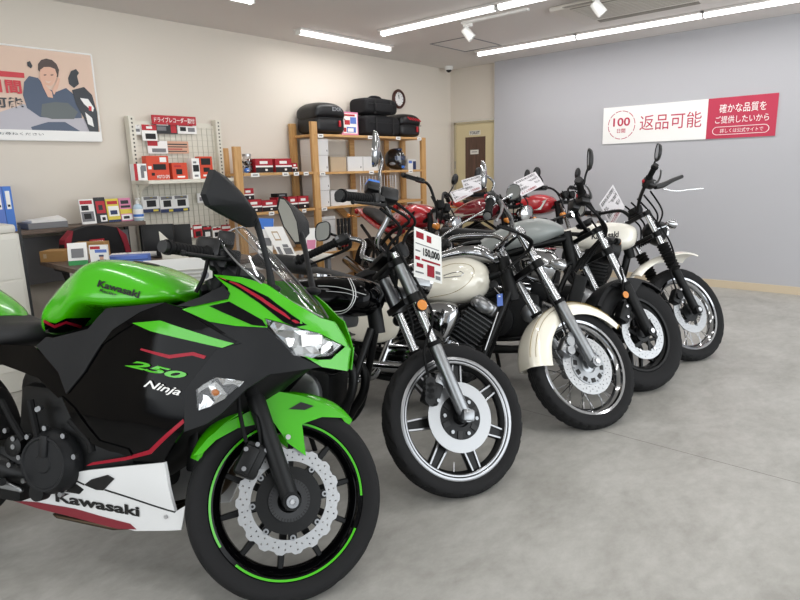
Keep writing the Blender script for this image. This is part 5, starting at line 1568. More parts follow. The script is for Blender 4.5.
hose(gn, [cc + V((-.02, -.02, .05)), cc + V((-.05, -.03, .16)), cc + V((-.03, -.06, .28)), gn.ax(.5, -.11) + V((.03, -.02, 0)), gn.ax(.72, -.12)], .0055, 'brake_hose', 'rubber', True)
hose(gn, [gn.ax(.02, .06), gn.ax(.2, .13) + V((-.05, 0, 0)), gn.ax(.45, .1) + V((.05, 0, 0)), gn.ax(.7, .03)], .0055, 'speedometer_cable', 'rubber', True)
# clocks
for s in (-1, 1):
    m = MB(); c = gn.ax(.74, s * .055) + V((.04, 0, 0)); m.lathe([(-.05, 0), (-.05, .03), (-.02, .042), (.01, .044), (.012, .038), (.006, .036), (.006, 0)], c, gn.u + V((-.3, 0, 0)), 24); gn.part(m, 'gauge', 'castblack', True)
m = MB(); m.rbox(gn.ax(.69) + V((-.01, 0, 0)), (.09, .18, .03), .01); m.cyl(gn.ax(.69, -.02), gn.ax(.73, -.02), .013, n=14, mi=1); gn.part(m, 'gauge_bracket', ['castblack', 'alu'], True)
# handlebar
ga, ge = gn.P(370, 198.5, -.235, True), gn.P(341, 195.5, -.345, True)
bp_ = [gn.ax(.70, -.03), gn.P(377, 242, -.09, True), gn.P(389, 214, -.16, True), ga + (ga - ge).normalized() * .04, ga, ge]
hb = MB()
for s in (1, -1):
    pp_ = [p if s > 0 else mir_(p) for p in bp_]; hb.tube(pp_[:-2] + [pp_[-2] + (pp_[-1] - pp_[-2]) * .4, pp_[-1]], .0115, 12, 0, 6)
hb.tube([gn.ax(.70, -.05), gn.ax(.70, .05)], .0115, 12)
bar = gn.part(hb, 'handlebar', 'chrome', True)
for a, b in ((ga, ge), (mir_(ga), mir_(ge))): grip(gn, bar, a, b, .0175, endr=.024); lever(gn, bar, a, b, (1, 0, .1), 'castblack', -.02)
m = MB(); q = gn.P(372, 188, -.22, True); m.rbox(q, (.05, .05, .035), .006, None, 0); m.rbox(q + V((0, 0, .02)), (.046, .046, .01), .003, None, 1); m.rbox(gn.P(388, 196, -.2, True), (.075, .06, .055), .012, None, 0); gn.part(m, 'brake_master_cylinder', ['blackplastic', 'blue'], True)
# mirrors
mb0 = gn.P(380, 204, -.22, True); mc = gn.P(374.5, 149, -.25, True)
mirror(gn, True, [mb0, gn.P(379, 178, -.22, True), gn.P(382, 160, -.21, True)], mc, (-.9, .38, 0), (.05, .072), 'chrome', 'chrome', 2.2, sr=.0062)
mc2 = gn.P(323, 231.5, .30, True); mb2 = mir_(mb0)
mirror(gn, True, [mb2, (mb2 + mc2) / 2 + V((.01, 0, .01))], mc2, (-.75, -.6, -.1), (.042, .046), 'blackplastic', 'castblack', 3.2, sr=.006)
for k, (a, b) in enumerate((((386, 205), (398, 235)), ((392, 200), (404, 240)), ((380, 208), (388, 250)))):
    p0, p1 = gn.P(a[0], a[1], -.19, True), gn.P(b[0], b[1], -.1, True)
    hose(gn, [p0, (p0 + p1) / 2 + V((.06, -.03, 0)), p1, gn.ax(.56, -.03) + V((-.03, 0, 0))], .006, 'cable', 'rubber', True)
# tank with pinstripes
tk = MB(); tk.loft([(-.93, .70, .74, .06, 2.3), (-.90, .685, .77, .10, 2.5), (-.80, .675, .815, .125, 2.6, .05), (-.66, .67, .838, .14, 2.7, .1), (-.52, .675, .848, .145, 2.7, .1), (-.42, .685, .842, .135, 2.6, .08), (-.36, .70, .82, .11, 2.4), (-.335, .73, .79, .06, 2.2)], 5, 40)
tb = bvh_of(tk)
o = gn.part(tk, 'fuel_tank', ['gloss'], smooth=60)
ps = MB()
for k in (0, 2.6):
    stripe(ps, gn, [(320, 313.5 - k), (335, 314 - k), (344, 312.5 - k * .9), (351 - k * .6, 307 - k * .3), (355.5 - k * .9, 298), (355 - k * .9, 289), (351 - k * .8, 280), (346.5 - k * .7, 273)], None, .0008, .0036, 0, bvh=tb, sm=5)
stripe(ps, gn, [(318, 286), (332, 286.5), (346, 289), (366, 295)], None, .0006, .0025, 0, bvh=tb, sm=4); stripe(ps, gn, [(326, 291), (346, 293), (358, 297)], None, .0006, .002, 0, bvh=tb, sm=4)
ps.build('pinstripe', 'kwhite', o)
q = MB(); q.lathe([(0, .04), (.01, .04), (.014, .034), (.014, 0)], (-.60, 0, .842), (0, 0, 1), 24); q.build('fuel_cap', 'chrome', o)
# seat, frame, engine
m = MB(); m.loft([(-1.52, .76, .80, .06), (-1.45, .72, .81, .12, 3), (-1.25, .69, .80, .13, 3), (-1.15, .68, .76, .14, 3), (-.98, .68, .74, .125, 3), (-.92, .69, .73, .07, 2.6)], 5, 26); gn.part(m, 'seat', 'seat')
m = MB(); m.tube([(-.38, 0, .80), (-.34, 0, .62)], .032, 14)
for s in (-1, 1): m.tube([(-.36, s * .03, .64), (-.40, s * .08, .45), (-.44, s * .10, .28), (-.55, s * .1, .22), (-.95, s * .1, .26), (-1.05, s * .11, .5), (-1.2, s * .11, .68)], .016, 10, 0, 5); m.tube([(-.37, s * .02, .78), (-.7, s * .08, .69), (-1.55, s * .1, .72)], .016, 10, 0, 4)
gn.part(m, 'frame', 'castblack')
m = MB(); m.rbox((-.68, 0, .36), (.38, .24, .22), .04); e = gn.part(m, 'engine', 'castblack')
m = MB(); m.lathe([(0, 0), (0, .10), (.02, .096), (.035, .07), (.04, 0)], (-.62, -.12, .36), (0, -1, 0), 32); m.build('clutch_cover', 'alu', e)
m = MB(); fins(m, (-.58, 0, .46), (.12, 0, 1), 8, .2, .22, .022); m.build('cylinder', 'castblack', e)
m = MB(); m.rbox((-.555, 0, .665), (.2, .2, .06), .02); m.build('cylinder_head', 'alu', e)
for y, pts in ((-.10, ((336, 338), (345, 358), (353, 374), (351, 395), (342, 410), (325, 424))), (.02, ((340, 340), (352, 356), (364, 372), (364, 390), (354, 408), (340, 420)))):
    P3 = [gn.P(a, b, y) for a, b in pts]; m = MB(); m.tube([V((-.5, y, .6))] + P3 + [V((-.75, y - .05, .20)), V((-1.3, -.14, .27))], .019, 12, 0, 6); gn.part(m, 'exhaust_header', 'castblack')
m = MB(); m.tube([(-.95, -.15, .24), (-1.1, -.16, .26), (-1.6, -.17, .34)], [.03, .042, .045], 16, 0, 5); gn.part(m, 'muffler', 'castblack')
rear_end(gn, 1.28, .31, .11, .215, 'pair', 'castblack', 'block', 7)
m = MB()
for k in range(13):
    pass
rows = []
for i in range(17):
    t = math.radians(20 + 140 * i / 16); rows.append([V((-1.28 - .335 * math.cos(t), -.065 + .13 * j / 6, .31 + (.335 + .012 * (1 - ((j - 3) / 3) ** 2)) * math.sin(t))) for j in range(7)] + [V((-1.28 - .328 * math.cos(t), .065 - .13 * j / 6, .31 + .33 * math.sin(t))) for j in range(7)])
m.rings(rows); gn.part(m, 'rear_mudguard', 'gloss')
for s in (-1, 1):
    m = MB(); m.tube([(-1.30, s * .13, .33), (-1.2, s * .13, .66)], .02, 12); hx_ = [V((-1.30 + .1 * k / 60, s * .13, .36 + .27 * k / 60)) + V((.028 * math.cos(k * .7), .028 * math.sin(k * .7), 0)) for k in range(61)]; m.tube(hx_, .0045, 6, 1); gn.part(m, 'shock_absorber', ['castblack', 'chrome'])
m = MB(); m.tube([(-.72, .12, .26), (-.68, .22, .04)], .012, 10); gn.part(m, 'side_stand', 'castblack')
# ------------------------------------------------------------------ third: cream V-twin cruiser
dr = Bike('motorcycle', 'cream cruiser with wire-spoked wheels and chrome engine covers, third from the left', 'motorcycles in the front row',
          (2.662, 1.2, -.027), ((.4256, -.9046, -.0244), (.8713, .4169, -.2588), (.2443, .0889, .9656)), 42.1, 32, .308, .035)
A_ = dr.A
w = wheel(dr, 'front_wheel', A_, .308, .092, .242, True, 'wire', 'chrome', 'rib', hub_m='alu')
d = disc_mesh(A_, -.052, .095, .146, .005, 180); dd = d.build('brake_disc', 'discsteel', w)
c = MB(); c.lathe([(-.05, .04), (-.05, .098), (-.058, .098), (-.06, .04)], A_, (0, 1, 0), 48, 0, closed=True)
for k in range(10):
    a = 2 * PI * k / 10; c.rbox(A_ + V((.078 * math.cos(a), -.0595, .078 * math.sin(a))), (.022, .003, .026), .006, rotm('Y', -a), 1)
    a += .314; c.cyl(A_ + V((.088 * math.cos(a), -.057, .088 * math.sin(a))), A_ + V((.088 * math.cos(a), -.063, .088 * math.sin(a))), .005, n=8, mi=0)
c.build('disc_carrier', ['alu', 'black'], dd)
legs = fork(dr, .098, (.335, .77), (.0285, .019), ['alu', 'stanchion'])
clamp(dr, .555, .098, 'castblack', .04, .03); clamp(dr, .74, .098, 'chrome', .03, .028)
sv = MB()
for s in (-1, 1): sv.tube([dr.ax(.60, s * .098), dr.ax(.72, s * .098)], .024, 16)
dr.part(sv, 'fork_cover', 'chrome', True)
hc = dr.ax(.62) + V((.13, 0, .0)); m = MB(); m.lathe([(-.13, 0), (-.125, .03), (-.09, .07), (-.03, .09), (.01, .093), (.03, .092), (.033, .083), (.02, .08)], hc, (1, 0, -.05), 36); h = dr.part(m, 'headlight', 'chrome', True)
m = MB(); m.lathe([(.02, .081), (.035, .06), (.042, .03), (.044, 0)], hc, (1, 0, -.05), 30); m.build('headlight_lens', 'lensbase', h)
for s in (-1, 1):
    c = dr.ax(.52, s * .155) + V((.07, 0, .02)); m = MB(); m.tube([dr.ax(.55, s * .1), c], .009, 10); m.lathe([(-.06, 0), (-.055, .012), (-.02, .03), (.015, .034), (.02, .03)], c, (1, 0, 0), 22, 0); m.lathe([(.018, .031), (.03, .022), (.034, 0)], c, (1, 0, 0), 22, 1); dr.part(m, 'turn_signal', ['chrome', 'lensbase'], True)
cal = MB(); cc = dr.ax(.10, -.07) + V((-.08, 0, -.02)); r_ = rotm('Y', .4); cal.rbox(cc, (.075, .055, .1), .02, r_); cal.cyl(cc + V((0, -.02, .02)), cc + V((0, -.04, .02)), .024, n=16); cal.cyl(cc + V((0, -.02, -.025)), cc + V((0, -.04, -.025)), .022, n=16); cal.rbox(cc + V((.02, -.012, .055)), (.05, .03, .03), .006, r_)
dr.part(cal, 'brake_caliper', 'alu', True)
hose(dr, [cc + V((-.01, -.02, .06)), cc + V((-.05, -.02, .17)), dr.ax(.36, -.11) + V((-.06, 0, 0)), dr.ax(.55, -.07), dr.ax(.75, -.12)], .0055, 'brake_hose', 'rubber', True)
# deep cream mudguard with a gold line
fm = MB(); rows = []; NA = 34; th0, th1 = math.radians(50), math.radians(191)
for i in range(NA + 1):
    t = th0 + (th1 - th0) * i / NA; f = i / NA; sk = .035 + .055 * math.sin(PI * min(1, f * 1.15)) ; sk = .03 + .075 * f if f < .9 else .0975
    row = []
    for j in range(15):
        s = -1 + 2 * j / 14
        rr_ = .335 - (sk * max(0, abs(s) - .45) / .55) - .014 * abs(s) ** 2
        row.append(V((A_.x + rr_ * math.cos(t), .076 * math.copysign(min(1, abs(s) * 1.5) ** .8, s) if abs(s) > 0 else 0, A_.z + rr_ * math.sin(t))))
    rows.append(row + [V((p.x - .004 * math.cos(t), p.y * .96, p.z - .004 * math.sin(t))) for p in reversed(row)])
fm.rings(rows)
g = dr.part(fm, 'front_mudguard', 'cream', True, smooth=60)
q = MB()
for k in (0, 1): q.tube([r[4 - k] + V((0, -.002, .001)) for r in rows[3:-2]], .0013, 5)
q.build('pinstripe', 'gold', g)
q = MB()
for s in (-1, 1): q.tube([rows[0][0 if s < 0 else 14], rows[0][4 if s < 0 else 10]], .005, 8)
q.tube(rows[0][:15], .004, 8); q.build('mudguard_trim', 'gold', g)
# bars
ga, ge = dr.P(490.5, 200, -.27, True), dr.P(487.5, 215, -.335, True)
bp_ = [dr.ax(.76, -.03), dr.ax(.80, -.10) + V((-.02, 0, .02)), ga + (ga - ge).normalized() * .10 + V((.03, .02, -.02)), ga + (ga - ge).normalized() * .03, ga, ge]
hb = MB()
for s in (1, -1): hb.tube([p if s > 0 else mir_(p) for p in bp_], .0125, 12, 0, 6)
hb.tube([dr.ax(.76, -.05), dr.ax(.76, .05)], .0125, 12)
bar = dr.part(hb, 'handlebar', 'chrome', True)
for a, b in ((ga, ge), (mir_(ga), mir_(ge))): grip(dr, bar, a, b, .0185, 'chrome', endr=.0225); lever(dr, bar, a, b, (1, 0, .1), 'polish', -.02)
m = MB(); m.lathe([(0, .0185), (.012, .026), (.02, .026), (.026, .02)], ga - (ge - ga).normalized() * .01, (ge - ga), 20); m.build('grip_collar', 'chrome', bar)
mc = dr.P(482.5, 175, -.30, True); mirror(dr, True, [ga + V((0, .02, .02)), ga + V((.02, .0, .10))], mc, (-.9, .56, 0), (.05, .075), 'chrome', 'chrome', 2.0)
mc = dr.P(513.5, 192, .36, True); mirror(dr, True, [mir_(ga) + V((0, -.02, .02)), mir_(ga) + V((.02, 0, .10))], mc, (-.7, -.7, .05), (.045, .06), 'chrome', 'chrome', 2.0)
for k in range(4):
    p0 = dr.P(497 + 3 * k, 226, -.2, True); p1 = dr.ax(.6, -.1 + .03 * k) + V((-.05, 0, 0)); hose(dr, [p0, (p0 + p1) / 2 + V((.08, -.05, 0)), p1, p1 + V((-.1, .0, -.1))], .006, 'cable', 'rubber', True)
# tank, console, emblem
tk = MB(); tk.loft([(-1.0, .60, .66, .06, 2.2), (-.97, .585, .70, .11, 2.3), (-.86, .575, .765, .15, 2.4, .1), (-.72, .575, .815, .165, 2.5, .15), (-.62, .59, .835, .16, 2.4, .15), (-.55, .61, .82, .13, 2.3, .1), (-.505, .645, .79, .09, 2.2, .05), (-.487, .685, .75, .045, 2.1)], 6, 44)
tb = bvh_of(tk); o = dr.part(tk, 'fuel_tank', 'cream', smooth=60)
ps = MB(); stripe(ps, dr, [(430, 297.5), (452, 293), (467, 284), (474, 273), (471, 266), (461, 263.5), (448, 265), (434, 272), (426, 282)], None, .0006, .0026, 0, bvh=tb, sm=5)
ps.build('pinstripe', 'gold', o)
ps = MB(); stripe(ps, dr, [(444, 275.5), (452, 273), (461, 271.5), (463.5, 273.5), (461, 276), (452, 277), (444, 278)], None, .001, .004, 0, bvh=tb, closed=True); ps.build('emblem', 'chrome', o)
m = MB(); m.loft([(-.90, .75, .775, .03, 2.2), (-.82, .77, .825, .055, 2.4), (-.70, .80, .875, .07, 2.4), (-.60, .81, .905, .075, 2.4), (-.52, .81, .895, .07, 2.4), (-.46, .80, .85, .045, 2.2)], 5, 28); c = dr.part(m, 'tank_console', 'chrome', smooth=60)
m = MB(); m.lathe([(0, .06), (.008, .06), (.014, .05), (.014, 0)], (-.60, 0, .898), (-.25, 0, 1), 30); m.build('speedometer', 'black', c)
m = MB(); m.lathe([(0, .03), (.02, .03), (.024, 0)], (-.46, -.02, .83), (.9, -.2, .3), 20); m.build('ignition_switch', 'chrome', c)
# frame, seat, sides
m = MB(); m.tube([(-.43, 0, .84), (-.36, 0, .62)], .034, 14)
for s in (-1, 1): m.tube([(-.38, s * .03, .66), (-.46, s * .09, .4), (-.52, s * .11, .24), (-.65, s * .12, .18), (-1.1, s * .12, .2), (-1.25, s * .12, .42)], .017, 10, 0, 5); m.tube([(-.43, s * .02, .76), (-.9, s * .06, .58), (-1.25, s * .1, .5), (-1.7, s * .1, .62)], .017, 10, 0, 4)
dr.part(m, 'frame', 'castblack')
m = MB(); m.loft([(-1.48, .66, .74, .07, 2.4), (-1.42, .62, .745, .14, 2.8), (-1.2, .59, .70, .16, 2.8), (-1.05, .59, .66, .15, 2.8), (-.99, .60, .65, .08, 2.4)], 5, 26); dr.part(m, 'rider_seat', 'seat')
m = MB(); m.loft([(-1.85, .74, .79, .06, 2.4), (-1.78, .72, .81, .10, 2.8), (-1.55, .70, .80, .10, 2.8), (-1.48, .70, .77, .06, 2.4)], 4, 24); dr.part(m, 'pillion_seat', 'seat')
for s in (-1, 1):
    m = MB(); m.loft([(-1.25, .38, .44, .008, 2.2), (-1.20, .36, .52, .02, 2.6), (-1.05, .35, .57, .026, 2.8), (-.95, .38, .55, .02, 2.4), (-.92, .43, .5, .008, 2.2)], 4, 24); dr.part(m, 'side_cover', 'cream').location = (0, s * .13, 0)
rows = []
for i in range(25):
    t = math.radians(15 + 150 * i / 24); rows.append([V((-1.53 - (.355 - (.09 if abs(j - 4) == 4 else .03 if abs(j - 4) == 3 else 0)) * math.cos(t), -.10 + .2 * j / 8, .30 + (.355 - (.09 if abs(j - 4) == 4 else .03 if abs(j - 4) == 3 else 0)) * math.sin(t))) for j in range(9)] + [V((-1.53 - .33 * math.cos(t), .07 - .14 * j / 8, .30 + .33 * math.sin(t))) for j in range(9)])
m = MB(); m.rings(rows); dr.part(m, 'rear_mudguard', 'cream', smooth=60)
rear_end(dr, 1.53, .31, .13, .205, 'wire', 'chrome', 'rib')
# V-twin
m = MB(); m.rbox((-.72, 0, .30), (.42, .22, .2), .05); e = dr.part(m, 'engine', 'castblack')
m = MB(); fins(m, (-.60, 0, .38), (.5, 0, .86), 9, .17, .19, .022, 0); m.build('front_cylinder', 'castblack', e)
fe = MB(); ax_ = V((.5, 0, .86)).normalized(); f_ = ax_.cross(V((0, 1, 0))).normalized(); rt = M((f_, V((0, 1, 0)), ax_)).transposed()
for k in range(9): fe.box(V((-.60, -.0955, .38)) + ax_ * (k * .022), (.15, .003, .005), rt)
fe.build('fin_edge', 'finedge', e)
m = MB(); m.rbox((-.50, 0, .585), (.14, .17, .07), .02, rotm('Y', .5)); m.ell((-.50, -.09, .585), (.06, .02, .04), rotm('Y', .5)); m.build('cylinder_head', 'polish', e)
m = MB(); fins(m, (-.86, 0, .38), (-.5, 0, .86), 9, .17, .19, .022, 0); m.build('rear_cylinder', 'castblack', e)
fe = MB(); ax_ = V((-.5, 0, .86)).normalized(); f_ = ax_.cross(V((0, 1, 0))).normalized(); rt = M((f_, V((0, 1, 0)), ax_)).transposed()
for k in range(9): fe.box(V((-.86, -.0955, .38)) + ax_ * (k * .022), (.15, .003, .005), rt)
fe.build('fin_edge', 'finedge', e)
ac_ = dr.P(440, 321, -.2); m = MB(); out = [(424, 306), (432, 302), (445, 301.5), (455, 304), (458.5, 312), (456, 324), (449, 337), (443, 343), (438, 339), (428, 332), (424, 320)]
pl3 = [dr.P(a, b, -.2) for a, b in out]; cc_ = sum(pl3, V()) / len(pl3)
pl3 = catmull(pl3, 4, True); tw = lambda k, y: [V((cc_.x + (p.x - cc_.x) * k, y, cc_.z + (p.z - cc_.z) * k)) for p in pl3]
m.rings([tw(.8, -.10), tw(1, -.13), tw(1.0, -.18), tw(.95, -.205), tw(.82, -.222), tw(.5, -.236), tw(.05, -.24)]); dr.part(m, 'air_cleaner', 'chrome', smooth=60)
m = MB(); m.lathe([(0, 0), (0, .10), (.02, .097), (.04, .07), (.045, 0)], (-.66, -.11, .30), (0, -1, 0), 36); m.build('clutch_cover', 'chrome', e)
m = MB(); m.rbox((-.9, -.12, .30), (.2, .05, .12), .02); m.build('crankcase_cover', 'chrome', e)
for y, z in ((-.15, .24), (-.165, .17)):
    m = MB(); m.tube([(-.66 if z > .2 else -.95, -.08, .40 if z > .2 else .5), (-.62 if z > .2 else -.98, -.13, .33), (-.66 if z > .2 else -1.02, y, z + .03), (-.82 if z > .2 else -1.1, y, z), (-1.2, y, z), (-1.9, y - .01, z + .03)], [.02, .02, .022, .024, .036, .036], 14, 0, 6); dr.part(m, 'exhaust_pipe', 'chrome')
m = MB(); m.rbox((-.56, -.24, .24), (.06, .1, .02), .008); m.tube([(-.6, -.1, .22), (-.56, -.24, .24)], .01, 8); dr.part(m, 'footpeg', 'rubber')
m = MB(); m.tube([(-.78, .12, .2), (-.74, .24, .02)], .012, 10); dr.part(m, 'side_stand', 'castblack')
m = MB(); m.cyl(dr.P(498, 312, -.14), dr.P(485, 350, -.2), .003, n=6); dr.part(m, 'cable', 'steel')
m = MB(); p = dr.P(493, 286, -.12); m.lathe([(0, .022), (.03, .022), (.034, .016), (.034, 0)], p, (.2, -1, .2), 18); dr.part(m, 'steering_lock', 'castblack')
kt = MB(); a, b, c, d = (dr.P(x, y, -.165) for x, y in ((497, 294.5), (502.5, 293.5), (503, 305.5), (497.5, 306.5)))
kt.prism([a, b, c, d], (0, -.006, 0), 0); kt.tube([dr.P(494, 287, -.15), dr.P(497, 291, -.163), (a + b) / 2], .0018, 6, 1); kt.box((a + b) / 2 + V((0, -.008, -.012)), (.01, .002, .006), None, 2)
o = kt.build('key_tag', ['blue2', 'steel', 'paper'], None, smooth=0); o.matrix_world = dr.mw; tag(o, 'small blue key tag hanging at the cream cruiser steering head', 'key tag')
# ------------------------------------------------------------------ fourth: grey-tanked bobber with a fat black front wheel
rb_ = Bike('motorcycle', 'black bobber motorcycle with a matte grey tank and fat front tyre, fourth from the left', 'motorcycles in the front row',
           (3.319, 1.184, -.019), ((.4281, -.9035, -.0207), (.8870, .4244, -.1822), (.1734, .0597, .9830)), 41.4, 28, .32, .035)
A_ = rb_.A
w = wheel(rb_, 'front_wheel', A_, .32, .135, .214, True, 'y', 'castblack', 'block', nspoke=7)
d = disc_mesh(A_, -.07, .10, .148, .005, 180); dd = d.build('brake_disc', 'discsteel', w)
c = MB(); c.lathe([(-.06, .035), (-.06, .05), (-.072, .05), (-.074, .03)], A_, (0, 1, 0), 40, 0, closed=True)
for k in range(6):
    a = 2 * PI * k / 6; c.box(A_ + V((.078 * math.cos(a), -.07, .078 * math.sin(a))), (.06, .006, .018), rotm('Y', -a + .5), 0)
    c.cyl(A_ + V((.106 * math.cos(a + .2), -.07, .106 * math.sin(a + .2))), A_ + V((.106 * math.cos(a + .2), -.077, .106 * math.sin(a + .2))), .007, n=10, mi=1)
c.build('disc_carrier', ['castblack', 'steel'], dd)
legs = fork(rb_, .112, (.29, .64), (.032, .0205), ['castblack', 'stanchion'])
for lg, s in zip(legs, (-1, 1)):
    q = MB(); b = rb_.ax(.225, s * .118) + V((-.05, 0, -.01)); q.cyl(b, b + V((0, s * .012, 0)), .022, n=24, mi=1); q.cyl(b + V((0, s * .01, 0)), b + V((0, s * .016, 0)), .0195, n=24, mi=0); q.build('side_reflector', ['amber', 'castblack'], lg)
clamp(rb_, .50, .112, 'castblack', .04, .032); clamp(rb_, .635, .112, 'castblack', .03, .029)
cal = MB(); cc = rb_.ax(.11, -.085) + V((-.09, 0, .0)); r_ = rotm('Y', .4); cal.rbox(cc, (.07, .06, .12), .014, r_); cal.rbox(cc + V((.03, -.0, .03)), (.05, .03, .04), .006, r_); bolts(cal, [cc + V((.0, -.032, .03)), cc + V((0, -.032, -.03))], .008, mi=1)
rb_.part(cal, 'brake_caliper', ['castblack', 'steel'], True)
hose(rb_, [cc + V((-.02, -.02, .06)), cc + V((-.03, -.05, .16)), rb_.ax(.33, -.15) + V((-.03, 0, 0)), rb_.ax(.5, -.1) + V((.05, 0, 0)), rb_.ax(.7, -.1)], .0055, 'brake_hose', 'rubber', True)
rows = []
for i in range(23):
    t = math.radians(58 + 100 * i / 22); rows.append([V((A_.x + (.338 - .03 * abs((j - 5) / 5) ** 3) * math.cos(t), -.08 + .16 * j / 10, A_.z + (.338 - .03 * abs((j - 5) / 5) ** 3) * math.sin(t))) for j in range(11)] + [V((A_.x + .327 * math.cos(t), .07 - .14 * j / 10, A_.z + .327 * math.sin(t))) for j in range(11)])
m = MB(); m.rings(rows)
for s in (-1, 1): m.prism([rb_.ax(.20, s * .09), rb_.ax(.27, s * .09), A_ + V((-.21, s * .075, .25)), A_ + V((-.08, s * .075, .31)), A_ + V((.03, s * .075, .315))], (0, s * .008, 0))
rb_.part(m, 'front_mudguard', 'matte', True, smooth=50)
hc = rb_.ax(.57) + V((.13, 0, 0)); m = MB(); m.lathe([(-.05, 0), (-.05, .05), (-.03, .075), (.02, .082), (.03, .08), (.032, .07)], hc, (1, 0, -.05), 32); h = rb_.part(m, 'headlight', 'castblack', True)
m = MB(); m.lathe([(.022, .072), (.035, .05), (.04, 0)], hc, (1, 0, -.05), 28); m.build('headlight_lens', 'lensbase', h)
m = MB(); c = rb_.ax(.70) + V((.03, 0, .03)); m.lathe([(-.03, 0), (-.03, .03), (-.015, .05), (.008, .052), (.01, .045), (.005, .044), (.005, 0)], c, (-.6, 0, 1), 26); rb_.part(m, 'speedometer', 'castblack', True)
for s in (-1, 1):
    c = rb_.ax(.55, s * .16) + V((.04, 0, 0)); m = MB(); m.tube([rb_.ax(.54, s * .1), c], .008, 8); m.cyl(c, c + V((.018, 0, 0)), .02, n=18); m.cyl(c + V((.018, 0, 0)), c + V((.022, 0, 0)), .018, n=18, mi=1); rb_.part(m, 'turn_signal', ['castblack', 'amber'], True)
ga, ge = rb_.P(581.5, 193, -.28, True), rb_.P(579, 181, -.355, True)
bp_ = [rb_.ax(.66, -.03), rb_.P(576, 214, -.14, True), ga + (ga - ge).normalized() * .05, ga, ge]
hb = MB()
for s in (1, -1): hb.tube([p if s > 0 else mir_(p) for p in bp_], .0125, 12, 0, 6)
hb.tube([rb_.ax(.66, -.05), rb_.ax(.66, .05)], .0125, 12); bar = rb_.part(hb, 'handlebar', 'castblack', True)
for a, b in ((ga, ge), (mir_(ga), mir_(ge))): grip(rb_, bar, a, b, .0185, endr=.024); lever(rb_, bar, a, b, (1, 0, .1), 'polish', -.02)
m = MB(); m.rbox(rb_.P(583, 200, -.25, True), (.06, .06, .05), .01); m.rbox(rb_.P(574, 206, -.2, True), (.05, .05, .05), .01); rb_.part(m, 'brake_master_cylinder', 'blackplastic', True)
mc = rb_.P(589, 159.5, -.33, True); mirror(rb_, True, [rb_.P(584, 185, -.28, True), rb_.P(586, 174, -.3, True)], mc, (-.8, .5, .05), (.055, .062), 'blackplastic', 'castblack', 2.0)
mc = rb_.P(578, 210, .36, True); mirror(rb_, True, [mir_(ga), (mir_(ga) + mc) / 2], mc, (-.9, -.35, .0), (.055, .055), 'blackplastic', 'castblack', 2.0)
for k in range(4):
    p0 = rb_.P(584 + 2 * k, 203, -.2, True); p1 = rb_.ax(.5, -.06 + .04 * k) + V((-.06, 0, 0)); hose(rb_, [p0, (p0 + p1) / 2 + V((.09, -.04, 0)), p1, p1 + V((-.1, 0, -.12))], .006, 'cable', 'rubber', True)
tk = MB(); tk.loft([(-1.0, .715, .75, .05, 2.3), (-.97, .715, .79, .085, 2.5), (-.87, .735, .86, .125, 2.6, .15), (-.74, .765, .935, .15, 2.6, .18), (-.61, .80, .972, .155, 2.6, .2), (-.53, .83, .97, .14, 2.5, .18), (-.46, .87, .945, .10, 2.3, .1), (-.425, .885, .92, .05, 2.2)], 6, 40)
o = rb_.part(tk, 'fuel_tank', 'rebelgrey', smooth=60); q = MB(); q.lathe([(0, .038), (.008, .038), (.012, .032), (.012, 0)], (-.56, 0, .964), (-.05, 0, 1), 24); q.build('fuel_cap', 'castblack', o)
m = MB(); m.tube([(-.42, 0, .90), (-.36, 0, .68)], .034, 14)
for s in (-1, 1):
    m.tube([(-.42, s * .03, .86), (-.62, s * .10, .80), (-.90, s * .12, .69), (-1.2, s * .12, .58), (-1.5, s * .12, .60)], .018, 10, 0, 5); m.tube([(-.38, s * .03, .72), (-.50, s * .11, .66), (-.8, s * .13, .52), (-1.05, s * .13, .40)], .018, 10, 0, 5); m.tube([(-.38, s * .04, .70), (-.45, s * .11, .5), (-.5, s * .12, .3), (-1.0, s * .12, .24)], .015, 10, 0, 5)
    m.prism([(-.52, s * .115, .79), (-.84, s * .125, .70), (-.80, s * .125, .57), (-.56, s * .115, .68)], (0, s * .006, 0))
rb_.part(m, 'frame', 'castblack')
m = MB(); m.rbox((-.36, 0, .50), (.05, .26, .28), .012, rotm('Y', .2))
for s in (-1, 1): m.rbox((-.345, s * .14, .50), (.07, .02, .30), .006, rotm('Y', .2))
for k in range(15): m.box((-.332 - .003 * (k - 7) * .6, 0, .40 + k * .0145), (.006, .25, .004), rotm('Y', .2))
rb_.part(m, 'radiator', 'castblack')
m = MB(); m.rbox((-.72, 0, .40), (.38, .26, .28), .04); m.rbox((-.56, 0, .60), (.18, .2, .2), .03, rotm('Y', .25)); e = rb_.part(m, 'engine', 'castblack')
m = MB(); m.lathe([(0, 0), (0, .105), (.025, .1), (.035, .07), (.04, 0)], (-.78, -.13, .37), (0, -1, 0), 36); m.build('clutch_cover', 'matte', e)
m = MB(); m.lathe([(0, .06), (.02, .055), (.03, .03), (.03, 0)], (-.58, -.13, .42), (0, -1, 0), 24); m.build('engine_cap', 'alu', e)
m = MB(); m.tube([(-.47, -.04, .56), (-.40, -.06, .46), (-.46, -.10, .26), (-.75, -.14, .2), (-1.1, -.17, .24), (-1.55, -.19, .34)], [.02, .02, .022, .025, .045, .045], 14, 0, 6); rb_.part(m, 'exhaust_pipe', 'castblack')
m = MB(); m.loft([(-1.33, .66, .71, .06, 2.4), (-1.28, .62, .71, .13, 2.8), (-1.15, .60, .67, .14, 2.8), (-1.05, .60, .67, .11, 2.6), (-1.0, .64, .68, .05, 2.2)], 5, 26); rb_.part(m, 'seat', 'seat')
rows = []
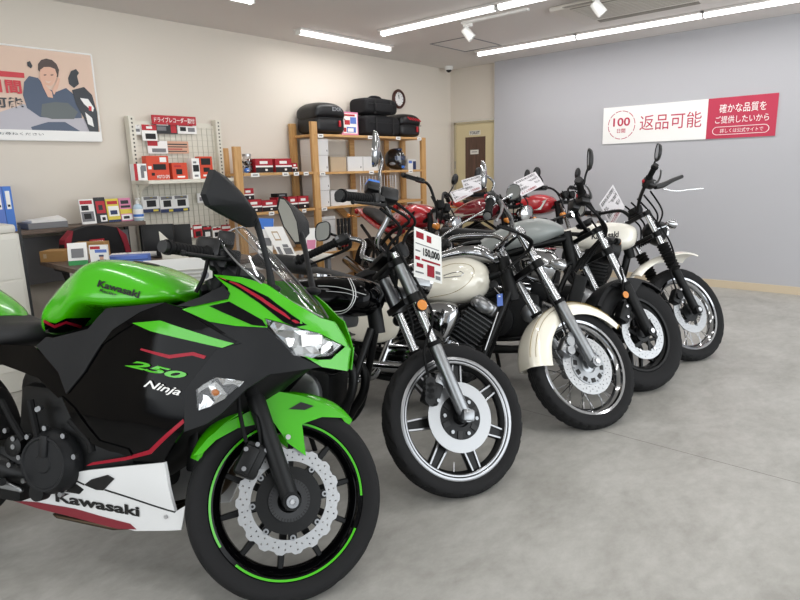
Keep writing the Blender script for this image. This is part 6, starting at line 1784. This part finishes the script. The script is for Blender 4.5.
for i in range(25):
    t = math.radians(30 + 125 * i / 24); rows.append([V((-1.49 - (.345 - .05 * abs((j - 4) / 4) ** 4) * math.cos(t), -.10 + .2 * j / 8, .32 + (.345 - .05 * abs((j - 4) / 4) ** 4) * math.sin(t))) for j in range(9)] + [V((-1.49 - .332 * math.cos(t), .08 - .16 * j / 8, .32 + .332 * math.sin(t))) for j in range(9)])
m = MB(); m.rings(rows); rb_.part(m, 'rear_mudguard', 'matte', smooth=60)
rear_end(rb_, 1.49, .32, .15, .215, 'y', 'castblack', 'block', 7)
for s in (-1, 1):
    m = MB(); m.tube([(-1.5, s * .14, .34), (-1.3, s * .14, .60)], .02, 12); m.tube([V((-1.48 + .16 * k / 50, s * .14, .37 + .2 * k / 50)) + V((.028 * math.cos(k * .75), .028 * math.sin(k * .75), 0)) for k in range(51)], .005, 6); rb_.part(m, 'shock_absorber', 'castblack')
m = MB(); m.tube([(-.82, .13, .24), (-.78, .24, .02)], .012, 10); rb_.part(m, 'side_stand', 'castblack')
m = MB(); m.rbox((-.60, -.2, .28), (.04, .12, .03), .01); rb_.part(m, 'footpeg', 'rubber')

# ------------------------------------------------------------------ fifth: white scrambler by the grey wall
tr = Bike('motorcycle', 'white single-cylinder scrambler with fork gaiters, rightmost motorcycle by the grey wall', 'motorcycles in the front row',
          (4.037, 1.12, -.015), ((.4280, -.9036, -.0187), (.8830, .4225, -.2045), (.1927, .0710, .9787)), 39.7, 28, .312, .05)
A_ = tr.A
w = wheel(tr, 'front_wheel', A_, .312, .092, .243, True, 'wire', 'chrome', 'knob', hub_m='castblack')
d = disc_mesh(A_, -.052, .085, .135, .005, 180); dd = d.build('brake_disc', 'discsteel', w)
c = MB(); c.lathe([(-.05, .035), (-.05, .06), (-.056, .06), (-.058, .035)], A_, (0, 1, 0), 40, 0, closed=True)
for k in range(6):
    a = 2 * PI * k / 6; c.box(A_ + V((.075 * math.cos(a), -.052, .075 * math.sin(a))), (.04, .005, .02), rotm('Y', -a + .4), 0)
c.build('disc_carrier', ['castblack'], dd)
legs = fork(tr, .10, (.30, .72), (.027, .0185), ['castblack', 'stanchion'])
for lg, s in zip(legs, (-1, 1)):
    q = MB(); pr = []
    for k in range(9): pr += [(.29 + k * .021, .031), (.29 + k * .021 + .0105, .0405)]
    pr += [(.29 + 9 * .021, .030)]
    q.lathe([(x, r) for x, r in pr], tr.ax(0, s * .10), tr.u, 24); q.build('gaiter', 'rubber', lg)
clamp(tr, .55, .10, 'castblack', .035, .031); clamp(tr, .70, .10, 'castblack', .03, .028)
cal = MB(); cc = tr.ax(.10, -.075) + V((-.085, 0, -.01)); r_ = rotm('Y', .4); cal.rbox(cc, (.06, .055, .10), .012, r_); cal.cyl(cc + V((0, -.02, .0)), cc + V((0, -.042, .0)), .024, n=16); bolts(cal, [cc + V((.02, -.028, .045)), cc + V((.02, -.028, -.04))], .008, mi=1)
tr.part(cal, 'brake_caliper', ['castblack', 'steel'], True)
hose(tr, [cc + V((-.01, -.02, .05)), cc + V((-.06, -.04, .16)), tr.ax(.32, -.15) + V((-.03, 0, 0)), tr.ax(.5, -.14) + V((.03, 0, 0)), tr.ax(.72, -.12)], .0055, 'brake_hose', 'rubber', True)
rows = []; NA = 22
for i in range(NA + 1):
    t = math.radians(75 + 78 * i / NA); f = i / NA; wd_ = .088 * (.6 + .45 * math.sin(PI * min(1, .15 + f)))
    R_ = .452 - .035 * math.sin(PI * f)
    rows.append([V((A_.x + (R_ - .03 * abs((j - 5) / 5) ** 3) * math.cos(t), wd_ * (j - 5) / 5, A_.z + (R_ - .03 * abs((j - 5) / 5) ** 3) * math.sin(t))) for j in range(11)] + [V((A_.x + (R_ - .008 - .03 * abs((5 - j) / 5) ** 3) * math.cos(t), wd_ * .95 * (5 - j) / 5, A_.z + (R_ - .008 - .03 * abs((5 - j) / 5) ** 3) * math.sin(t))) for j in range(11)])
m = MB(); m.rings(rows); tr.part(m, 'front_mudguard', 'ivory', True, smooth=60)
hc = tr.ax(.62) + V((.13, 0, 0)); m = MB(); m.lathe([(-.10, 0), (-.09, .04), (-.06, .07), (0, .082), (.02, .082), (.022, .074)], hc, (1, 0, -.05), 32, 0); m.lathe([(.012, .084), (.026, .084), (.03, .076)], hc, (1, 0, -.05), 32, 1); h = tr.part(m, 'headlight', ['castblack', 'chrome'], True)
m = MB(); m.lathe([(.02, .075), (.034, .05), (.04, 0)], hc, (1, 0, -.05), 28); m.build('headlight_lens', 'lensbase', h)
for s in (-1, 1):
    c = tr.ax(.58, s * .18) + V((.07, 0, .02)); m = MB(); m.tube([tr.ax(.58, s * .1), c], .008, 8); m.lathe([(-.045, 0), (-.04, .015), (-.01, .03), (.015, .031)], c, (1, 0, 0), 20, 0); m.lathe([(.014, .03), (.026, .02), (.03, 0)], c, (1, 0, 0), 20, 1); tr.part(m, 'turn_signal', ['chrome', 'amber'], True)
m = MB(); c = tr.ax(.76) + V((.03, 0, .02)); m.lathe([(-.05, 0), (-.05, .03), (-.02, .045), (.01, .047), (.012, .04), (.006, .039), (.006, 0)], c, (-.5, 0, 1), 26); tr.part(m, 'speedometer', 'castblack', True)
ga, ge = tr.P(649, 178, -.28, True), tr.P(655, 166.5, -.36, True)
bp_ = [tr.ax(.72, -.03), tr.ax(.76, -.09) + V((-.01, 0, .04)), ga + (ga - ge).normalized() * .06, ga, ge]
hb = MB()
for s in (1, -1): hb.tube([p if s > 0 else mir_(p) for p in bp_], .0115, 12, 0, 6)
hb.tube([tr.ax(.72, -.05), tr.ax(.72, .05)], .0115, 12); bar = tr.part(hb, 'handlebar', 'castblack', True)
for a, b in ((ga, ge), (mir_(ga), mir_(ge))): grip(tr, bar, a, b, .0175, endr=.022); lever(tr, bar, a, b, (1, 0, .05), 'polish', -.02)
m = MB(); m.rbox(tr.P(650, 184, -.24, True), (.06, .06, .05), .01); tr.part(m, 'brake_master_cylinder', 'blackplastic', True)
mc = tr.P(657.5, 152.5, -.34, True); mirror(tr, True, [tr.P(652, 176, -.28, True), tr.P(654, 164, -.3, True)], mc, (-.85, .45, .1), (.055, .058), 'blackplastic', 'castblack', 2.0)
m = MB(); m.tube([tr.P(655, 187, -.25, True), tr.P(663, 185, -.25, True), tr.P(673, 180, -.25, True), tr.P(682, 176.5, -.25, True)], [.016, .018, .014, .012], 10, 0, 4); m.tube([tr.P(663, 189, -.26, True), tr.P(676, 191, -.27, True), tr.P(690, 189.5, -.29, True), tr.P(703, 188.5, -.3, True)], .0045, 8, 1, 4); tr.part(m, 'brake_lever', ['blackplastic', 'stanchion'], True)
for k in range(6):
    p0 = tr.ax(.80, -.18 + .06 * k) + V((.02, 0, .03)); p1 = tr.ax(.62, -.08 + .03 * k) + V((.06, 0, 0)); hose(tr, [p0, (p0 + p1) / 2 + V((.07, 0, .0)), p1, tr.ax(.5, -.05 + .02 * k) + V((-.04, 0, 0))], .006, 'cable', 'rubber', True)
tk = MB(); tk.loft([(-.88, .74, .79, .04, 2.2), (-.84, .72, .82, .085, 2.5), (-.72, .705, .865, .115, 2.8, .05), (-.58, .70, .89, .135, 3, .1), (-.47, .70, .895, .14, 3, .12), (-.39, .715, .885, .125, 2.8, .1), (-.345, .745, .865, .085, 2.4), (-.328, .785, .83, .035, 2.1)], 5, 40)
tb = bvh_of(tk); o = tr.part(tk, 'fuel_tank', 'ivory', smooth=60)
t = MB(); surf_text(t, tr, 'Kawasaki', (591.5, 239.5), (618.5, 237.3), (592, 233.2), None, .0015, 0, .03, bvh=tb); t.build('lettering', 'black', o, smooth=0)
q = MB(); q.lathe([(0, .036), (.01, .036), (.014, .03), (.014, 0)], (-.55, 0, .893), (0, 0, 1), 24); q.build('fuel_cap', 'chrome', o)
m = MB(); m.loft([(-1.65, .80, .83, .06, 2.4), (-1.58, .76, .84, .115, 2.8), (-1.2, .74, .82, .125, 2.9), (-.95, .74, .80, .11, 2.8), (-.87, .76, .79, .06, 2.4)], 5, 26); tr.part(m, 'seat', 'seat')
m = MB(); m.tube([(-.42, 0, .86), (-.36, 0, .66)], .032, 14); m.tube([(-.38, 0, .68), (-.42, 0, .45), (-.46, 0, .3)], .024, 12, 0, 4)
for s in (-1, 1): m.tube([(-.42, s * .02, .84), (-.8, s * .07, .74), (-1.6, s * .11, .76)], .017, 10, 0, 4); m.tube([(-.46, s * .04, .3), (-.55, s * .09, .22), (-.98, s * .1, .24), (-1.05, s * .1, .5), (-1.0, s * .09, .74)], .015, 10, 0, 5)
tr.part(m, 'frame', 'castblack')
m = MB(); m.rbox((-.72, 0, .36), (.36, .22, .22), .04); e = tr.part(m, 'engine', 'castblack')
m = MB(); fins(m, (-.60, 0, .46), (.15, 0, 1), 9, .18, .2, .022); m.build('cylinder', 'castblack', e)
m = MB(); m.rbox((-.565, 0, .68), (.18, .19, .07), .02); m.build('cylinder_head', 'castblack', e)
m = MB(); m.lathe([(0, 0), (0, .10), (.02, .096), (.035, .07), (.04, 0)], (-.66, -.11, .35), (0, -1, 0), 32); m.build('clutch_cover', 'polish', e)
m = MB(); m.tube([(-.50, -.05, .64), (-.42, -.07, .56), (-.45, -.12, .36), (-.62, -.15, .26), (-1.0, -.17, .34), (-1.5, -.2, .50)], [.02, .02, .02, .022, .04, .042], 14, 0, 6); tr.part(m, 'exhaust_pipe', 'chrome')
for s in (-1, 1):
    m = MB(); m.loft([(-1.12, .50, .56, .008), (-1.06, .46, .66, .022, 2.6), (-.9, .46, .68, .026, 2.8), (-.84, .52, .64, .008)], 4, 22); tr.part(m, 'side_cover', 'ivory').location = (0, s * .11, 0)
    m = MB(); m.tube([(-1.42, s * .13, .34), (-1.2, s * .13, .70)], .018, 12); m.tube([V((-1.41 + .19 * k / 60, s * .13, .36 + .31 * k / 60)) + V((.028 * math.cos(k * .75), .028 * math.sin(k * .75), 0)) for k in range(61)], .0045, 6); tr.part(m, 'shock_absorber', 'castblack')
rows = []
for i in range(25):
    t = math.radians(20 + 140 * i / 24); rows.append([V((-1.42 - (.35 - .03 * abs((j - 4) / 4) ** 4) * math.cos(t), -.075 + .15 * j / 8, .31 + (.35 - .03 * abs((j - 4) / 4) ** 4) * math.sin(t))) for j in range(9)] + [V((-1.42 - .34 * math.cos(t), .07 - .14 * j / 8, .31 + .34 * math.sin(t))) for j in range(9)])
m = MB(); m.rings(rows); tr.part(m, 'rear_mudguard', 'ivory', smooth=60)
rear_end(tr, 1.42, .31, .11, .225, 'wire', 'chrome', 'knob')
m = MB(); m.tube([(-.80, .11, .24), (-.76, .22, .02)], .012, 10); tr.part(m, 'side_stand', 'castblack')

# ------------------------------------------------------------------ back row: three red motorcycles seen over the others
def pose(head, heading, lean, local=(-.42, 0, 1.02)):
    a, l = math.radians(heading), math.radians(lean); c, s = math.cos(l), math.sin(l)
    hx = V((math.cos(a), math.sin(a), 0)); l0 = V((-math.sin(a), math.cos(a), 0)); z = V((0, 0, 1))
    F = (hx, c * l0 - s * z, s * l0 + c * z); lx, ly, lz = local
    off = F[0] * lx + F[1] * ly + F[2] * lz
    return V((head[0] - off.x, head[1] - off.y, 0.0)), F


def backbike(label, head, heading, lean, steer, tankm, sidem, barz, mir_style, tail_up, letter=None, style='ten', sides=(1, -1)):
    O, F = pose(head, heading, lean)
    b = Bike('motorcycle', label, 'red motorcycles in the back row', O, F, steer, 25, .30, .035); A = b.A; md = barz - 1.02
    w = wheel(b, 'front_wheel', A, .30, .11, .225, True, style, 'castblack', 'road', nspoke=6)
    d = disc_mesh(A, -.06, .10, .145, .005, 120); d.build('brake_disc', 'discsteel', w)
    fork(b, .10, (.32, .66), (.027, .02), ['castblack', 'chrome']); clamp(b, .50, .10, 'castblack'); clamp(b, .66, .10, 'castblack')
    rows = []
    for i in range(19):
        t = math.radians(45 + 105 * i / 18); rows.append([V((A.x + (.318 - .02 * abs((j - 4) / 4) ** 3) * math.cos(t), -.065 + .13 * j / 8, A.z + (.318 - .02 * abs((j - 4) / 4) ** 3) * math.sin(t))) for j in range(9)] + [V((A.x + .308 * math.cos(t), .06 - .12 * j / 8, A.z + .308 * math.sin(t))) for j in range(9)])
    m = MB(); m.rings(rows); b.part(m, 'front_mudguard', tankm, True, smooth=60)
    hc = b.ax(.58) + V((.13, 0, 0)); m = MB(); m.lathe([(-.10, 0), (-.09, .04), (-.05, .075), (.02, .085), (.024, .076)], hc, (1, 0, -.05), 28); h = b.part(m, 'headlight', 'chrome', True)
    m = MB(); m.lathe([(.02, .077), (.036, .05), (.042, 0)], hc, (1, 0, -.05), 24); m.build('headlight_lens', 'lensbase', h)
    for s in (-1, 1):
        m = MB(); c = b.ax(.74, s * .05) + V((.03, 0, .01)); m.lathe([(-.05, 0), (-.05, .03), (-.02, .042), (.01, .044), (.012, .038), (.006, .036), (.006, 0)], c, (-.5, 0, 1), 20); b.part(m, 'gauge', 'castblack', True)
        c = b.ax(.52, s * .18) + V((.05, 0, 0)); m = MB(); m.tube([b.ax(.52, s * .1), c], .008, 8); m.lathe([(-.04, 0), (-.03, .02), (.01, .028), (.02, .02), (.024, 0)], c, (1, 0, 0), 16); b.part(m, 'turn_signal', ['amber'], True)
    ga = V((-.42, -.24, 1.03 + md)); ge = V((-.47, -.37, 1.02 + md))
    hb = MB()
    for s in (1, -1): hb.tube([p if s > 0 else mir_(p) for p in (b.ax(.68, -.03), V((-.37, -.11, 1.01 + md)), ga + (ga - ge).normalized() * .05, ga, ge)], .0115, 10, 0, 5)
    bar = b.part(hb, 'handlebar', 'castblack', True)
    for p, q in ((ga, ge), (mir_(ga), mir_(ge))): grip(b, bar, p, q, .0175, endr=.021); lever(b, bar, p, q, (1, 0, .05), 'castblack', -.02)
    for s in sides:
        g = ga if s > 0 else mir_(ga); y = g.y
        c = V((g.x + mir_style[3], y - s * mir_style[2], g.z + mir_style[4])); mirror(b, True, [g + V((.02, 0, .02)), g + V((.03, -s * mir_style[2] * .3, mir_style[4] * .5))], c, (-1, s * .12, .1), mir_style[:2], 'blackplastic', 'castblack', mir_style[5])
    for k in range(4): p0 = b.ax(.78, -.15 + .1 * k) + V((.02, 0, .0)); hose(b, [p0, p0 + V((.08, 0, -.1)), b.ax(.5, -.05 + .03 * k) + V((-.04, 0, 0))], .006, 'cable', 'rubber', True)
    tk = MB(); tk.loft([(-.98, .74, .78, .05, 2.2), (-.94, .73, .83, .09, 2.5), (-.82, .73, .91, .13, 2.6, .1), (-.66, .74, .965, .155, 2.7, .15), (-.54, .76, .97, .155, 2.6, .15), (-.46, .79, .945, .12, 2.4, .1), (-.42, .83, .91, .06, 2.2)], 5, 36)
    o = b.part(tk, 'fuel_tank', tankm, smooth=60)
    if letter:
        bv = bvh_of(tk); t = MB(); vs, fs, _ = glyphs(letter, .02, .2); P3 = []
        for u, v in vs:
            h_ = bv.ray_cast(V((-.72 + .2 * u, -.6, .865 + .035 * v)), V((0, 1, 0))); P3.append(h_[0] + V((0, -.002, 0)) if h_[0] else V((-.72 + .2 * u, -.16, .865 + .035 * v)))
        t.add(P3, fs); t.build('lettering', 'paper', o, smooth=0)
    if sidem:
        for s in (-1, 1):
            m = MB(); m.prism([(-.50, s * .150, .80), (-.46, s * .125, .90), (-.62, s * .158, .80), (-.92, s * .125, .745), (-.98, s * .11, .76), (-.9, s * .13, .80)], (0, s * .008, 0)); b.part(m, 'tank_shroud', sidem, bevel=.003)
    m = MB(); m.loft([(-1.62, .88 + tail_up, .90 + tail_up, .04), (-1.52, .83 + tail_up, .90 + tail_up, .10, 2.8), (-1.3, .79 + tail_up / 2, .87 + tail_up / 2, .12, 2.8), (-1.1, .74, .81, .12, 2.8), (-.98, .74, .79, .10, 2.6), (-.93, .76, .78, .05, 2.2)], 5, 26); b.part(m, 'seat', 'seat')
    m = MB(); m.loft([(-1.80, .85 + tail_up, .88 + tail_up, .03), (-1.70, .80 + tail_up, .885 + tail_up, .07, 2.6), (-1.5, .77 + tail_up / 2, .85 + tail_up / 2, .105, 2.8), (-1.2, .70, .77, .12, 2.8), (-1.0, .68, .75, .11, 2.6), (-.95, .69, .73, .05)], 5, 24); b.part(m, 'tail_cowl', tankm)
    m = MB(); m.rbox((-1.80, 0, .85 + tail_up), (.05, .12, .06), .02); b.part(m, 'tail_light', 'tail')
    for s in (-1, 1):
        m = MB(); c = V((-1.70, s * .17, .80 + tail_up)); m.tube([(-1.68, s * .05, .80 + tail_up), c], .007, 8); m.ell(c, (.03, .02, .022), None, 14); b.part(m, 'turn_signal', 'amber')
    m = MB(); m.rbox((-.68, 0, .38), (.40, .26, .24), .05); m.tube([(-.40, 0, .90), (-.34, 0, .66)], .034, 12); e = b.part(m, 'engine', 'castblack')
    for s in (-1, 1):
        m = MB(); m.tube([(-.38, s * .03, .72), (-.46, s * .11, .5), (-.5, s * .12, .26), (-1.0, s * .12, .24), (-1.08, s * .12, .5), (-1.5, s * .11, .72)], .016, 10, 0, 5); m.tube([(-.40, s * .03, .84), (-.8, s * .12, .72), (-1.1, s * .12, .5)], .018, 10, 0, 4); b.part(m, 'frame_rail', 'castblack')
    m = MB(); fins(m, (-.58, 0, .48), (.2, 0, 1), 9, .2, .24, .022); m.build('cylinder', 'castblack', e)
    m = MB(); m.lathe([(0, 0), (0, .10), (.02, .096), (.035, .07), (.04, 0)], (-.68, -.13, .36), (0, -1, 0), 28); m.build('clutch_cover', 'alu', e)
    m = MB(); m.tube([(-.50, -.05, .62), (-.42, -.07, .52), (-.46, -.11, .28), (-.7, -.14, .2), (-1.1, -.17, .26), (-1.6, -.2, .36)], [.02, .02, .02, .022, .045, .045], 12, 0, 5); b.part(m, 'exhaust_pipe', 'chrome')
    rear_end(b, 1.40, .31, .14, .225, style, 'castblack', 'road', 6)
    m = MB(); m.tube([(-.76, .12, .24), (-.72, .23, .03)], .012, 10); b.part(m, 'side_stand', 'castblack')
    return b


b1 = backbike('red and black naked motorcycle with white tank lettering, leftmost in the back row', (4.04, 3.20), -110, 8, 28, 'bikered', 'castblack', 1.10, (.048, .05, .07, -.0, .17, 2.0), .0, 'HONDA', sides=(-1,))
b2 = backbike('dark red motorcycle with black rounded mirrors, middle of the back row', (5.12, 3.18), -92, 8, -12, 'winered', 'ivory', 1.0, (.04, .075, .09, .0, .17, 2.4), .0)
b3 = backbike('red and white motorcycle close to the grey wall, rightmost in the back row', (5.93, 3.02), -92, 8, -14, 'bikered', 'ivory', 1.03, (.045, .06, .07, .0, .15, 2.0), .0)
# ------------------------------------------------------------------ price tags hung on the motorcycles
def sheet(name, label, cat, corners, mats, rects=(), texts=(), group=None, th=.002):
    # corners: top-left, top-right, bottom-right, bottom-left in space
    tl_, tr_, br_, bl_ = [V(c) for c in corners]; n = (tr_ - tl_).cross(bl_ - tl_).normalized()
    if n.dot(V((0, 0, CAM_H)) - tl_) < 0: n = -n
    o = (tl_ + tr_ + br_ + bl_) / 4; mb = MB()
    q = lambda u, v, k: (tl_ * (1 - u) * v + tr_ * u * v + br_ * u * (1 - v) + bl_ * (1 - u) * (1 - v)) + n * k - o
    mb.prism([q(0, 1, 0), q(1, 1, 0), q(1, 0, 0), q(0, 0, 0)], -n * th, 0)
    for i, (u0, v0, u1, v1, mi) in enumerate(rects): mb.prism([q(u0, v0, .0006 + .0002 * i), q(u1, v0, .0006 + .0002 * i), q(u1, v1, .0006 + .0002 * i), q(u0, v1, .0006 + .0002 * i)], -n * .0004, mi)
    for (t, u0, v0, u1, v1, mi, bo) in texts:
        vs, fs, _ = glyphs(t, bo); mb.add([q(u0 + (u1 - u0) * a, v0 + (v1 - v0) * b, .002) for a, b in vs], fs, mi)
    ob = mb.build(name, mats, None, smooth=0); ob.location = o
    return tag(ob, label, cat, group)


wl = lambda bk, px, py, y: bk.mw @ bk.P(px, py, y)
sheet('price_tag', 'white and red price tag hung in front of the black pinstriped motorcycle', 'price tag', [wl(gn, 414, 226.5, -.17), wl(gn, 441, 237, -.17), wl(gn, 442, 284, -.17), wl(gn, 414, 276.5, -.17)], ['paper', 'kred', 'black', 'midgrey'],
      [(.08, .80, .36, .93, 1), (.47, .78, .64, .92, 1), (.06, .68, .92, .70, 3), (.05, .36, .22, .43, 1), (.28, .37, .95, .41, 1), (.10, .22, .34, .30, 1), (.48, .08, .74, .32, 1), (.78, .06, .95, .14, 3), (.78, .18, .95, .24, 3), (.06, .10, .36, .13, 3), (.06, .53, .24, .56, 3)],
      [('150,000', .34, .45, .94, .64, 2, .045)])
def psheet(label, pts, dep):
    cs = []
    for (x, y) in pts:
        d = L(x, y); cs.append(V((0, 0, CAM_H)) + d * dep)
    # the card leans back a little against the bars
    cs[0] += CR[2] * .05; cs[1] += CR[2] * .09; cs[2] += CR[2] * .03
    R_ = [(.06, .80, .8, .84, 3), (.06, .64, .94, .67, 2)]
    T_ = [('車両本体価格は店頭表示', .06, .80, .92, .95, 2, .01), ('支払総額 298,000円', .06, .54, .94, .72, 2, .015), ('整備保証付 車検整備込み', .06, .30, .94, .47, 2, .01), ('オイル交換無料', .06, .06, .7, .22, 1, .01)]
    return sheet('price_sheet', label, 'price sheet', cs, ['sheetpaper', 'kred', 'darkgrey', 'midgrey'], [(.06, .755, .94, .77, 3), (.06, .255, .94, .265, 3)], T_, 'price sheets standing on the handlebars')
mat('sheetpaper', '#dedbde', .6)
psheet('upper price sheet of the overlapping pair, in front of the cream door', [(462, 179), (483, 172), (487, 187), (466, 195)], 4.75)
psheet('lower price sheet of the overlapping pair, tilted over the red tank', [(450.5, 191), (468, 184), (474, 193), (455, 203)], 4.7)
psheet('white price sheet standing above the grey tank, in front of the grey wall', [(514.5, 181), (537.5, 169.5), (545, 184), (521.5, 196.5)], 5.5)
psheet('price sheet tilted on edge in front of the white scrambler tank', [(601.5, 203), (617.5, 182), (626.5, 206.5), (612, 228)], 4.25)

# ------------------------------------------------------------------ brochures on the low table
def stood(name, label, cat, pts, dep, mats, rects=(), texts=()):
    cs = [V((0, 0, CAM_H)) + L(x, y) * dep for x, y in pts]; cs[0] += CR[2] * .06; cs[1] += CR[2] * .06
    return sheet(name, label, cat, cs, mats, rects, texts, th=.006)
stood('brochure', 'blue-topped white packet standing behind the windscreen', 'packet', [(257, 217), (272, 217.5), (272.5, 258), (258, 257)], 4.62, ['paper', 'blue', 'midgrey'], [(0, .72, 1, 1, 1), (.1, .3, .9, .5, 2)])
stood('brochure', 'white brochure with a flower drawing leaning beside the blue packet', 'brochure', [(262, 226), (281, 225.5), (297, 257), (280, 258)], 4.58, ['paper', 'tan', 'midgrey', 'pink'], [(.25, .55, .6, .85, 1), (.3, .6, .55, .8, 0), (.1, .1, .3, .35, 2), (.45, .1, .9, .3, 2), (.5, .32, .8, .42, 2)])
stood('leaflet', 'small white leaflet with pink lower half right of the far mirror', 'leaflet', [(305, 227.5), (315.5, 227), (315.5, 258), (305.5, 258)], 4.6, ['paper', 'pink'], [(0.1, .3, .95, .6, 1)])
